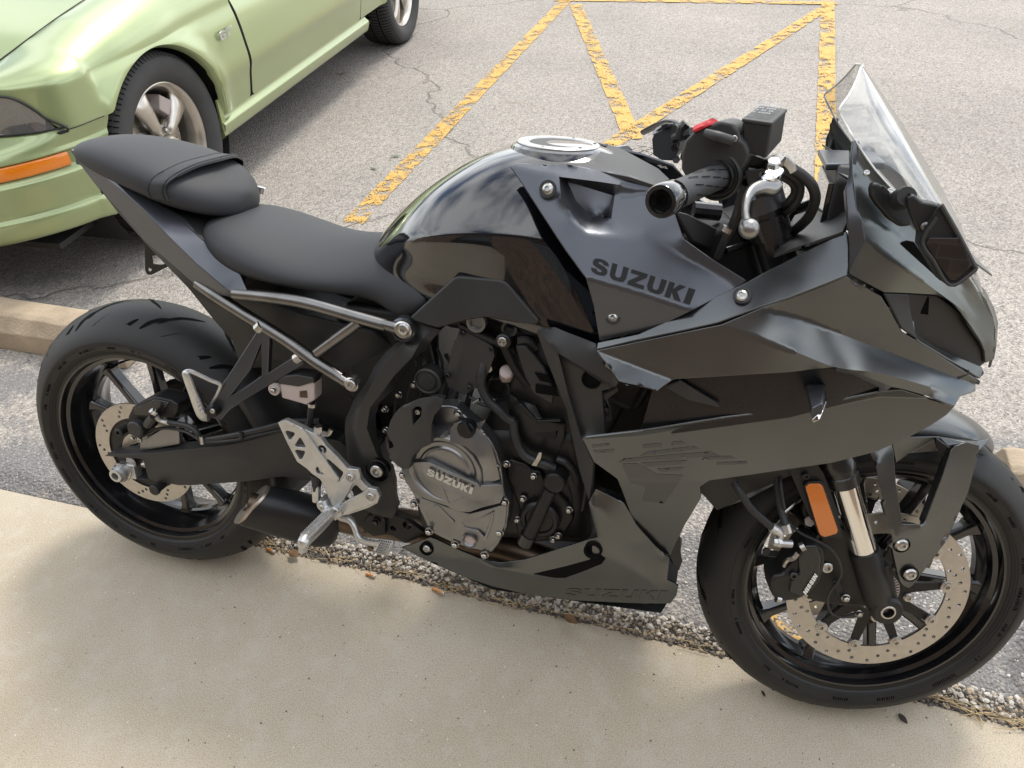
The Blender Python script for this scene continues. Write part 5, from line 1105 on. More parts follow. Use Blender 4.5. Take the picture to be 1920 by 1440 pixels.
tube('coolant_hose', [(962, 790, .150), (966, 820, .154), (978, 848, .158), (995, 862, .160), (1022, 872, .162), (1040, 880, .160)], .0085, M['hose'], bike, 12)
surf('hose_clamp', [(1010, 850), (1016, 851), (1014, 862), (1006, 876), (996, 874), (1004, 862)], M['steel'], bike, S=.172, t=.01, bev=.001)
tube('coolant_hose', [(909, 672, .14), (904, 700, .15), (903, 725, .152), (915, 752, .154), (935, 770, .154), (950, 785, .152), (962, 792, .15)], .0080, M['hose'], bike, 12)
for p in ((950, 871), (1001, 894), (981, 936), (1067, 957), (1037, 1012), (970, 975), (1047, 1005)): bolt(V(*p, .156), .0068, bike, kind='hex')
tube('pump_hose', [(1044, 862, .15), (1062, 870, .15), (1076, 888, .14), (1082, 910, .13), (1078, 930, .12)], .007, M['hose'], bike)
surf('bracket_strip', [(1098, 900), (1104, 904), (1094, 960), (1088, 962)], M['engdark'], bike, S=.16, t=.003)
# side of the cylinder: throttle-body cover and sensors
surf('side_cover_plate', [(862, 619, .150), (880, 625, .150), (905, 640, .150), (925, 651, .150), (927, 670, .150), (915, 700, .150), (903, 728, .150), (890, 730, .150), (872, 742, .150), (860, 737, .150), (840, 728, .150), (836, 712, .148), (834, 697, .146), (842, 680, .146), (847, 655, .148), (855, 636, .150)], M['plastic'], bike, t=.02, bev=.003, ang=16, cre=[[(872, 640, .154), (862, 690, .154), (855, 720, .152), (843, 726, .150)]])
for p in ((867, 625), (922, 655), (839, 705), (880, 727)): bolt(V(*p, .153), .0048, bike, mat=M['blackpaint'])
lathe('round_plug', [(-.02, .024), (.004, .024), (.006, .021), (.003, .019), (.003, .0155), (.006, .014), (.006, 0)], V(803, 715, .148), n=32, mat=M['plastic'], parent=bike)
lathe('frame_bolt_head', [(-.004, .0125), (.002, .0125), (.004, .010), (.004, 0)], V(944, 641, .158), mat=M['dark'], parent=bike); bolt(V(943, 641, .160), .0082, bike)
tube('frame_strut', [(946, 650, .150), (965, 690, .148), (990, 725, .146)], .008, D_, bike, 8); tube('frame_strut', [(862, 612, .148), (905, 632, .148), (940, 648, .148)], .006, D_, bike, 8)
surf('frame_front_plate', [(965, 650), (985, 650), (1002, 668), (1020, 690), (1040, 735), (1035, 760), (1000, 740), (985, 715)], M['plastic'], bike, S=.15, t=.01, bev=.003)
for k, q in enumerate([[(1002, 700), (1028, 705), (1038, 722), (1012, 715)], [(1004, 722), (1040, 728), (1048, 745), (1004, 738)]]): surf('plate_slot', q, M['groove'], bike, S=.1525, t=.0015, bev=0)
surf('head_cover', [(955, 740), (975, 750), (1005, 762), (1020, 790), (1060, 795), (1058, 820), (1040, 870), (1000, 860), (975, 830), (955, 790)], D_, bike, S=.142, t=.03, bev=.008, seg=3, cre=[[(972, 755, .150), (1000, 790, .152), (1050, 796, .150)]])
surf('head_rib', [(970, 760), (978, 758), (1008, 790), (1052, 788), (1052, 793), (1004, 796)], D_, bike, S=.152, t=.01, bev=.002)
tube('cylinder_hose', [(970, 640, .14), (990, 640, .135), (1005, 655, .13)], .009, M['hose'], bike); lathe('pale_connector', [(-.02, .012), (.006, .012), (.009, .009), (.009, 0)], V(950, 700, .135), (.2, -.6, .6), mat=M['fluid'], parent=bike)
lathe('silver_plug', [(-.01, .007), (.006, .007), (.006, 0)], V(917, 690, .14), mat=M['steel'], parent=bike)
lathe('injector_ring', [(-.03, .021), (.002, .021), (.002, .017), (-.01, .016), (-.01, 0)], V(935, 730, .13), mat=D_, parent=bike)
lathe('round_port', [(-.01, .016), (.002, .016), (.002, .011), (-.004, .010), (-.004, 0)], V(893, 607, .155), mat=M['engine'], parent=bike); lathe('round_port', [(-.01, .013), (.002, .013), (.002, .009), (-.004, .008), (-.004, 0)], V(955, 618, .15), mat=M['plastic'], parent=bike)
for k in range(9):          # loom and small pipes behind the frame
    x0 = 752 + k * 17; tube('wire', [(x0, 640 + 13 * (k % 3), .10), (x0 + 10, 690, .115), (x0 - 8 + 5 * (k % 4), 745, .12), (x0 - 14, 790, .11)], .0028 + .0008 * (k % 3), M['hose'], bike, 6)
for p in ((748, 741), (722, 768), (776, 722), (724, 807)): bolt(V(*p, .12), .007, bike, kind='hex')
for k, P in enumerate([[(1002, 660, .13), (1010, 720, .13), (1032, 770, .12), (1060, 800, .12)], [(1060, 900, .14), (1070, 935, .14), (1062, 980, .14)], [(960, 655, .12), (1000, 700, .12), (1040, 712, .12)], [(880, 745, .14), (905, 760, .145), (935, 765, .14)]]): tube('wire', P, .003, M['hose'], bike, 6)
surf('silver_joint', [(885, 757), (897, 750), (900, 756), (888, 764)], M['steel'], bike, S=.15, t=.01)
surf('stay_tag', [(1080, 1004), (1078, 1016), (1086, 1010)], M['steel'], bike, S=.13, t=.002)
# lower frame plate under the spar
surf('lower_frame_plate', [(640, 962), (672, 955), (742, 968), (765, 978), (800, 1003), (760, 1020), (735, 1005), (700, 1000), (672, 1000), (660, 985)], D_, bike, S=.125, t=.012, bev=.003, holes=[circ(V(737, 992, .125), .006, 12), circ(V(763, 986, .125), .009, 12)])
surf('stand_switch_cover', [(680, 980), (690, 968), (712, 964), (722, 975), (722, 1005), (700, 1008), (688, 1000)], D_, bike, S=.135, t=.012, bev=.003); bolt(V(705, 979, .138), .008, bike, kind='hex', mat=M['blackpaint'])
# ---- exhaust
tube('exhaust_pipe', [B(1.12, .0, .45), B(1.08, .06, .28), B(.95, .08, .245), B(.80, .07, .250), B(.62, .08, .262), B(.50, .095, .265), B(.44, .10, .275)], [.024, .026, .028, .030, .034, .034, .034], M['header'], bike, 24)
ex = []
T0 = V(474, 947, .160); T1 = V(630, 988, .110)
ax_ = (T1 - T0).normalized(); up_ = Vector((0, 0, 1)); up_ = (up_ - ax_ * up_.dot(ax_)).normalized(); sd2 = ax_.cross(up_)
for t, r1, r2 in ((0, .033, .042), (.06, .036, .045), (.4, .040, .048), (.85, .042, .048), (1.0, .034, .040), (1.05, .022, .026)):
    c = T0 + (T1 - T0) * t; ex.append([c + sd2 * (r1 * (abs(cos(a)) ** .75) * (1 if cos(a) > 0 else -1)) + up_ * (r2 * (abs(sin(a)) ** .75) * (1 if sin(a) > 0 else -1)) + ax_ * ((.022 * sin(a)) if t < .1 else 0) for a in (2 * pi * k / 32 for k in range(32))])
o = loft('silencer', ex, M['heatblack'], bike, ang=40)
c0 = T0 - ax_ * .004
lip = [c0 + sd2 * (.0345 * (abs(cos(a)) ** .75) * (1 if cos(a) > 0 else -1)) + up_ * (.0435 * (abs(sin(a)) ** .75) * (1 if sin(a) > 0 else -1)) + ax_ * .022 * sin(a) for a in (2 * pi * k / 32 for k in range(32))]
hole_ = [c0 + sd2 * .0185 * cos(a) + up_ * (.021 * sin(a) + .004) + ax_ * .010 * sin(a) for a in (2 * pi * k / 24 for k in range(24))]
surf('silencer_end', lip, M['tailmetal'], bike, holes=[hole_], t=.006, bev=.0015, tdir=ax_)
tube('tailpipe', [c0 + up_ * .004 - ax_ * .004, c0 + up_ * .004 + ax_ * .06], .0195, M['header'], bike, 24); 
lathe('tailpipe_bore', [(.0, .0175), (.0, 0)], c0 + up_ * .004 - ax_ * .0045, -ax_, 24, M['groove'], bike)
# ---- rider foot-peg hanger, peg and brake pedal
hg = [(521, 794), (535, 789), (565, 803), (590, 815), (602, 825), (612, 838), (632, 858), (651, 879), (661, 882), (671, 884), (676, 900), (684, 910), (692, 917), (705, 920), (712, 932), (708, 945), (690, 954), (660, 964), (637, 972), (628, 978), (620, 968), (618, 950), (617, 940), (610, 915), (600, 900), (585, 890), (575, 880), (557, 867), (540, 835)]
def tri(*p): return list(p)
surf('footpeg_hanger', hg, M['cast'], bike, S=.182, t=.012, bev=.0025, seg=2,
     holes=[tri((535, 811), (538, 809), (551, 812), (553, 815), (545, 826), (542, 826)), tri((553, 836), (561, 823), (564, 823), (573, 838), (571, 841), (555, 839)), tri((553, 847), (556, 845), (571, 847), (572, 850), (566, 862), (562, 863)), tri((610, 863), (618, 864), (643, 886), (643, 890), (635, 903)), tri((646, 938), (664, 912), (668, 911), (681, 924), (681, 929), (652, 945)), circ(V(604, 844, .182), .0085, 14), circ(V(600, 884, .182), .0085, 14)])
surf('hanger_rib', [(560, 806), (566, 803), (636, 900), (630, 906), (600, 885)], M['cast'], bike, S=.186, t=.005, bev=.0015)
surf('hanger_rib', [(634, 908), (645, 896), (652, 880), (672, 882), (676, 898), (662, 908), (642, 945), (625, 960), (619, 940)], M['cast'], bike, S=.188, t=.007, bev=.0025)
surf('hanger_rib', [(640, 945), (680, 925), (690, 916), (706, 920), (712, 932), (708, 944), (665, 960), (632, 974)], M['cast'], bike, S=.188, t=.007, bev=.0025)
for p in ((657, 896), (695, 932)):
    lathe('bolt_well', [(-.002, .0098), (.0014, .0098), (.0014, .0085), (.0, .0082), (.0, 0)], V(*p, .189), mat=M['cast'], parent=bike); bolt(V(*p, .190), .0072, bike, kind='button')
for p in ((604, 844), (600, 884)): bolt(V(*p, .172), .0065, bike, kind='cap')
surf('heel_guard_stay', [(521, 794), (535, 789), (552, 797), (548, 803)], M['cast'], bike, S=.184, t=.004, bev=.001)
tube('master_cylinder', [(598, 812, .168), (598, 845, .168), (594, 905, .168), (592, 930, .168)], [.010, .012, .0095, .007], M['dark'], bike, 12)
tube('banjo', [(597, 800, .170), (598, 816, .170)], .008, M['steel'], bike, 6); tube('banjo', [(600, 812, .170), (615, 815, .168), (622, 806, .165)], .005, M['steel'], bike, 8)
tube('pushrod_boot', [(593, 890, .170), (593, 912, .170)], [.011, .008], M['hose'], bike); surf('clevis', [(584, 914), (597, 914), (597, 940), (592, 946), (585, 943)], M['cast'], bike, S=.176, t=.012, bev=.002)
lathe('pedal_pivot', [(-.02, .0115), (.004, .0115), (.006, .009), (.006, 0)], V(606, 948, .186), mat=M['cast'], parent=bike); bolt(V(606, 949, .191), .0065, bike, kind='hex')
tube('peg_mount', [(606, 940, .184), (612, 955, .188), (622, 965, .194)], [.010, .011, .012], M['cast'], bike)
lathe('peg_pivot', [(-.01, .0125), (.004, .0125), (.0055, .0105), (.0055, 0)], V(631, 960, .196), mat=M['cast'], parent=bike); bolt(V(630, 959, .202), .0065, bike, kind='button')
pa = V(619, 966, .196); pb = V(572, 1014, .290); pc = V(566, 1036, .296)
tube('footpeg', [pa, pa + (pb - pa) * .5, pb, V(569, 1026, .294), pc], [.0115, .0125, .0120, .0095, .0065], M['cast'], bike, 12, sub=4, flat=.85)
pd = (pb - pa).normalized(); pu = Vector((0, 0, 1)); pu = (pu - pd * pu.dot(pd)).normalized(); pw = pd.cross(pu); bm = bmesh.new()
for i in range(13):
    for j in range(-2, 3):
        c = pa + (pb - pa) * (.12 + .84 * i / 12) + pw * j * .0042 + pu * (.0110 - abs(j) * .0014)
        Mx = Matrix((pw, pd, pu)).transposed().to_4x4(); Mx.translation = c
        bmesh.ops.create_cone(bm, cap_ends=True, segments=4, radius1=.0026, radius2=.0010, depth=.0055, matrix=Mx)
bm_obj('peg_teeth', bm, M['cast'], bike)
tube('brake_pedal', [(617, 955, .176), (640, 970, .178), (655, 975, .180), (664, 986, .184), (670, 1003, .188), (680, 1014, .192), (697, 1019, .198), (716, 1021, .204)], [.009, .010, .0095, .008, .0075, .0075, .0075, .008], M['cast'], bike, 12, flat=.8)
pp = [(715, 1012, .206), (737, 1015, .212), (734, 1026, .218), (722, 1043, .224), (701, 1038, .218), (706, 1024, .210)]
surf('pedal_pad', pp, M['cast'], bike, t=.008, bev=.0015)
bm = bmesh.new(); A0, A1, A2, A3 = V(715, 1013, .207), V(736, 1016, .213), V(722, 1042, .2245), V(702, 1037, .2185); nn = (A1 - A0).cross(A3 - A0).normalized(); nn = nn if nn.dot(CB - A0) > 0 else -nn
for i in range(6):
    for j in range(5):
        u, v = (j + .5) / 5, (i + .5) / 6; c = A0 * (1 - u) * (1 - v) + A1 * u * (1 - v) + A2 * u * v + A3 * (1 - u) * v
        Mx = Matrix(((A1 - A0).normalized(), nn.cross((A1 - A0).normalized()), nn)).transposed().to_4x4(); Mx.translation = c + nn * .001
        bmesh.ops.create_cone(bm, cap_ends=True, segments=4, radius1=.0024, radius2=.0008, depth=.003, matrix=Mx)
bm_obj('pad_teeth', bm, M['steel'], bike); lathe('stop_nut', [(0, .006), (.006, .006), (.006, 0)], V(696, 1027, .17), n=12, mat=M['header'], parent=bike)
# side stand on the far side
tube('side_stand', [B(.66, -.12, .28), B(.70, -.25, .14), B(.73, -.325, .0 + .005)], [.013, .011, .010], M['engdark'], bike); 
# ---- fork (turned slightly with the bars)
FD = (Vector((-sin(radians(25)), 0, cos(radians(25)))))       # direction of the legs in the steered frame = steering axis
FD = STEER.transposed() @ FD
def leg_pt(sg, L, off=0.0, back=.0):
    """point L metres above the axle along the leg; off = outward"""
    base = Vector((-.014, -sg * (.105 + off), .010)); return FC + STEER @ (base + FD * L + Vector((back, 0, 0)))
fork = None
for sg in (1, -1):
    ax = STEER @ FD
    lathe('fork_tube', [(.07, .0205), (.50, .0205)], leg_pt(sg, 0), ax, 32, M['chrome'], bike)
    lathe('fork_outer', [(.236, .0215), (.236, .0262), (.254, .0262), (.256, .0245), (.264, .0245), (.266, .0268), (.280, .0268), (.283, .0255), (.66, .0265), (.66, .030), (.69, .030), (.69, .026), (.74, .026), (.745, .022), (.745, 0)], leg_pt(sg, 0), ax, 40, M['blackpaint'], bike)
    lathe('fork_lower', [(-.015, .0), (-.015, .018), (.0, .024), (.05, .0245), (.100, .0250), (.104, .0235), (.104, .0205)], leg_pt(sg, 0), ax, 32, M['dark'], bike)
    lathe('axle_clamp', [(-.028, .0), (-.028, .021), (-.018, .026), (.010, .026), (.016, .0225), (.016, .013), (.010, .0115), (.010, 0)], FL(-.004, sg * .112, .0), STEER @ Vector((0, -sg, 0)), 32, M['dark'], bike)
    if sg > 0: lathe('axle_bore', [(.008, .0125), (.015, .0135), (.0165, .0120), (.0165, .0095), (.010, .009)], FL(-.004, .112, .0), FAX, 28, M['steel'], bike); lathe('axle_bore', [(.0105, .0092), (.0105, 0)], FL(-.004, .112, .0), FAX, 28, M['groove'], bike)  # black disc stands in for the shade inside the hollow axle
surf('fork_foot', [VS(1500, 1100, .09), VS(1520, 1128, .09), VS(1570, 1138, .095), VS(1640, 1140, .10), VS(1650, 1120, .10), VS(1660, 1080, .10), VS(1625, 1060, .10), VS(1590, 1000, .10), VS(1575, 985, .10), VS(1545, 990, .095)], M['dark'], bike, t=.02, bev=.005, seg=3)
surf('fork_foot', [VS(1640, 1075, .118), VS(1672, 1060, .118), VS(1692, 1158, .118), VS(1680, 1165, .118), VS(1645, 1165, .118), VS(1630, 1130, .118)], M['dark'], bike, t=.03, bev=.006, seg=3)
# near caliper
cal = [VS(x, y, .135) for x, y in ((1444, 1092), (1452, 1080), (1470, 1078), (1478, 1062), (1490, 1050), (1500, 1035), (1512, 1022), (1530, 1020), (1545, 1032), (1548, 1050), (1544, 1075), (1538, 1092), (1528, 1105), (1512, 1118), (1502, 1124), (1490, 1128), (1470, 1130), (1455, 1128), (1448, 1118))]
surf('front_caliper', cal, M['dark'], bike, t=.055, bev=.006, seg=3)
surf('caliper_face', [VS(x, y, .140) for x, y in ((1497, 1045), (1510, 1025), (1530, 1024), (1540, 1045), (1538, 1075), (1530, 1095), (1508, 1118), (1500, 1120), (1480, 1112), (1484, 1090), (1498, 1075))], M['blackpaint'], bike, t=.01, bev=.004, seg=3)
text('lettering', 'NISSIN', VS(1505, 1111, .142), VS(1527, 1076, .142), VS(1533, 1081, .142), VS(1511, 1116, .142), M['white'], bike, shear=.02)
lathe('bleed_nipple', [(0, .006), (.02, .006), (.021, .0045), (.03, .0045)], VS(1484, 1021, .125), STEER @ Vector((-1, -.1, .1)), 12, M['cast'], bike)
lathe('banjo_bolt', [(0, .0085), (.006, .0085), (.007, .0065), (.014, .0065), (.014, 0)], VS(1462, 1017, .130), STEER @ Vector((-1, -.3, .15)), 6, M['cast'], bike)
tube('banjo_bar', [VS(1450, 1019, .128), VS(1484, 1021, .128)], .0068, M['cast'], bike)
tube('pad_pin', [VS(1500, 1028, .135), VS(1508, 1024, .135)], .0075, M['steel'], bike); tube('pad_pin', [VS(1455, 1122, .130), VS(1463, 1124, .130)], .0075, M['steel'], bike)
bolt(VS(1549, 1063, .125), .0095, bike, FAX, 'cap'); bolt(VS(1487, 1079, .138), .0065, bike, FAX, 'cap', M['blackpaint'])
tube('pad_spring', [VS(1470, 1062, .13), VS(1476, 1052, .135), VS(1488, 1048, .135), VS(1496, 1038, .135)], .004, M['steel'], bike, 6)
lathe('pale_cap', [(0, .006), (.004, .006), (.004, 0)], VS(1436, 1033, .12), FAX, 12, M['dark'], bike)
surf('caliper', [VS(x, y, -.085) for x, y in ((1700, 925), (1730, 905), (1738, 935), (1732, 968), (1722, 975), (1690, 962))], M['dark'], bike, t=.05, bev=.005)
# speed sensor and its wire
surf('sensor_arm', [VS(x, y, .118) for x, y in ((1560, 1092), (1572, 1088), (1580, 1108), (1592, 1118), (1590, 1130), (1578, 1130), (1566, 1112))], M['dark'], bike, t=.006, bev=.002); bolt(VS(1585, 1122, .122), .0072, bike, FAX, 'hex'); bolt(VS(1610, 1151, .112), .0068, bike, FAX, 'hex')
tube('sensor_wire', [VS(1472, 968, .10), VS(1480, 982, .115), VS(1500, 1000, .125), VS(1530, 1015, .135), VS(1556, 1030, .135), VS(1572, 1052, .130), VS(1577, 1075, .126), VS(1570, 1092, .122), VS(1556, 1110, .120), VS(1551, 1128, .120), VS(1558, 1150, .120), VS(1580, 1158, .118), VS(1605, 1150, .116)], .0022, M['hose'], bike, 6)
tube('brake_hose', [VS(1376, 905, .11), VS(1388, 925, .12), VS(1408, 955, .125), VS(1430, 975, .128), VS(1447, 990, .130)], .0062, M['hose'], bike)
tube('hose_end', [VS(1446, 989, .130), VS(1456, 996, .130), VS(1463, 1003, .130), VS(1463, 1012, .130)], [.0078, .0082, .006, .0045], M['cast'], bike)
tube('brake_hose', [VS(1455, 885, .09), VS(1458, 920, .10), VS(1462, 950, .11), VS(1472, 985, .125)], .0058, M['hose'], bike); tube('hose_end', [VS(1471, 984, .125), VS(1476, 1000, .128)], .0080, M['cast'], bike)
tube('brake_hose', [VS(1462, 880, .09), VS(1464, 915, .11), VS(1470, 955, .12)], .0028, M['hose'], bike); tube('hose_stay', [VS(1470, 962, .11), VS(1490, 945, .10), VS(1500, 935, .09)], .003, M['steel'], bike)
# amber side reflector on its bracket
surf('reflector_bracket', [VS(x, y, .118) for x, y in ((1478, 880), (1512, 862), (1530, 868), (1545, 890), (1570, 960), (1580, 1010), (1565, 1012), (1520, 975), (1500, 930))], M['dark'], bike, t=.004, bev=.001)
rf = [(1510, 915), (1516, 909), (1535, 908), (1542, 912), (1571, 995), (1569, 1002), (1546, 1009), (1538, 1005), (1535, 1000)]
surf('reflector_frame', [VS(x, y, .126) for x, y in ((1507, 913), (1514, 905), (1536, 903), (1545, 909), (1575, 995), (1573, 1005), (1546, 1013), (1535, 1008))], M['dark'], bike, t=.008, bev=.002)
am = bpy.data.materials.new('amber'); am.use_nodes = True; nt = am.node_tree; b = nt.nodes['Principled BSDF']; b.inputs['Base Color'].default_value = (.62, .16, .015, 1); b.inputs['Roughness'].default_value = .12; b.inputs['Coat Weight'].default_value = 1
tcn = nt.nodes.new('ShaderNodeTexCoord'); bk = nt.nodes.new('ShaderNodeTexChecker'); bk.inputs['Scale'].default_value = 420; nt.links.new(tcn.outputs['Object'], bk.inputs['Vector']); bk.inputs[1].default_value = (.66, .20, .02, 1); bk.inputs[2].default_value = (.40, .085, .008, 1); nt.links.new(bk.outputs[0], b.inputs['Base Color'])
M['amber'] = am
surf('reflector', [VS(x, y, .128) for x, y in rf], am, bike, t=.004, bev=.0012)
bolt(VS(1510, 893, .121), .006, bike, FAX, 'cap', M['blackpaint'])
tube('horn_stay', [VS(1540, 960, .05), VS(1580, 975, .04)], .006, M['steel'], bike); lathe('horn', [(-.02, .038), (.004, .038), (.008, .033), (.006, .01), (.01, 0)], VS(1545, 950, .03), FAX, 32, M['dark'], bike)
lathe('brass_nut', [(0, .0085), (.006, .0085), (.006, 0)], VS(1517, 977, .10), FAX, 6, M['fluid'], bike)
# ---- front mudguard
fend = []
for k in range(13):
    a = radians(61 + k * 5.0); r = (.312, .319, .323, .325)[min(k, 3)]
    hw = .070 if k > 2 else .035 + k * .014
    fend.append([FC + STEER @ Vector((cos(a) * r * f, -s, sin(a) * r * f)) for s, f in ((hw + .004, .96 if k < 4 else .91), (hw, .975), (hw * .8, 1.0), (hw * .35, 1.022), (0, 1.028), (-hw * .35, 1.022), (-hw * .8, 1.0), (-hw, .975), (-hw - .004, .96 if k < 4 else .91))])
fo = loft('front_mudguard', fend, M['fender'], bike, closed=False, cap=False); m_ = fo.modifiers.new('solid', 'SOLIDIFY'); m_.thickness = .003; m_ = fo.modifiers.new('sub', 'SUBSURF'); m_.levels = 1; m_.render_levels = 2
mg = [(1628, 843, .112), (1640, 832, .108), (1665, 825, .108), (1671, 832, .112), (1675, 850, .118), (1680, 910, .128), (1690, 970, .134), (1691, 984, .136), (1728, 984, .130), (1733, 982, .130), (1745, 950, .126), (1768, 890, .118), (1783, 844, .108), (1790, 838, .106), (1812, 830, .100), (1836, 836, .094), (1836, 846, .095), (1815, 925, .106), (1770, 1022, .120), (1712, 1098, .130), (1704, 1104, .130), (1694, 1100, .130), (1686, 1090, .130), (1672, 1030, .132), (1665, 1025, .132), (1673, 1017, .134), (1662, 975, .134), (1650, 920, .130), (1642, 880, .122)]
for sg in (1, -1):
    def MS(p):
        q = STEER.transposed() @ (VS(*p) - FC); q.y *= sg; return FC + STEER @ q
    surf('mudguard_stay', [MS(p) for p in mg], M['fender'], bike, t=.010, bev=.004, seg=3, ang=16, cre=[[MS(p) for p in ((1665, 825, .108), (1642, 875, .126))], [MS(p) for p in ((1642, 875, .126), (1660, 970, .140), (1678, 1012, .138))], [MS(p) for p in ((1678, 1012, .138), (1730, 987, .132))], [MS(p) for p in ((1678, 1012, .138), (1691, 984, .124))]])
    surf('mudguard_wing', [MS(p) for p in ((1670, 822, .095), (1760, 820, .088), (1830, 828, .075), (1859, 822, .050), (1836, 846, .092), (1812, 830, .100), (1783, 844, .106), (1776, 836, .098), (1755, 848, .088), (1705, 852, .085), (1680, 870, .088))], M['fender'], bike, t=.004, bev=.003, ang=10)
    surf('mudguard_inner', [MS(p) for p in ((1754, 824, .094), (1783, 844, .104), (1733, 982, .126), (1728, 984, .126), (1722, 975, .112), (1764, 862, .09), (1755, 848, .086))], M['plastic'], bike, t=.004, bev=.001)
for p in ((1690, 1023), (1706, 1078)):
    lathe('bolt_well', [(-.002, .0135), (.001, .0135), (.0005, .0118)], VS(*p, .1335), FAX, 28, M['groove'], bike); bolt(VS(*p, .135), .0105, bike, FAX, 'button')
# ---- yokes, bars, controls
for L, nm in ((.675, 'top_yoke'), (.47, 'bottom_yoke')):
    r = [leg_pt(1, L, .028), leg_pt(1, L, .0, -.035), leg_pt(1, L, -.06, -.045), leg_pt(-1, L, -.06, -.045), leg_pt(-1, L, .0, -.035), leg_pt(-1, L, .028), leg_pt(-1, L, .0, .035), leg_pt(-1, L, -.06, .02), leg_pt(1, L, -.06, .02), leg_pt(1, L, .0, .035)]
    surf(nm, r, M['blackpaint'], bike, t=.026, bev=.004, flat2=(0, 1), tdir=-(STEER @ FD))
lathe('fork_cap', [(0, .026), (.006, .026), (.008, .022), (.008, .012), (.012, .012), (.012, 0)], leg_pt(1, .75), STEER @ FD, 6, M['blackpaint'], bike)
lathe('clamp_ring', [(-.02, .033), (.004, .033), (.008, .030), (.008, .026)], leg_pt(1, .72), STEER @ FD, 32, M['satin'], bike)
bar_in = V(1352, 330, .205); bar_out = V(1248, 376, .385)
bd = (bar_out - bar_in).normalized()
def mirror_bar(v):
    q = STEER.transposed() @ (v - FC); q.y = -q.y; return FC + STEER @ q
for sg in (1, -1):
    mm = (lambda v: v) if sg > 0 else mirror_bar
    root = leg_pt(sg, .735, .03)
    tube('handlebar', [root, mm(bar_in - bd * .02)], .0115, M['blackpaint'], bike, 14)
    tube('grip', [mm(bar_in + bd * .012), mm(bar_in + bd * .02), mm(bar_in + bd * .10), mm(bar_out - bd * .026), mm(bar_out - bd * .020)], [.0235, .0168, .0160, .0165, .0185], M['grip'], bike, 24, sub=3)
    gu = Vector((0, 0, 1)); gu = (gu - bd * gu.dot(bd)).normalized(); gw = bd.cross(gu)
    bm = bmesh.new()
    for i in range(4):
        for j in range(9):
            a = 2 * pi * j / 9 + (i % 2) * .35; c = bar_in + bd * (.034 + i * .030) + (gu * cos(a) + gw * sin(a)) * .0166
            n_ = (gu * cos(a) + gw * sin(a)); t_ = bd.cross(n_); q = []
            for u, v in ((-1, -1), (1, .3), (1, .75), (-1, -.55)): q.append(bm.verts.new(mm(c + bd * u * .0115 + t_ * v * .0032 + n_ * .0006)))
            bm.faces.new(q)
    bm_obj('grip_pattern', bm, M['groove'], bike, ang=None)
    lathe('bar_end', [(-.022, 0), (-.022, .0175), (-.018, .0190), (.012, .0190), (.015, .0175), (.015, .0135), (.009, .0125), (.009, .008), (.004, .0075), (.003, 0)], mm(bar_out), mm(bar_out + bd) - mm(bar_out), 36, M['gloss'], bike)
lathe('bar_end_cap', [(.0150, .0178), (.0156, .0135), (.0095, .0125)], bar_out, bd, 36, M['blackpaint'], bike); lathe('hex_recess', [(.0095, .0125), (.0098, .008), (.004, .0075), (.004, 0)], bar_out, bd, 6, M['groove'], bike)
# throttle housing
sw_c = bar_in + bd * .000
def blob(name, c, ax, prof, mt, sx=1, sy=1, n=28, flatten=None, phase=0):
    a, u, w = frame_of(ax); bm = bmesh.new(); rings = []
    for h, r in prof:
        rings.append([bm.verts.new(c + a * h + u * cos(t) * r * sx + w * sin(t) * r * sy) for t in (2 * pi * k / n for k in range(n))])
    for A, C in zip(rings, rings[1:]):
        for k in range(n): bm.faces.new((A[k], A[(k + 1) % n], C[(k + 1) % n], C[k]))
    bm.faces.new(rings[0][::-1]); bm.faces.new(rings[-1]); return bm_obj(name, bm, mt, bike, ang=35)
hs = [(1276, 290), (1283, 266), (1300, 248), (1322, 238), (1350, 228), (1372, 232), (1385, 246), (1387, 262), (1397, 270), (1404, 288), (1400, 305), (1385, 330), (1372, 340), (1350, 352), (1320, 358), (1290, 345), (1276, 320)]
surf('throttle_housing', [(x, y, .225) for x, y in hs], M['plastic'], bike, t=.046, bev=.009, seg=4, cre=[], tdir=-bd)
lathe('throttle_flange', [(-.004, .0305), (.004, .0305), (.006, .028), (.003, .0255), (.003, .0235), (.010, .021)], bar_in + bd * .012, bd, 40, M['dark'], bike)
surf('kill_switch', [(1300, 238, .225), (1322, 228, .222), (1340, 224, .218), (1348, 229, .216), (1347, 237, .22), (1332, 238, .226), (1305, 250, .232), (1298, 248, .232)], M['red'], bike, t=.015, bev=.002, cre=[[(1300, 246, .232), (1315, 239, .230), (1332, 236, .226)]])
surf('starter_rocker', [(1320, 252, .234), (1332, 246, .234), (1350, 250, .234), (1374, 262, .234), (1372, 270, .234), (1350, 262, .236), (1326, 258, .236)], M['dark'], bike, t=.012, bev=.003)
tube('cruise_lever', [(1322, 252, .240), (1345, 259, .246), (1372, 267, .240)], [.0055, .007, .0065], M['plastic'], bike, 12)
bolt(V(1376, 262, .238), .004, bike)
surf('housing_body', [(1380, 300, .22), (1402, 290, .215), (1404, 310, .21), (1385, 345, .20), (1372, 342, .21)], M['plastic'], bike, t=.03, bev=.004)
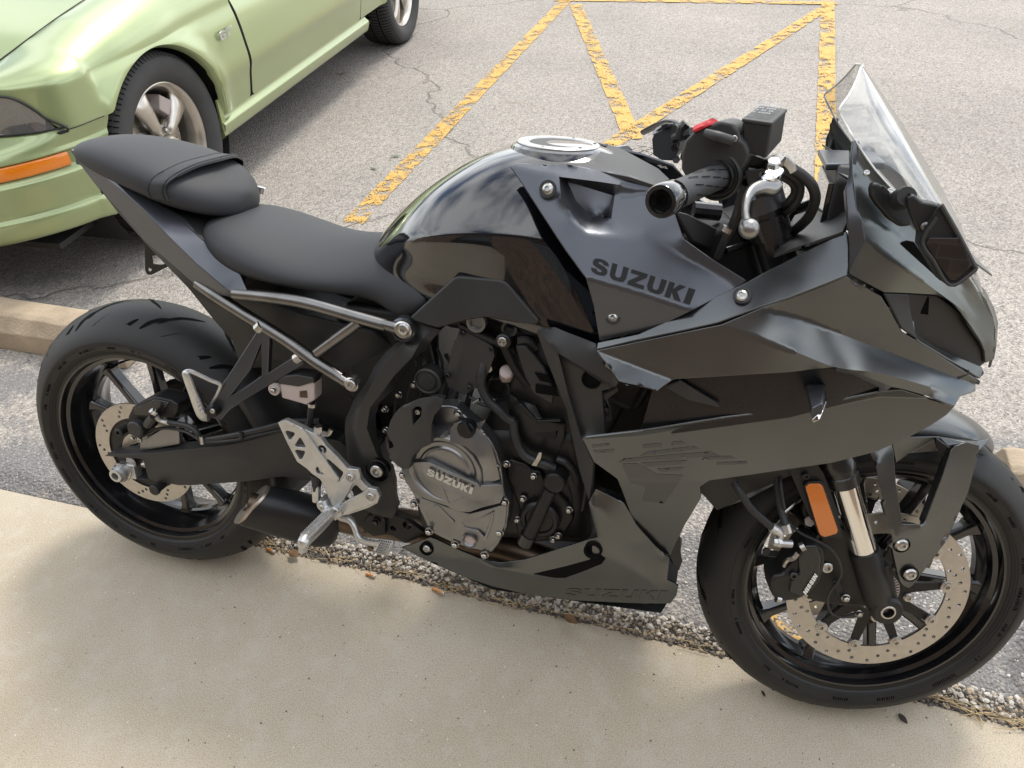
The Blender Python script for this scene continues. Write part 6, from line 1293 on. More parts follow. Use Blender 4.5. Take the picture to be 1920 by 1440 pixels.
# brake master cylinder, reservoir, lever
rvb = [(1390, 227), (1392, 285), (1436, 302), (1441, 295), (1447, 236)]
o = loft('fluid_reservoir', [[V(1390, 229, .215), V(1447, 235, .215), V(1475, 208, .160), V(1423, 201, .160)], [V(1389, 285, .215), V(1436, 302, .215), V(1466, 268, .165), V(1420, 258, .165)]], M['dark'], bike, ang=30); bevel(o, .004, 3)
o = loft('reservoir_lid', [[V(1390, 224, .217), V(1448, 232, .217), V(1477, 206, .158), V(1424, 199, .158)], [V(1389, 232, .217), V(1447, 240, .217), V(1476, 213, .158), V(1423, 207, .158)]], M['plastic'], bike, ang=30); bevel(o, .002, 2)
bm = bmesh.new(); q0, q1, q2_, q3 = V(1398, 222, .210), V(1440, 227, .210), V(1467, 207, .166), V(1427, 202, .166)
for i in range(5):
    for j in range(9):
        if random.random() < .2: continue
        u = (j + .5) / 9; v = (i + .5) / 5; c = q0 * (1 - u) * (1 - v) + q1 * u * (1 - v) + q2_ * u * v + q3 * (1 - u) * v
        du = (q1 - q0) * .035; dv = (q3 - q0) * .05; up2 = Vector((0, 0, .0062))
        bm.faces.new([bm.verts.new(c + a * du + b_ * dv + up2) for a, b_ in ((-1, -1), (1, -1), (1, 1), (-1, 1))])
tag(bm_obj('small_print', bm, M['engine'], bike, ang=None), kind='stuff')
surf('master_cylinder', [(1388, 300, .19), (1412, 308, .19), (1450, 298, .185), (1472, 290, .18), (1480, 305, .18), (1470, 325, .18), (1430, 330, .19), (1395, 322, .195)], M['blackpaint'], bike, t=.03, bev=.005)
surf('reservoir_stay', [(1392, 288, .20), (1438, 303, .20), (1452, 290, .18), (1462, 298, .18), (1432, 318, .195), (1400, 312, .20)], M['dark'], bike, t=.01, bev=.003)
tube('banjo_bolt', [(1452, 300, .19), (1468, 306, .195)], .0078, M['steel'], bike, 6); tube('banjo', [(1468, 300, .185), (1480, 312, .18), (1486, 322, .178)], .0068, M['steel'], bike, 8)
surf('lever_perch', [(1395, 322, .21), (1430, 318, .21), (1458, 330, .205), (1468, 345, .205), (1466, 362, .205), (1450, 372, .21), (1425, 372, .215), (1405, 355, .215)], M['blackpaint'], bike, t=.022, bev=.004)
lathe('lever_nut', [(0, .010), (.006, .010), (.008, .008), (.008, 0)], V(1448, 313, .205), (0, -.4, .9), 6, M['steel'], bike)
blob('lever_pivot_cap', V(1446, 334, .215), Vector((0, -.45, .9)), [(0, .013), (.006, .013), (.009, .009)], M['chrome'], 1.3, .75)
tube('brake_lever', [(1458, 345, .215), (1448, 354, .222), (1428, 352, .235), (1410, 360, .250), (1400, 378, .270), (1397, 400, .300), (1401, 420, .325), (1405, 431, .335)], [.0085, .0095, .0090, .0076, .0062, .0055, .0060, .0068], M['lever'], bike, 14, flat=.75)
bm = bmesh.new(); bmesh.ops.create_uvsphere(bm, u_segments=24, v_segments=16, radius=.0118, matrix=Matrix.Translation(V(1404, 431, .335))); bm_obj('lever_ball', bm, M['lever'], bike, ang=None)
# left cluster
lc = mirror_bar(bar_in)
surf('left_switchgear', [(1222, 262, -.20), (1230, 246, -.195), (1246, 234, -.19), (1264, 233, -.185), (1272, 240, -.18), (1275, 262, -.18), (1272, 285, -.18), (1262, 303, -.185), (1240, 302, -.19), (1224, 292, -.20)], M['plastic'], bike, t=.04, bev=.008, seg=3)
surf('dimmer_switch', [(1221, 250, -.20), (1230, 240, -.20), (1248, 230, -.195), (1252, 236, -.19), (1240, 248, -.19), (1224, 256, -.195)], M['engine'], bike, t=.01, bev=.003)
surf('horn_button', [(1238, 236, -.18), (1252, 232, -.18), (1256, 240, -.18), (1244, 246, -.18)], M['dark'], bike, t=.01, bev=.002)
tube('clutch_perch', [(1264, 262, -.17), (1282, 255, -.16), (1298, 250, -.15)], .009, M['dark'], bike); tube('mirror_post', [(1278, 262, -.16), (1280, 242, -.16), (1287, 233, -.16)], [.011, .010, .009], M['blackpaint'], bike)
tube('clutch_lever', [(1290, 250, -.19), (1262, 232, -.24), (1235, 236, -.30), (1205, 250, -.36)], [.008, .0075, .007, .006], M['blackpaint'], bike, 10, flat=.7)
for p in ((1265, 278), (1268, 300)): lathe('clamp_nut', [(0, .007), (.006, .007), (.006, 0)], V(*p, -.165), n=6, mat=M['blackpaint'], parent=bike)
# hoses behind the bars
tube('brake_hose', [(1484, 318, .178), (1505, 332, .165), (1522, 350, .155), (1528, 375, .14), (1518, 405, .12), (1500, 425, .10), (1482, 440, .08), (1470, 470, .06)], .0072, M['hose'], bike, 12)
tube('control_cable', [(1470, 322, .16), (1490, 335, .15), (1500, 350, .14), (1498, 372, .13), (1484, 392, .12), (1465, 402, .10)], .0055, M['hose'], bike); tube('control_cable', [(1462, 330, .15), (1485, 345, .14), (1490, 362, .13), (1478, 380, .12), (1460, 390, .10)], .0055, M['hose'], bike)
tube('throttle_cable', [(1398, 345, .18), (1388, 375, .16), (1378, 410, .14), (1362, 445, .13), (1345, 485, .12)], .0058, M['hose'], bike); tube('throttle_cable', [(1410, 350, .17), (1396, 385, .15), (1374, 430, .13), (1352, 470, .12)], .0050, M['hose'], bike)
tube('cable_elbow', [(1365, 428, .15), (1360, 436, .15)], .008, M['steel'], bike); tube('steering_damper', [(1300, 395, .05), (1350, 400, .04)], .013, M['blackpaint'], bike)
tube('stay_rod', [(1360, 472, .12), (1418, 455, .08)], .005, M['blackpaint'], bike)
surf('dash_shroud', [(1262, 395, .10), (1290, 402, .09), (1345, 430, .06), (1350, 455, .05), (1330, 470, .07), (1300, 455, .10)], M['plastic'], bike, t=.01, bev=.003)
box('frame_headstock', B(1.14, 0, .84), (.10, .13, .16), M['dark'], bike, rot=Matrix.Rotation(-radians(25), 3, 'Y'), bev=.015)
surf('cockpit_floor', [B(1.05, .13, .83), B(1.40, .10, .86), B(1.40, -.10, .86), B(1.05, -.13, .83)], M['dark'], bike, t=.01, flat2=(0, 1), tdir=(0, 0, -1), bev=.001)
bolt(V(1475, 395, .10), .008, bike, (.4, -.6, .5), 'hex'); tube('sensor_plug', [(1474, 394, .10), (1492, 382, .08)], .0075, M['dark'], bike)
# ================================================================= green car behind the motorcycle
mat('carpaint', (.33, .39, .185), .34, .45, 1.0, .03, vary=.01, vscale=3)
mat('cardark', (.012, .012, .012), .6, 0)
mat('carwheel', (.56, .52, .46), .30, .9, vary=.05, vscale=20)
mat('carglass', (.015, .018, .02), .05, 0, 1.0, .02)
mat('cartyre', (.050, .049, .048), .70, 0, bump=.2, bscale=120, vary=.15, vscale=12, spec=.3)
mat('lampglass', (.035, .036, .04), .08, .2, 1.0, .02)
g2 = M['screen'].copy(); g2.name = 'clearlamp'; M['clearlamp'] = g2
for nd in g2.node_tree.nodes:
    if nd.type == 'BSDF_TRANSPARENT': nd.inputs[0].default_value = (.55, .55, .56, 1)
mat('orange', (.80, .22, .01), .12, 0, 1.0, .03, bump=.4, bscale=60, dist=.002)
TH = 1.62694863
car = empty('parked_car', (-.96150585, 1.48679895, AZ), (0, 0, TH))
tag(car, 'pale green metallic coupe parked nose-in behind the seat', 'car')
Mc = Matrix.Translation(Vector((-.96150585, 1.48679895, AZ))) @ Matrix.Rotation(TH, 4, 'Z'); Mci = Mc.inverted()
eye_c = Mci @ CW
def pjc(v): return pj(RB.transposed() @ (Mc @ v))
def K(u, v, w): return Vector((u, -v, w))
def VC(px, py, v):
    d = Mci.to_3x3() @ (RW @ Vector(((px - 960) / FPX, -(py - 720) / FPX, -1.0))); t = (-v - eye_c.y) / d.y; return eye_c + d * t
PJ[0] = pjc; EYE[0] = eye_c
CL = -.905
def lerp_tab(T, x):
    if x <= T[0][0]: return T[0][1]
    for (a, b), (c, d) in zip(T, T[1:]):
        if x <= c:
            t = (x - a) / (c - a); return b + (d - b) * t
    return T[-1][1]
SIDE = [(.24, .000), (.255, .022), (.29, .034), (.315, .034), (.325, .022), (.36, .030), (.44, .046), (.475, .060), (.50, .060), (.55, .054), (.62, .046), (.68, .034), (.73, .014), (.78, -.018), (.82, -.06), (.85, -.11), (.87, -.16), (.90, -.20), (.93, -.22)]
def sidev(u, w):
    v = lerp_tab(SIDE, w)
    if u < .36 and .44 < w < .52: v -= .010 * min(1, (.36 - u) / .03)
    us_ = u * (.360 / .437) if u < 0 else u
    d = sqrt(us_ * us_ + (w - .335) ** 2)
    if w > .2:
        if .35 < d < .60: v += .016 * math.exp(-((d - .37) / .045) ** 2)
    d2 = sqrt((u - 2.72) ** 2 + (w - .335) ** 2)
    if .36 < d2 < .46: v += .022 * math.exp(-((d2 - .38) / .04) ** 2)
    return v
def front_fall(u):            # the nose narrows ahead of the wheel
    return lerp_tab([(-.93, -.80), (-.88, -.62), (-.82, -.42), (-.76, -.29), (-.69, -.185), (-.62, -.115), (-.55, -.065), (-.48, -.034), (-.40, -.014), (-.32, -.003), (-.25, 0)], u)
def sheet(name, P, m, parent=None, sub=1, ang=None, th=.0, flip=False):
    bm = bmesh.new(); R_ = [[bm.verts.new(p) for p in r] for r in P]
    for A, C in zip(R_, R_[1:]):
        for k in range(len(A) - 1): bm.faces.new((A[k], A[k + 1], C[k + 1], C[k]))
    bmesh.ops.remove_doubles(bm, verts=bm.verts, dist=1e-5)
    o = bm_obj(name, bm, m, parent or car, ang=ang)
    if th: mm = o.modifiers.new('solid', 'SOLIDIFY'); mm.thickness = th; mm.offset = 0
    if sub: mm = o.modifiers.new('sub', 'SUBSURF'); mm.levels = sub; mm.render_levels = sub
    return o
def carmir(o):
    me = o.data.copy(); bm = bmesh.new(); bm.from_mesh(me)
    for v in bm.verts: v.co.y = 1.81 - v.co.y
    bmesh.ops.reverse_faces(bm, faces=bm.faces); bm.to_mesh(me); bm.free()
    q = bpy.data.objects.new(o.name.split('.')[0], me); COL.objects.link(q); q.parent = o.parent
    for m in o.modifiers:
        n = q.modifiers.new(m.name, m.type)
        for a in ('thickness', 'offset', 'levels', 'render_levels', 'width', 'segments'):
            if hasattr(m, a): setattr(n, a, getattr(m, a))
    return q
def hood_w(u): return lerp_tab([(-.62, .700), (-.50, .735), (-.43, .760), (-.32, .800), (-.18, .832), (0, .856), (.3, .885), (.6, .905)], u)
def hood_v(u): return lerp_tab([(-.62, -.33), (-.50, -.245), (-.43, -.205), (-.32, -.165), (-.18, -.148), (0, -.150), (.3, -.17), (.6, -.19)], u)
def arch_w(u, uc=0, r=.360):
    d = u - uc
    if uc == 0 and d < 0: d *= .360 / .437
    return .335 + sqrt(max(0, r * r - d * d)) if abs(d) < r else .26
# fender
def line_y(P, x):
    for (x0, y0), (x1, y1) in zip(P, P[1:]):
        if x0 <= x <= x1: return y0 + (y1 - y0) * (x - x0) / (x1 - x0)
    return P[0][1] + (x - P[0][0]) * (P[1][1] - P[0][1]) / (P[1][0] - P[0][0]) if x < P[0][0] else P[-1][1]
def w_on(u, v, P, lo=.45, hi=.95):
    for _ in range(30):
        m_ = (lo + hi) / 2; q = pjc(K(u, v, m_))
        if q.y > line_y(P, q.x): lo = m_
        else: hi = m_
    return (lo + hi) / 2
HLT = [(-400, 130), (0, 178), (20, 181), (44, 191), (67, 207), (84, 219), (100, 232), (112, 246)]; SEAM = [(112, 246), (143, 237), (170, 226), (197, 215)]
def shoulder(ub, vb, wb, ut, vt, wt, n=26, side=None):
    row = []; wm = .705 if wb < .698 else wb + .01; nv = int(n * .45)
    vm = (sidev(ub, wm) if side else vb - .004)
    for k in range(nv):
        w = wb + (wm - wb) * k / nv; row.append(K(ub, sidev(ub, w) if side else vb + (vm - vb) * k / nv, w))
    for k in range(n - nv + 1):
        t = k / (n - nv) * pi / 2; row.append(K(ub + (ut - ub) * (1 - cos(t)), vm + (vt - vm) * (1 - cos(t)), wm + (wt - wm) * sin(t)))
    return row
P = []
FR = [(-.66, -.52, .70, -.56), (-.645, -.42, .70, -.545), (-.62, -.31, .69, -.52), (-.60, -.24, 0, -.49), (-.580, -.18, 0, -.465), (-.560, -.13, 0, -.445), (-.543, -.095, 0, -.43), (-.526, -.065, 0, -.418), (-.508, -.040, 0, -.405), (-.490, -.018, 0, -.395), (-.468, .002, 0, -.385), (-.44, .020, 0, -.375), (-.41, .032, 0, -.365), (-.38, .040, 0, -.352), (-.35, .044, 0, -.338)]
HB = []
for u, v, w, ut in FR:
    if not w: w = w_on(u, v, HLT if pjc(K(u, v, .6)).x < 114 else SEAM)
    HB.append((u, v, w)); P.append(shoulder(u, v, w, ut, hood_v(ut), hood_w(ut)))
u = -.325
while u < .606:
    bw = arch_w(u, 0) if u < .348 else .330
    P.append(shoulder(u, 0, bw, u, hood_v(u), hood_w(u), side=True)); u += .02
f1 = sheet('front_wing', P, M['carpaint'], sub=1); carmir(f1)
# lip of the arch, tucked inward
P = []
for i in range(33):
    a = radians(-8 + i * 174 / 32.0 * 1.0); a = radians(0 + i * (138) / 32)
    u = .360 * cos(a) * (.437 / .360 if cos(a) < 0 else 1); w = .335 + .360 * sin(a)
    v = sidev(u * 1.02, .335 + .367 * sin(a)); P.append([K(u, v + .001, w), K(u * .985, v - .006, .335 + .355 * sin(a)), K(u * .97, v - .03, .335 + .348 * sin(a))])
sheet('arch_lip', P, M['carpaint'], sub=0)
P = []
for i in range(37):
    a = radians(-35 + i * 250 / 36); P.append([K((.375 if cos(a) > 0 else .45) * cos(a), .015, .335 + .375 * sin(a)), K((.375 if cos(a) > 0 else .45) * cos(a), -.26, .335 + .375 * sin(a)), K(.05 * cos(a), -.27, .335 + .05 * sin(a))])
sheet('wheel_housing', P, M['cardark'], sub=0)
surf('mud_flap', [K(.325, .028, .40), K(.355, .03, .40), K(.345, .03, .255), K(.32, .028, .255)], M['carpaint'], car, t=.01, tdir=(0, 1, 0))
# bonnet
P = []
for u in [-.62 + i * .06 for i in range(22)]:
    row = []
    for k in range(13):
        t = k / 12; v = hood_v(u) - .004 + (CL - hood_v(u)) * t; w = hood_w(u) + .001 + (.055 + .03 * min(1, max(0, u + .6))) * sin(t * pi / 2) ** .8 * 1.0 + .012 * math.exp(-((t - .35) / .12) ** 2)
        row.append(K(u, v, w))
    P.append(row)
b1 = sheet('bonnet', P, M['carpaint']); carmir(b1)
# doors and rear quarter
def band(name, u0, u1, w0f, w1, nu, nw, mt=None, th=0):
    P = []
    for i in range(nu + 1):
        u = u0 + (u1 - u0) * i / nu; w0 = w0f(u) if callable(w0f) else w0f
        P.append([K(u, sidev(u, w0 + (w1 - w0) * k / nw) + (.0 if u < 3.1 else -(u - 3.1) * .35), w0 + (w1 - w0) * k / nw) for k in range(nw + 1)])
    o = sheet(name, P, mt or M['carpaint']); carmir(o); return o
dr = band('door', .614, 1.93, .330, .93, 30, 26)
band('rear_quarter', 1.936, 3.65, lambda u: max(.330 if abs(u - 2.72) > .37 else 0, arch_w(u, 2.72, .370) if abs(u - 2.72) < .370 else .30), .93, 50, 24)
sl = []
for i in range(20):
    u = .325 + 1.70 * i / 19; sl.append([K(u, v, w) for w, v in ((.235, -.03), (.236, .010), (.245, .022), (.285, .036), (.298, .038), (.306, .030), (.310, .018), (.326, .016))])
sill = sheet('sill', sl, M['carpaint'], sub=1, ang=40); carmir(sill)
for i in (0, 19): 
    bm = bmesh.new(); bm.faces.new([bm.verts.new(p) for p in sl[i]]); bm_obj('sill_end', bm, M['carpaint'], car)
surf('floor_pan', [K(-.6, -.1, .2), K(3.5, -.1, .2), K(3.5, -1.7, .2), K(-.6, -1.7, .2)], M['cardark'], car, t=.02, flat2=(0, 1), tdir=(0, 0, 1), bev=0)
box('engine_bay', K(.0, CL, .50), (.9, 1.15, .45), M['cardark'], car, bev=.02)
# greenhouse
wsb = [(.62, .93), (1.15, 1.27), (1.4, 1.34), (2.0, 1.36), (2.5, 1.29), (3.05, 1.03), (3.2, .98)]
P = []
for u, w in [(1.15, 1.27), (1.4, 1.335), (1.7, 1.36), (2.0, 1.36), (2.3, 1.33), (2.5, 1.29)]:
    P.append([K(u, v, w - d) for v, d in ((-.34, .05), (-.40, .015), (-.55, .0), (-.9, -.012), (-1.26, 0), (-1.41, .015), (-1.47, .05))])
sheet('roof', P, M['carpaint'])
sheet('windscreen', [[K(.62, v, .93 + .03 * cos((v - CL) * 1.6)) for v in (-.25, -.5, -.9, -1.3, -1.56)], [K(1.15, v, 1.265) for v in (-.36, -.6, -.9, -1.2, -1.45)]], M['carglass'])
sheet('rear_window', [[K(2.5, v, 1.285) for v in (-.36, -.6, -.9, -1.2, -1.45)], [K(3.1, v, 1.02) for v in (-.28, -.6, -.9, -1.2, -1.53)]], M['carglass'])
g_ = sheet('side_window', [[K(.66, -.222, .935), K(1.16, -.35, 1.22)], [K(1.2, -.222, .935), K(1.35, -.345, 1.30)], [K(2.0, -.222, .935), K(2.0, -.345, 1.315)], [K(2.6, -.225, .935), K(2.45, -.35, 1.25)], [K(2.9, -.23, .935), K(2.6, -.33, 1.15)]], M['carglass'], sub=0); carmir(g_)
sheet('cowl_top', [[K(.58, v, .90 + .06 * sin((v + .19) / -1.43 * pi)) for v in (-.19, -.5, -.9, -1.3, -1.62)], [K(.66, v, .92 + .05 * sin((v + .19) / -1.43 * pi)) for v in (-.22, -.5, -.9, -1.3, -1.6)]], M['cardark'])
sheet('boot_lid', [[K(3.02, v, 1.03) for v in (-.24, -.5, -.9, -1.3, -1.57)], [K(3.6, v, 1.0) for v in (-.3, -.5, -.9, -1.3, -1.51)], [K(3.72, v, .9) for v in (-.3, -.5, -.9, -1.3, -1.51)], [K(3.78, v, .5) for v in (-.2, -.5, -.9, -1.3, -1.6)], [K(3.70, v, .3) for v in (-.2, -.5, -.9, -1.3, -1.6)]], M['carpaint'])
# bumper: plan curve x height profile
PLAN = [(-.325, .032), (-.38, .022), (-.45, .004), (-.52, -.028), (-.59, -.075), (-.655, -.135), (-.715, -.21), (-.765, -.31), (-.81, -.44), (-.85, -.60), (-.875, -.75), (-.885, CL)]
PC = catmull([Vector((a, b, 0)) for a, b in PLAN], 3)
def plan_n(i):
    t = (PC[min(i + 1, len(PC) - 1)] - PC[max(i - 1, 0)]).normalized(); return Vector((-abs(t.y) if True else 0, abs(t.x), 0))
ROWS = [(.580, -.105), (.572, -.085), (.560, -.045), (.545, -.018), (.530, -.004), (.516, .003), (.511, -.003), (.510, -.016), (.468, -.014), (.462, -.010), (.455, .004), (.446, .012), (.434, .010), (.40, .004), (.35, -.002), (.342, -.003), (.338, .006), (.332, .012), (.322, .013), (.272, .008), (.262, .000), (.255, -.03)]
UPC = catmull([Vector((a, b, 0)) for a, b in [(-.327, .045), (-.38, .038), (-.43, .022), (-.47, -.002), (-.515, -.040), (-.545, -.09), (-.575, -.16), (-.605, -.26), (-.64, -.40), (-.665, -.56), (-.68, -.72), (-.69, CL)]], 3)
P = []
for i, p in enumerate(PC):
    n_ = plan_n(i); k_ = min(1, max(0, (i - 5) / 7)); row = []
    for j, (w, o_) in enumerate(ROWS):
        oo = o_ * (k_ if (o_ < -.01 and j < 5) else 1)
        if j in (6, 7, 8, 9) and i < 8: oo = oo * .15
        uu = p.x; 
        if i == 0: uu = lerp_tab([(.25, -.445), (.35, -.40), (.45, -.365), (.574, -.327)], w)
        elif i < 7: uu = p.x - lerp_tab([(.25, .12), (.35, .075), (.45, .04), (.574, .0)], w) * (1 - i / 7)
        vv = p.y
        if j < 4:
            q_ = UPC[i]; t_ = (0, .10, .42, .80)[j]; uf = uu; row.append(K(q_.x + (uf - q_.x) * t_, q_.y + (vv - q_.y) * t_, w)); continue
        row.append(K(uu + n_.x * oo, vv + n_.y * oo, w))
    P.append(row)
bp_ = sheet('front_bumper', P, M['carpaint'], sub=1, ang=40); carmir(bp_)
P = []
for i in range(8, 26):
    p = PC[i]; n_ = plan_n(i); tp = .0 if i > 11 else .0
    P.append([K(p.x + n_.x * o_, p.y + n_.y * o_, w) for w, o_ in ((.509, -.006), (.507, -.001), (.488, .0), (.466, -.001), (.464, -.006))])
mk = sheet('side_marker', P, M['orange'], sub=1); carmir(mk)
# headlamp set into the corner
hl = [(113, 247, -.030), (100, 232, -.034), (84, 219, -.045), (67, 207, -.062), (44, 191, -.09), (20, 181, -.12), (0, 178, -.155)]
hb = [(0, 264, -.185), (40, 258, -.13), (80, 251, -.075), (105, 248, -.040)]
ht = [K(u - .004, v + .004, w - .004) for u, v, w in HB[:10]]; hbm = [K(q.x - .004, q.y + .004, .582) for q in UPC[8:25:2]]
hbm = [K(q.x - .003, q.y + .003, .583) for q in UPC[9:26:2]]
HL = ht[::-1] + hbm[::-1]
ctr = sum(HL, Vector()) / len(HL)
o = surf('headlamp', [p + Vector((.045, .02, 0)) for p in HL], M['blackpaint'], car, t=.004, bev=0, dense=10, tdir=(.8, .5, 0)); carmir(o)
o = surf('lamp_lens', HL, M['clearlamp'], car, t=0, bev=0, dense=10); carmir(o)
tube('headlamp_seal', ht + hbm[::-1][:1], .0045, M['cardark'], car, 6); tube('headlamp_seal', hbm, .003, M['cardark'], car, 6)
e0 = ctr + Vector((.02, .012, 0))
for q, r_ in ((VC(8, 228, -.17), .060), (VC(48, 238, -.10), .030)):
    lathe('lamp_reflector', [(-.03, r_ * .35), (-.02, r_ * .7), (.004, r_ * .95), (.006, r_ * 1.02), (.004, r_ * 1.06)], q + Vector((.035, .022, 0)), (-.86, -.5, .1), 32, M['chrome'], car)
    lathe('lamp_bulb', [(-.03, r_ * .25), (.0, r_ * .3), (.006, r_ * .15), (.006, 0)], q + Vector((.030, .018, 0)), (-.86, -.5, .1), 20, M['steel'], car)
box('lamp_trim', VC(22, 196, -.14) + Vector((.03, .02, 0)), (.012, .13, .012), M['fluid'], car, rot=Matrix.Rotation(.9, 3, 'Z'))
# seams
def seam(P, parent=None): return tube('seam', P, .0015, M['cardark'], parent or car, 5, 3)
seam([K(u, v + .0015, w - .002) for u, v, w in HB[9:]])
seam([K(u, hood_v(u) + .002, hood_w(u) + .0015) for u in [-.60 + i * .1 for i in range(12)]])
seam([K(.610, sidev(.61, w) - .004, w) for w in [.335 + i * .035 for i in range(17)]])
seam([K(1.933, sidev(1.93, w) - .004, w) for w in [.335 + i * .035 for i in range(17)]])
surf('grille', [K(-.90, -.50, .70), K(-.93, -.55, .56), K(-.93, -1.26, .56), K(-.90, -1.31, .70)], M['cardark'], car, t=.02, flat2=(1, 2), tdir=(1, 0, 0))
# badge
b0 = VC(409, 63, .051)
text('badge', 'GT', VC(410, 61, .0545), VC(434, 47, .0535), VC(433, 63, .0555), VC(414, 78, .0565), M['cast'], car, gap=.12, t=.004, lift=.003)
# wheels
def car_wheel(uc, vface, steer=0):
    w = lathe('wheel', [(-.20, .2180), (-.010, .2290), (-.002, .2310), (.0, .2300), (.001, .2270), (-.004, .2220), (-.010, .2160), (-.030, .2060), (-.19, .1980), (-.20, .2180)], (0, 0, 0), (0, -1, 0), 96, M['carwheel'], car, ang=35)
    w.location = K(uc, vface, .335)
    tp = [(-.225, .240), (-.232, .275), (-.225, .310), (-.205, .333), (-.17, .341), (-.10, .343), (-.03, .341), (.006, .333), (.022, .312), (.027, .290), (.024, .262), (.012, .240), (.002, .2315), (-.010, .228)]
    lathe('tyre', tp, (0, 0, 0), (0, -1, 0), 120, M['cartyre'], w, ang=50)
    bm = bmesh.new()
    for k in range(100):
        a = 2 * pi * k / 100
        for (h0, h1, r0, r1, da) in ((.004, -.045, .3365, .3425, .018), (-.055, -.11, .3432, .3438, -.016), (-.12, -.18, .3438, .3415, .016), (.019, .006, .318, .3335, .004)):
            q = [(h0, r0, a), (h1, r1, a + da), (h1, r1, a + da + .012), (h0, r0, a + .012)]
            bm.faces.new([bm.verts.new(Vector((cos(t) * (r + .0006), -h, sin(t) * (r + .0006)))) for h, r, t in q])
    for h in (-.05, -.115): lathe_bm(bm, [(h, .3442), (h - .007, .3442)], (0, 0, 0), (0, -1, 0), 90)
    tag(bm_obj('tread_cuts', bm, M['groove'], w, ang=None), kind='stuff')
    for k in range(5):
        a = radians(100 - 72 * k + 8); rings = []; u_ = Vector((cos(a), 0, sin(a))); t_ = Vector((-sin(a), 0, cos(a))); o_ = Vector((0, -1, 0))
        for r, wd, hh, dp in ((.045, .020, -.022, .030), (.085, .024, -.020, .030), (.130, .032, -.022, .034), (.170, .042, -.026, .034), (.200, .055, -.030, .030), (.208, .058, -.034, .026)):
            rings.append([u_ * r + t_ * wd * sin(b) + o_ * (hh + dp * cos(b) * .75 - .012) for b in (2 * pi * j / 14 for j in range(14))])
        loft('spoke', rings, M['carwheel'], w)
        n_ = a + radians(36); c = Vector((cos(n_) * .057, 0, sin(n_) * .057)) + o_ * -.030
        lathe('wheel_nut', [(0, .011), (.016, .011), (.022, .007), (.022, 0)], c, (0, -1, 0), 6, M['steel'], w)
    lathe('hub_cap', [(-.06, .070), (-.035, .068), (-.028, .040), (.002, .036), (.008, .033), (.010, .028), (.012, 0)], (0, 0, 0), (0, -1, 0), 40, M['carwheel'], w)
    lathe('cap_badge', [(.0105, .022), (.0135, .018), (.0135, 0)], (0, 0, 0), (0, -1, 0), 32, M['steel'], w)
    lathe('brake_rotor', [(-.075, .158), (-.068, .160), (-.068, .080), (-.04, .075), (-.04, 0)], (0, 0, 0), (0, -1, 0), 60, M['steel'], w)
    surf('caliper', [Vector((x, .030, z)) for x, z in ((.06, .175), (.165, .10), (.140, .045), (.10, .065), (.035, .125))], M['fluid'], w, t=.06, bev=.006, flat2=(0, 2), tdir=(0, 1, 0))
    return w
w1 = car_wheel(0, 0); w2 = car_wheel(2.72, 0)
def tree_copy(o, parent):
    c = o.copy(); COL.objects.link(c); c.parent = parent
    for ch in o.children: tree_copy(ch, c)
    return c
for w in (w1, w2):
    c = tree_copy(w, car); c.location = Vector((w.location.x, 1.81, .335)); c.rotation_euler = (0, 0, pi)
PJ[0] = pj; EYE[0] = CB
# ================================================================= parking blocks, litter, edge debris, the building at the photographer's back
mat('block', (.38, .30, .21), .85, 0, bump=.9, bscale=130, vary=.22, vscale=9, dist=.003)
def parking_block(x0, x1, y0, name_l, seed):
    random.seed(seed); sec = [(.0, 0), (-.004, .075), (.028, .118), (.045, .125), (.105, .125), (.125, .115), (.150, .070), (.152, 0)]
    n = int((x1 - x0) / .02); rings = []
    for i in range(n + 1):
        x = x0 + (x1 - x0) * i / n; e = .02 if i in (0, n) else 0
        rings.append([Vector((x, y0 + y + .0035 * noise.noise(Vector((x * 9, y * 30 + seed, z * 30))) + (y - .075) * -e * 3, AZ + z * (1 - e * 2) + .0035 * noise.noise(Vector((x * 14, y * 20, z * 30 + seed))))) for y, z in sec])
    bm = bmesh.new(); R_ = [[bm.verts.new(p) for p in r] for r in rings]
    for A, C in zip(R_, R_[1:]):
        for k in range(8): bm.faces.new((A[k], A[(k + 1) % 8], C[(k + 1) % 8], C[k]))
    bm.faces.new(R_[0]); bm.faces.new(R_[-1])
    o = bm_obj('parking_block', bm, M['block'], None, ang=50); bevel(o, .004, 2, 20)
    tag(o, name_l, 'parking block', 'concrete wheel stops'); return o
parking_block(-2.45, -.60, .56, 'tan concrete wheel stop behind the rear tyre', 1)
parking_block(1.86, 3.6, .56, 'tan concrete wheel stop seen past the front wheel', 2)
# cigarette ends
mat('filter', (.62, .30, .12), .8, 0, vary=.2, vscale=200); mat('ash', (.55, .52, .47), .9)
def butt(px, py, ang, label, L=.026, z=.0040):
    p = Wp(px, py, z); d = Vector((cos(ang), sin(ang), .05)).normalized()
    e = empty('cigarette_end', p); tag(e, label, 'cigarette end', 'cigarette ends along the pavement edge')
    lathe('filter', [(-L / 2, 0), (-L / 2, .0036), (L / 2 - .005, .0038), (L / 2 - .005, 0)], (0, 0, 0), d, 14, M['filter'], e); lathe('paper_end', [(L / 2 - .005, 0), (L / 2 - .005, .0039), (L / 2, .0035), (L / 2, .002), (L / 2 - .002, 0)], (0, 0, 0), d, 14, M['ash'], e)
butt(508, 1032, -.25, 'orange cigarette end nearest the rear tyre'); butt(695, 1078, -.15, 'orange cigarette end below the brake pedal'); butt(822, 1108, -.30, 'long thin cigarette end in the gutter under the belly pan', .034)
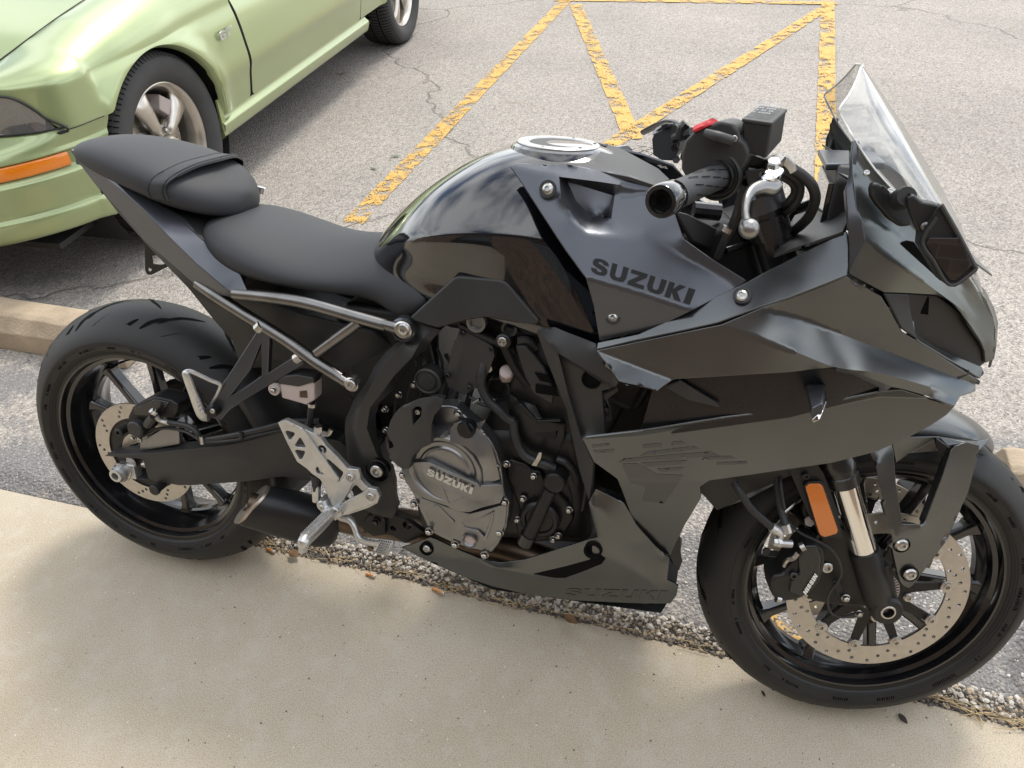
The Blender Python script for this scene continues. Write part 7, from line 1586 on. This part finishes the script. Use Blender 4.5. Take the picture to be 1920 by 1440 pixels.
# loose leaves
mat('leaf', (.16, .085, .035), .8, 0, vary=.3, vscale=60); mat('leafdark', (.03, .022, .015), .8); mat('leafgreen', (.10, .14, .07), .7)
def leaf(pos, L, w, a, mt, label, curl=.25):
    bm = bmesh.new(); R_ = []; d = Vector((cos(a), sin(a), 0)); s_ = Vector((-sin(a), cos(a), 0))
    for i in range(7):
        t = i / 6; ww = w * sin(pi * min(.97, t + .03)) ** .7; z = curl * L * (t - .5) ** 2 + .002
        R_.append([bm.verts.new(pos + d * (t - .5) * L + s_ * ww * k + Vector((0, 0, z + abs(k) * ww * .35))) for k in (-1, 0, 1)])
    for A, C in zip(R_, R_[1:]):
        for k in range(2): bm.faces.new((A[k], A[k + 1], C[k + 1], C[k]))
    o = bm_obj('dry_leaf', bm, mt, None, ang=None); m_ = o.modifiers.new('solid', 'SOLIDIFY'); m_.thickness = .0006
    tag(o, label, 'leaf', 'fallen leaves'); return o
leaf(Wp(1692, 1349, 0), .022, .006, -.9, M['leafdark'], 'dark pointed leaf on the concrete below the front tyre')
leaf(Wp(1431, 1302, 0), .014, .003, -1.0, M['leafdark'], 'tiny dark leaf scrap on the concrete left of the front tyre')
leaf(Wp(552, 1040, .008), .030, .011, -.3, M['leaf'], 'brown curled leaf beside the foot-peg tip')
leaf(Wp(1070, 1163, .01), .034, .010, -.4, M['leaf'], 'tan leaf lying in the gutter under the fairing')
leaf(Wp(742, 294, AZ + .002), .05, .008, .3, M['leafgreen'], 'upper small green leaf on the asphalt left of the tank')
leaf(Wp(700, 317, AZ + .002), .04, .007, 2.8, M['leafgreen'], 'lower small green leaf on the asphalt left of the tank')
leaf(Wp(640, 140, AZ + .002), .07, .010, .5, M['leaf'], 'curled tan leaf on the asphalt under the car sill', .6)
# crumbled edge: loose stones, grit and dry grass
mat('stone_light', (.50, .47, .42), .9, 0, vary=.2, vscale=70); mat('stone_tan', (.38, .31, .22), .9, 0, vary=.2, vscale=70); mat('stone_dark', (.13, .115, .10), .9, 0, vary=.3, vscale=70); mat('dirt', (.10, .078, .055), .95)
def zof(x, d):
    w = max(0.006, crumble(x)); return AZ * (1 / (1 + math.exp(-(d - w - .014) / .007)))
def stones(name, n, d0, d1, r0, r1, mt, seed, lift=.3, x0=.12, x1=2.35):
    random.seed(seed); bm = bmesh.new()
    for k in range(n):
        x = random.uniform(x0, x1); t = random.random(); w = max(.006, crumble(x)); d = d0 + (d1 - d0) * t + (w if d0 >= 0 else w * t)
        r = r0 + (r1 - r0) * random.random() ** 2.5; z = (zof(x, d) if d > 0 else 0) + r * lift
        c = Vector((x, edge_y(x) + d, z)); S3 = Vector((random.uniform(.7, 1.3), random.uniform(.7, 1.3), random.uniform(.5, .9))) * r; q = Matrix.Rotation(random.random() * 6, 3, 'Z') @ Matrix.Rotation(random.uniform(-.5, .5), 3, 'X')
        vs_ = []
        for v in ((0, 0, 1), (.9, 0, .45), (.28, .85, .45), (-.72, .53, .4), (-.72, -.53, .5), (.28, -.85, .4), (.72, .53, -.4), (-.28, .85, -.45), (-.9, 0, -.4), (-.28, -.85, -.45), (.72, -.53, -.4), (0, 0, -1)):
            j = 1 + random.uniform(-.22, .22); vs_.append(bm.verts.new(c + q @ Vector((v[0] * S3.x * j, v[1] * S3.y * j, v[2] * S3.z * j))))
        for f in ((0, 1, 2), (0, 2, 3), (0, 3, 4), (0, 4, 5), (0, 5, 1), (1, 6, 2), (2, 7, 3), (3, 8, 4), (4, 9, 5), (5, 10, 1), (6, 7, 2), (7, 8, 3), (8, 9, 4), (9, 10, 5), (10, 6, 1)):
            bm.faces.new([vs_[i] for i in f])
    me = bpy.data.meshes.new(name); bm.to_mesh(me); bm.free(); o = link(name, me, mt, None, smooth=False); return o
for nm, n, d0, d1, r0, r1, mt, sd_, lb in (('edge_gravel', 2600, .0, .034, .0022, .0065, 'stone_light', 11, 'pale gravel of the crumbled asphalt edge'), ('edge_gravel', 2400, -.004, .034, .002, .0055, 'stone_tan', 12, 'tan gravel in the gutter between walk and asphalt'), ('edge_gravel', 3800, -.006, .030, .0016, .0060, 'stone_dark', 13, 'dark grit in the gutter between walk and asphalt')):
    tag(stones(nm, n, d0, d1, r0, r1, M[mt], sd_), lb, 'gravel', None, 'stuff')
tag(stones('pavement_grit', 420, -.55, -.01, .0008, .0022, M['stone_dark'], 14, .2), 'scattered dark grit on the concrete walk', 'grit', None, 'stuff')
tag(stones('asphalt_stones', 2600, .08, .50, .0022, .0048, M['stone_light'], 15, -.05), 'pale stones standing out of the near asphalt', 'gravel', None, 'stuff')
mat('straw', (.45, .34, .19), .85, 0, vary=.3, vscale=40); random.seed(21); bm = bmesh.new()
for k in range(210):
    x = random.uniform(-.1, 2.3) if random.random() < .7 else random.gauss(1.75, .15); a = random.gauss(-.05, .35); L = random.uniform(.02, .09); c = Vector((x, edge_y(x) + random.gauss(.006, .010), .004 + random.random() * .006))
    b = random.uniform(-.3, .3); tube_bm(bm, [c + Vector((cos(a + b * t) * L * (t - .5), sin(a + b * t) * L * (t - .5), random.uniform(0, .004))) for t in (0, .33, .66, 1)], random.uniform(.0004, .0009), 4, 2)
tag(bm_obj('dry_grass', bm, M['straw'], None, ang=None), 'dry straw and pine needles in the gutter', 'dry grass', None, 'stuff')
# ---- brick building and canopy behind the camera (seen mirrored in the tank and paint)
m, nt, b, tcn = nodes_mat('brick'); L = nt.links.new
mp_ = N(nt, 'ShaderNodeMapping', _Rotation=(pi / 2, 0, 0)); L(tcn.outputs['Object'], mp_.inputs[0])
bt = N(nt, 'ShaderNodeTexBrick', _Scale=4.0, _Color1=(.26, .17, .12, 1), _Color2=(.09, .065, .05, 1), _Mortar=(.28, .24, .20, 1)); L(mp_.outputs[0], bt.inputs['Vector']); bt.inputs['Mortar Size'].default_value = .012
L(bt.outputs[0], b.inputs['Base Color']); b.inputs['Roughness'].default_value = .9; M['brick'] = m
mat('canopy', (.035, .033, .03), .7); mat('frame', (.06, .055, .05), .4, .5); mat('glassdark', (.02, .022, .024), .05, 0, 1, .02)
bl = empty('building', (0, -2.7, 0)); tag(bl, 'brown brick shop front under a dark canopy behind the photographer', 'building')
def bx(n, x0, x1, y0, y1, z0, z1, m_): return box(n, ((x0 + x1) / 2, (y0 + y1) / 2, (z0 + z1) / 2), (x1 - x0, y1 - y0, z1 - z0), m_, bl, bev=.004)
bx('wall', -12, -1.0, -.3, 0, 0, 2.95, M['brick']); bx('wall', .2, 2.2, -.3, 0, 0, 2.95, M['brick']); bx('wall', 4.2, 14, -.3, 0, 0, 2.95, M['brick']); bx('wall', -1.0, .2, -.3, 0, 2.3, 2.95, M['brick']); bx('wall', 2.2, 4.2, -.3, 0, 2.4, 2.95, M['brick']); bx('wall', 2.2, 4.2, -.3, 0, 0, .8, M['brick'])
bx('window', 2.25, 4.15, -.16, -.12, .85, 2.35, M['glassdark']); bx('window_frame', 2.2, 4.2, -.12, -.08, .8, .87, M['frame']); bx('door', -.95, .15, -.16, -.11, 0, 2.25, M['glassdark']); bx('door_frame', -1.0, -.93, -.12, -.04, 0, 2.3, M['frame']); bx('door_frame', .13, .2, -.12, -.04, 0, 2.3, M['frame'])
bx('canopy', -12, 14, 0, .22, 2.72, 2.95, M['canopy'])
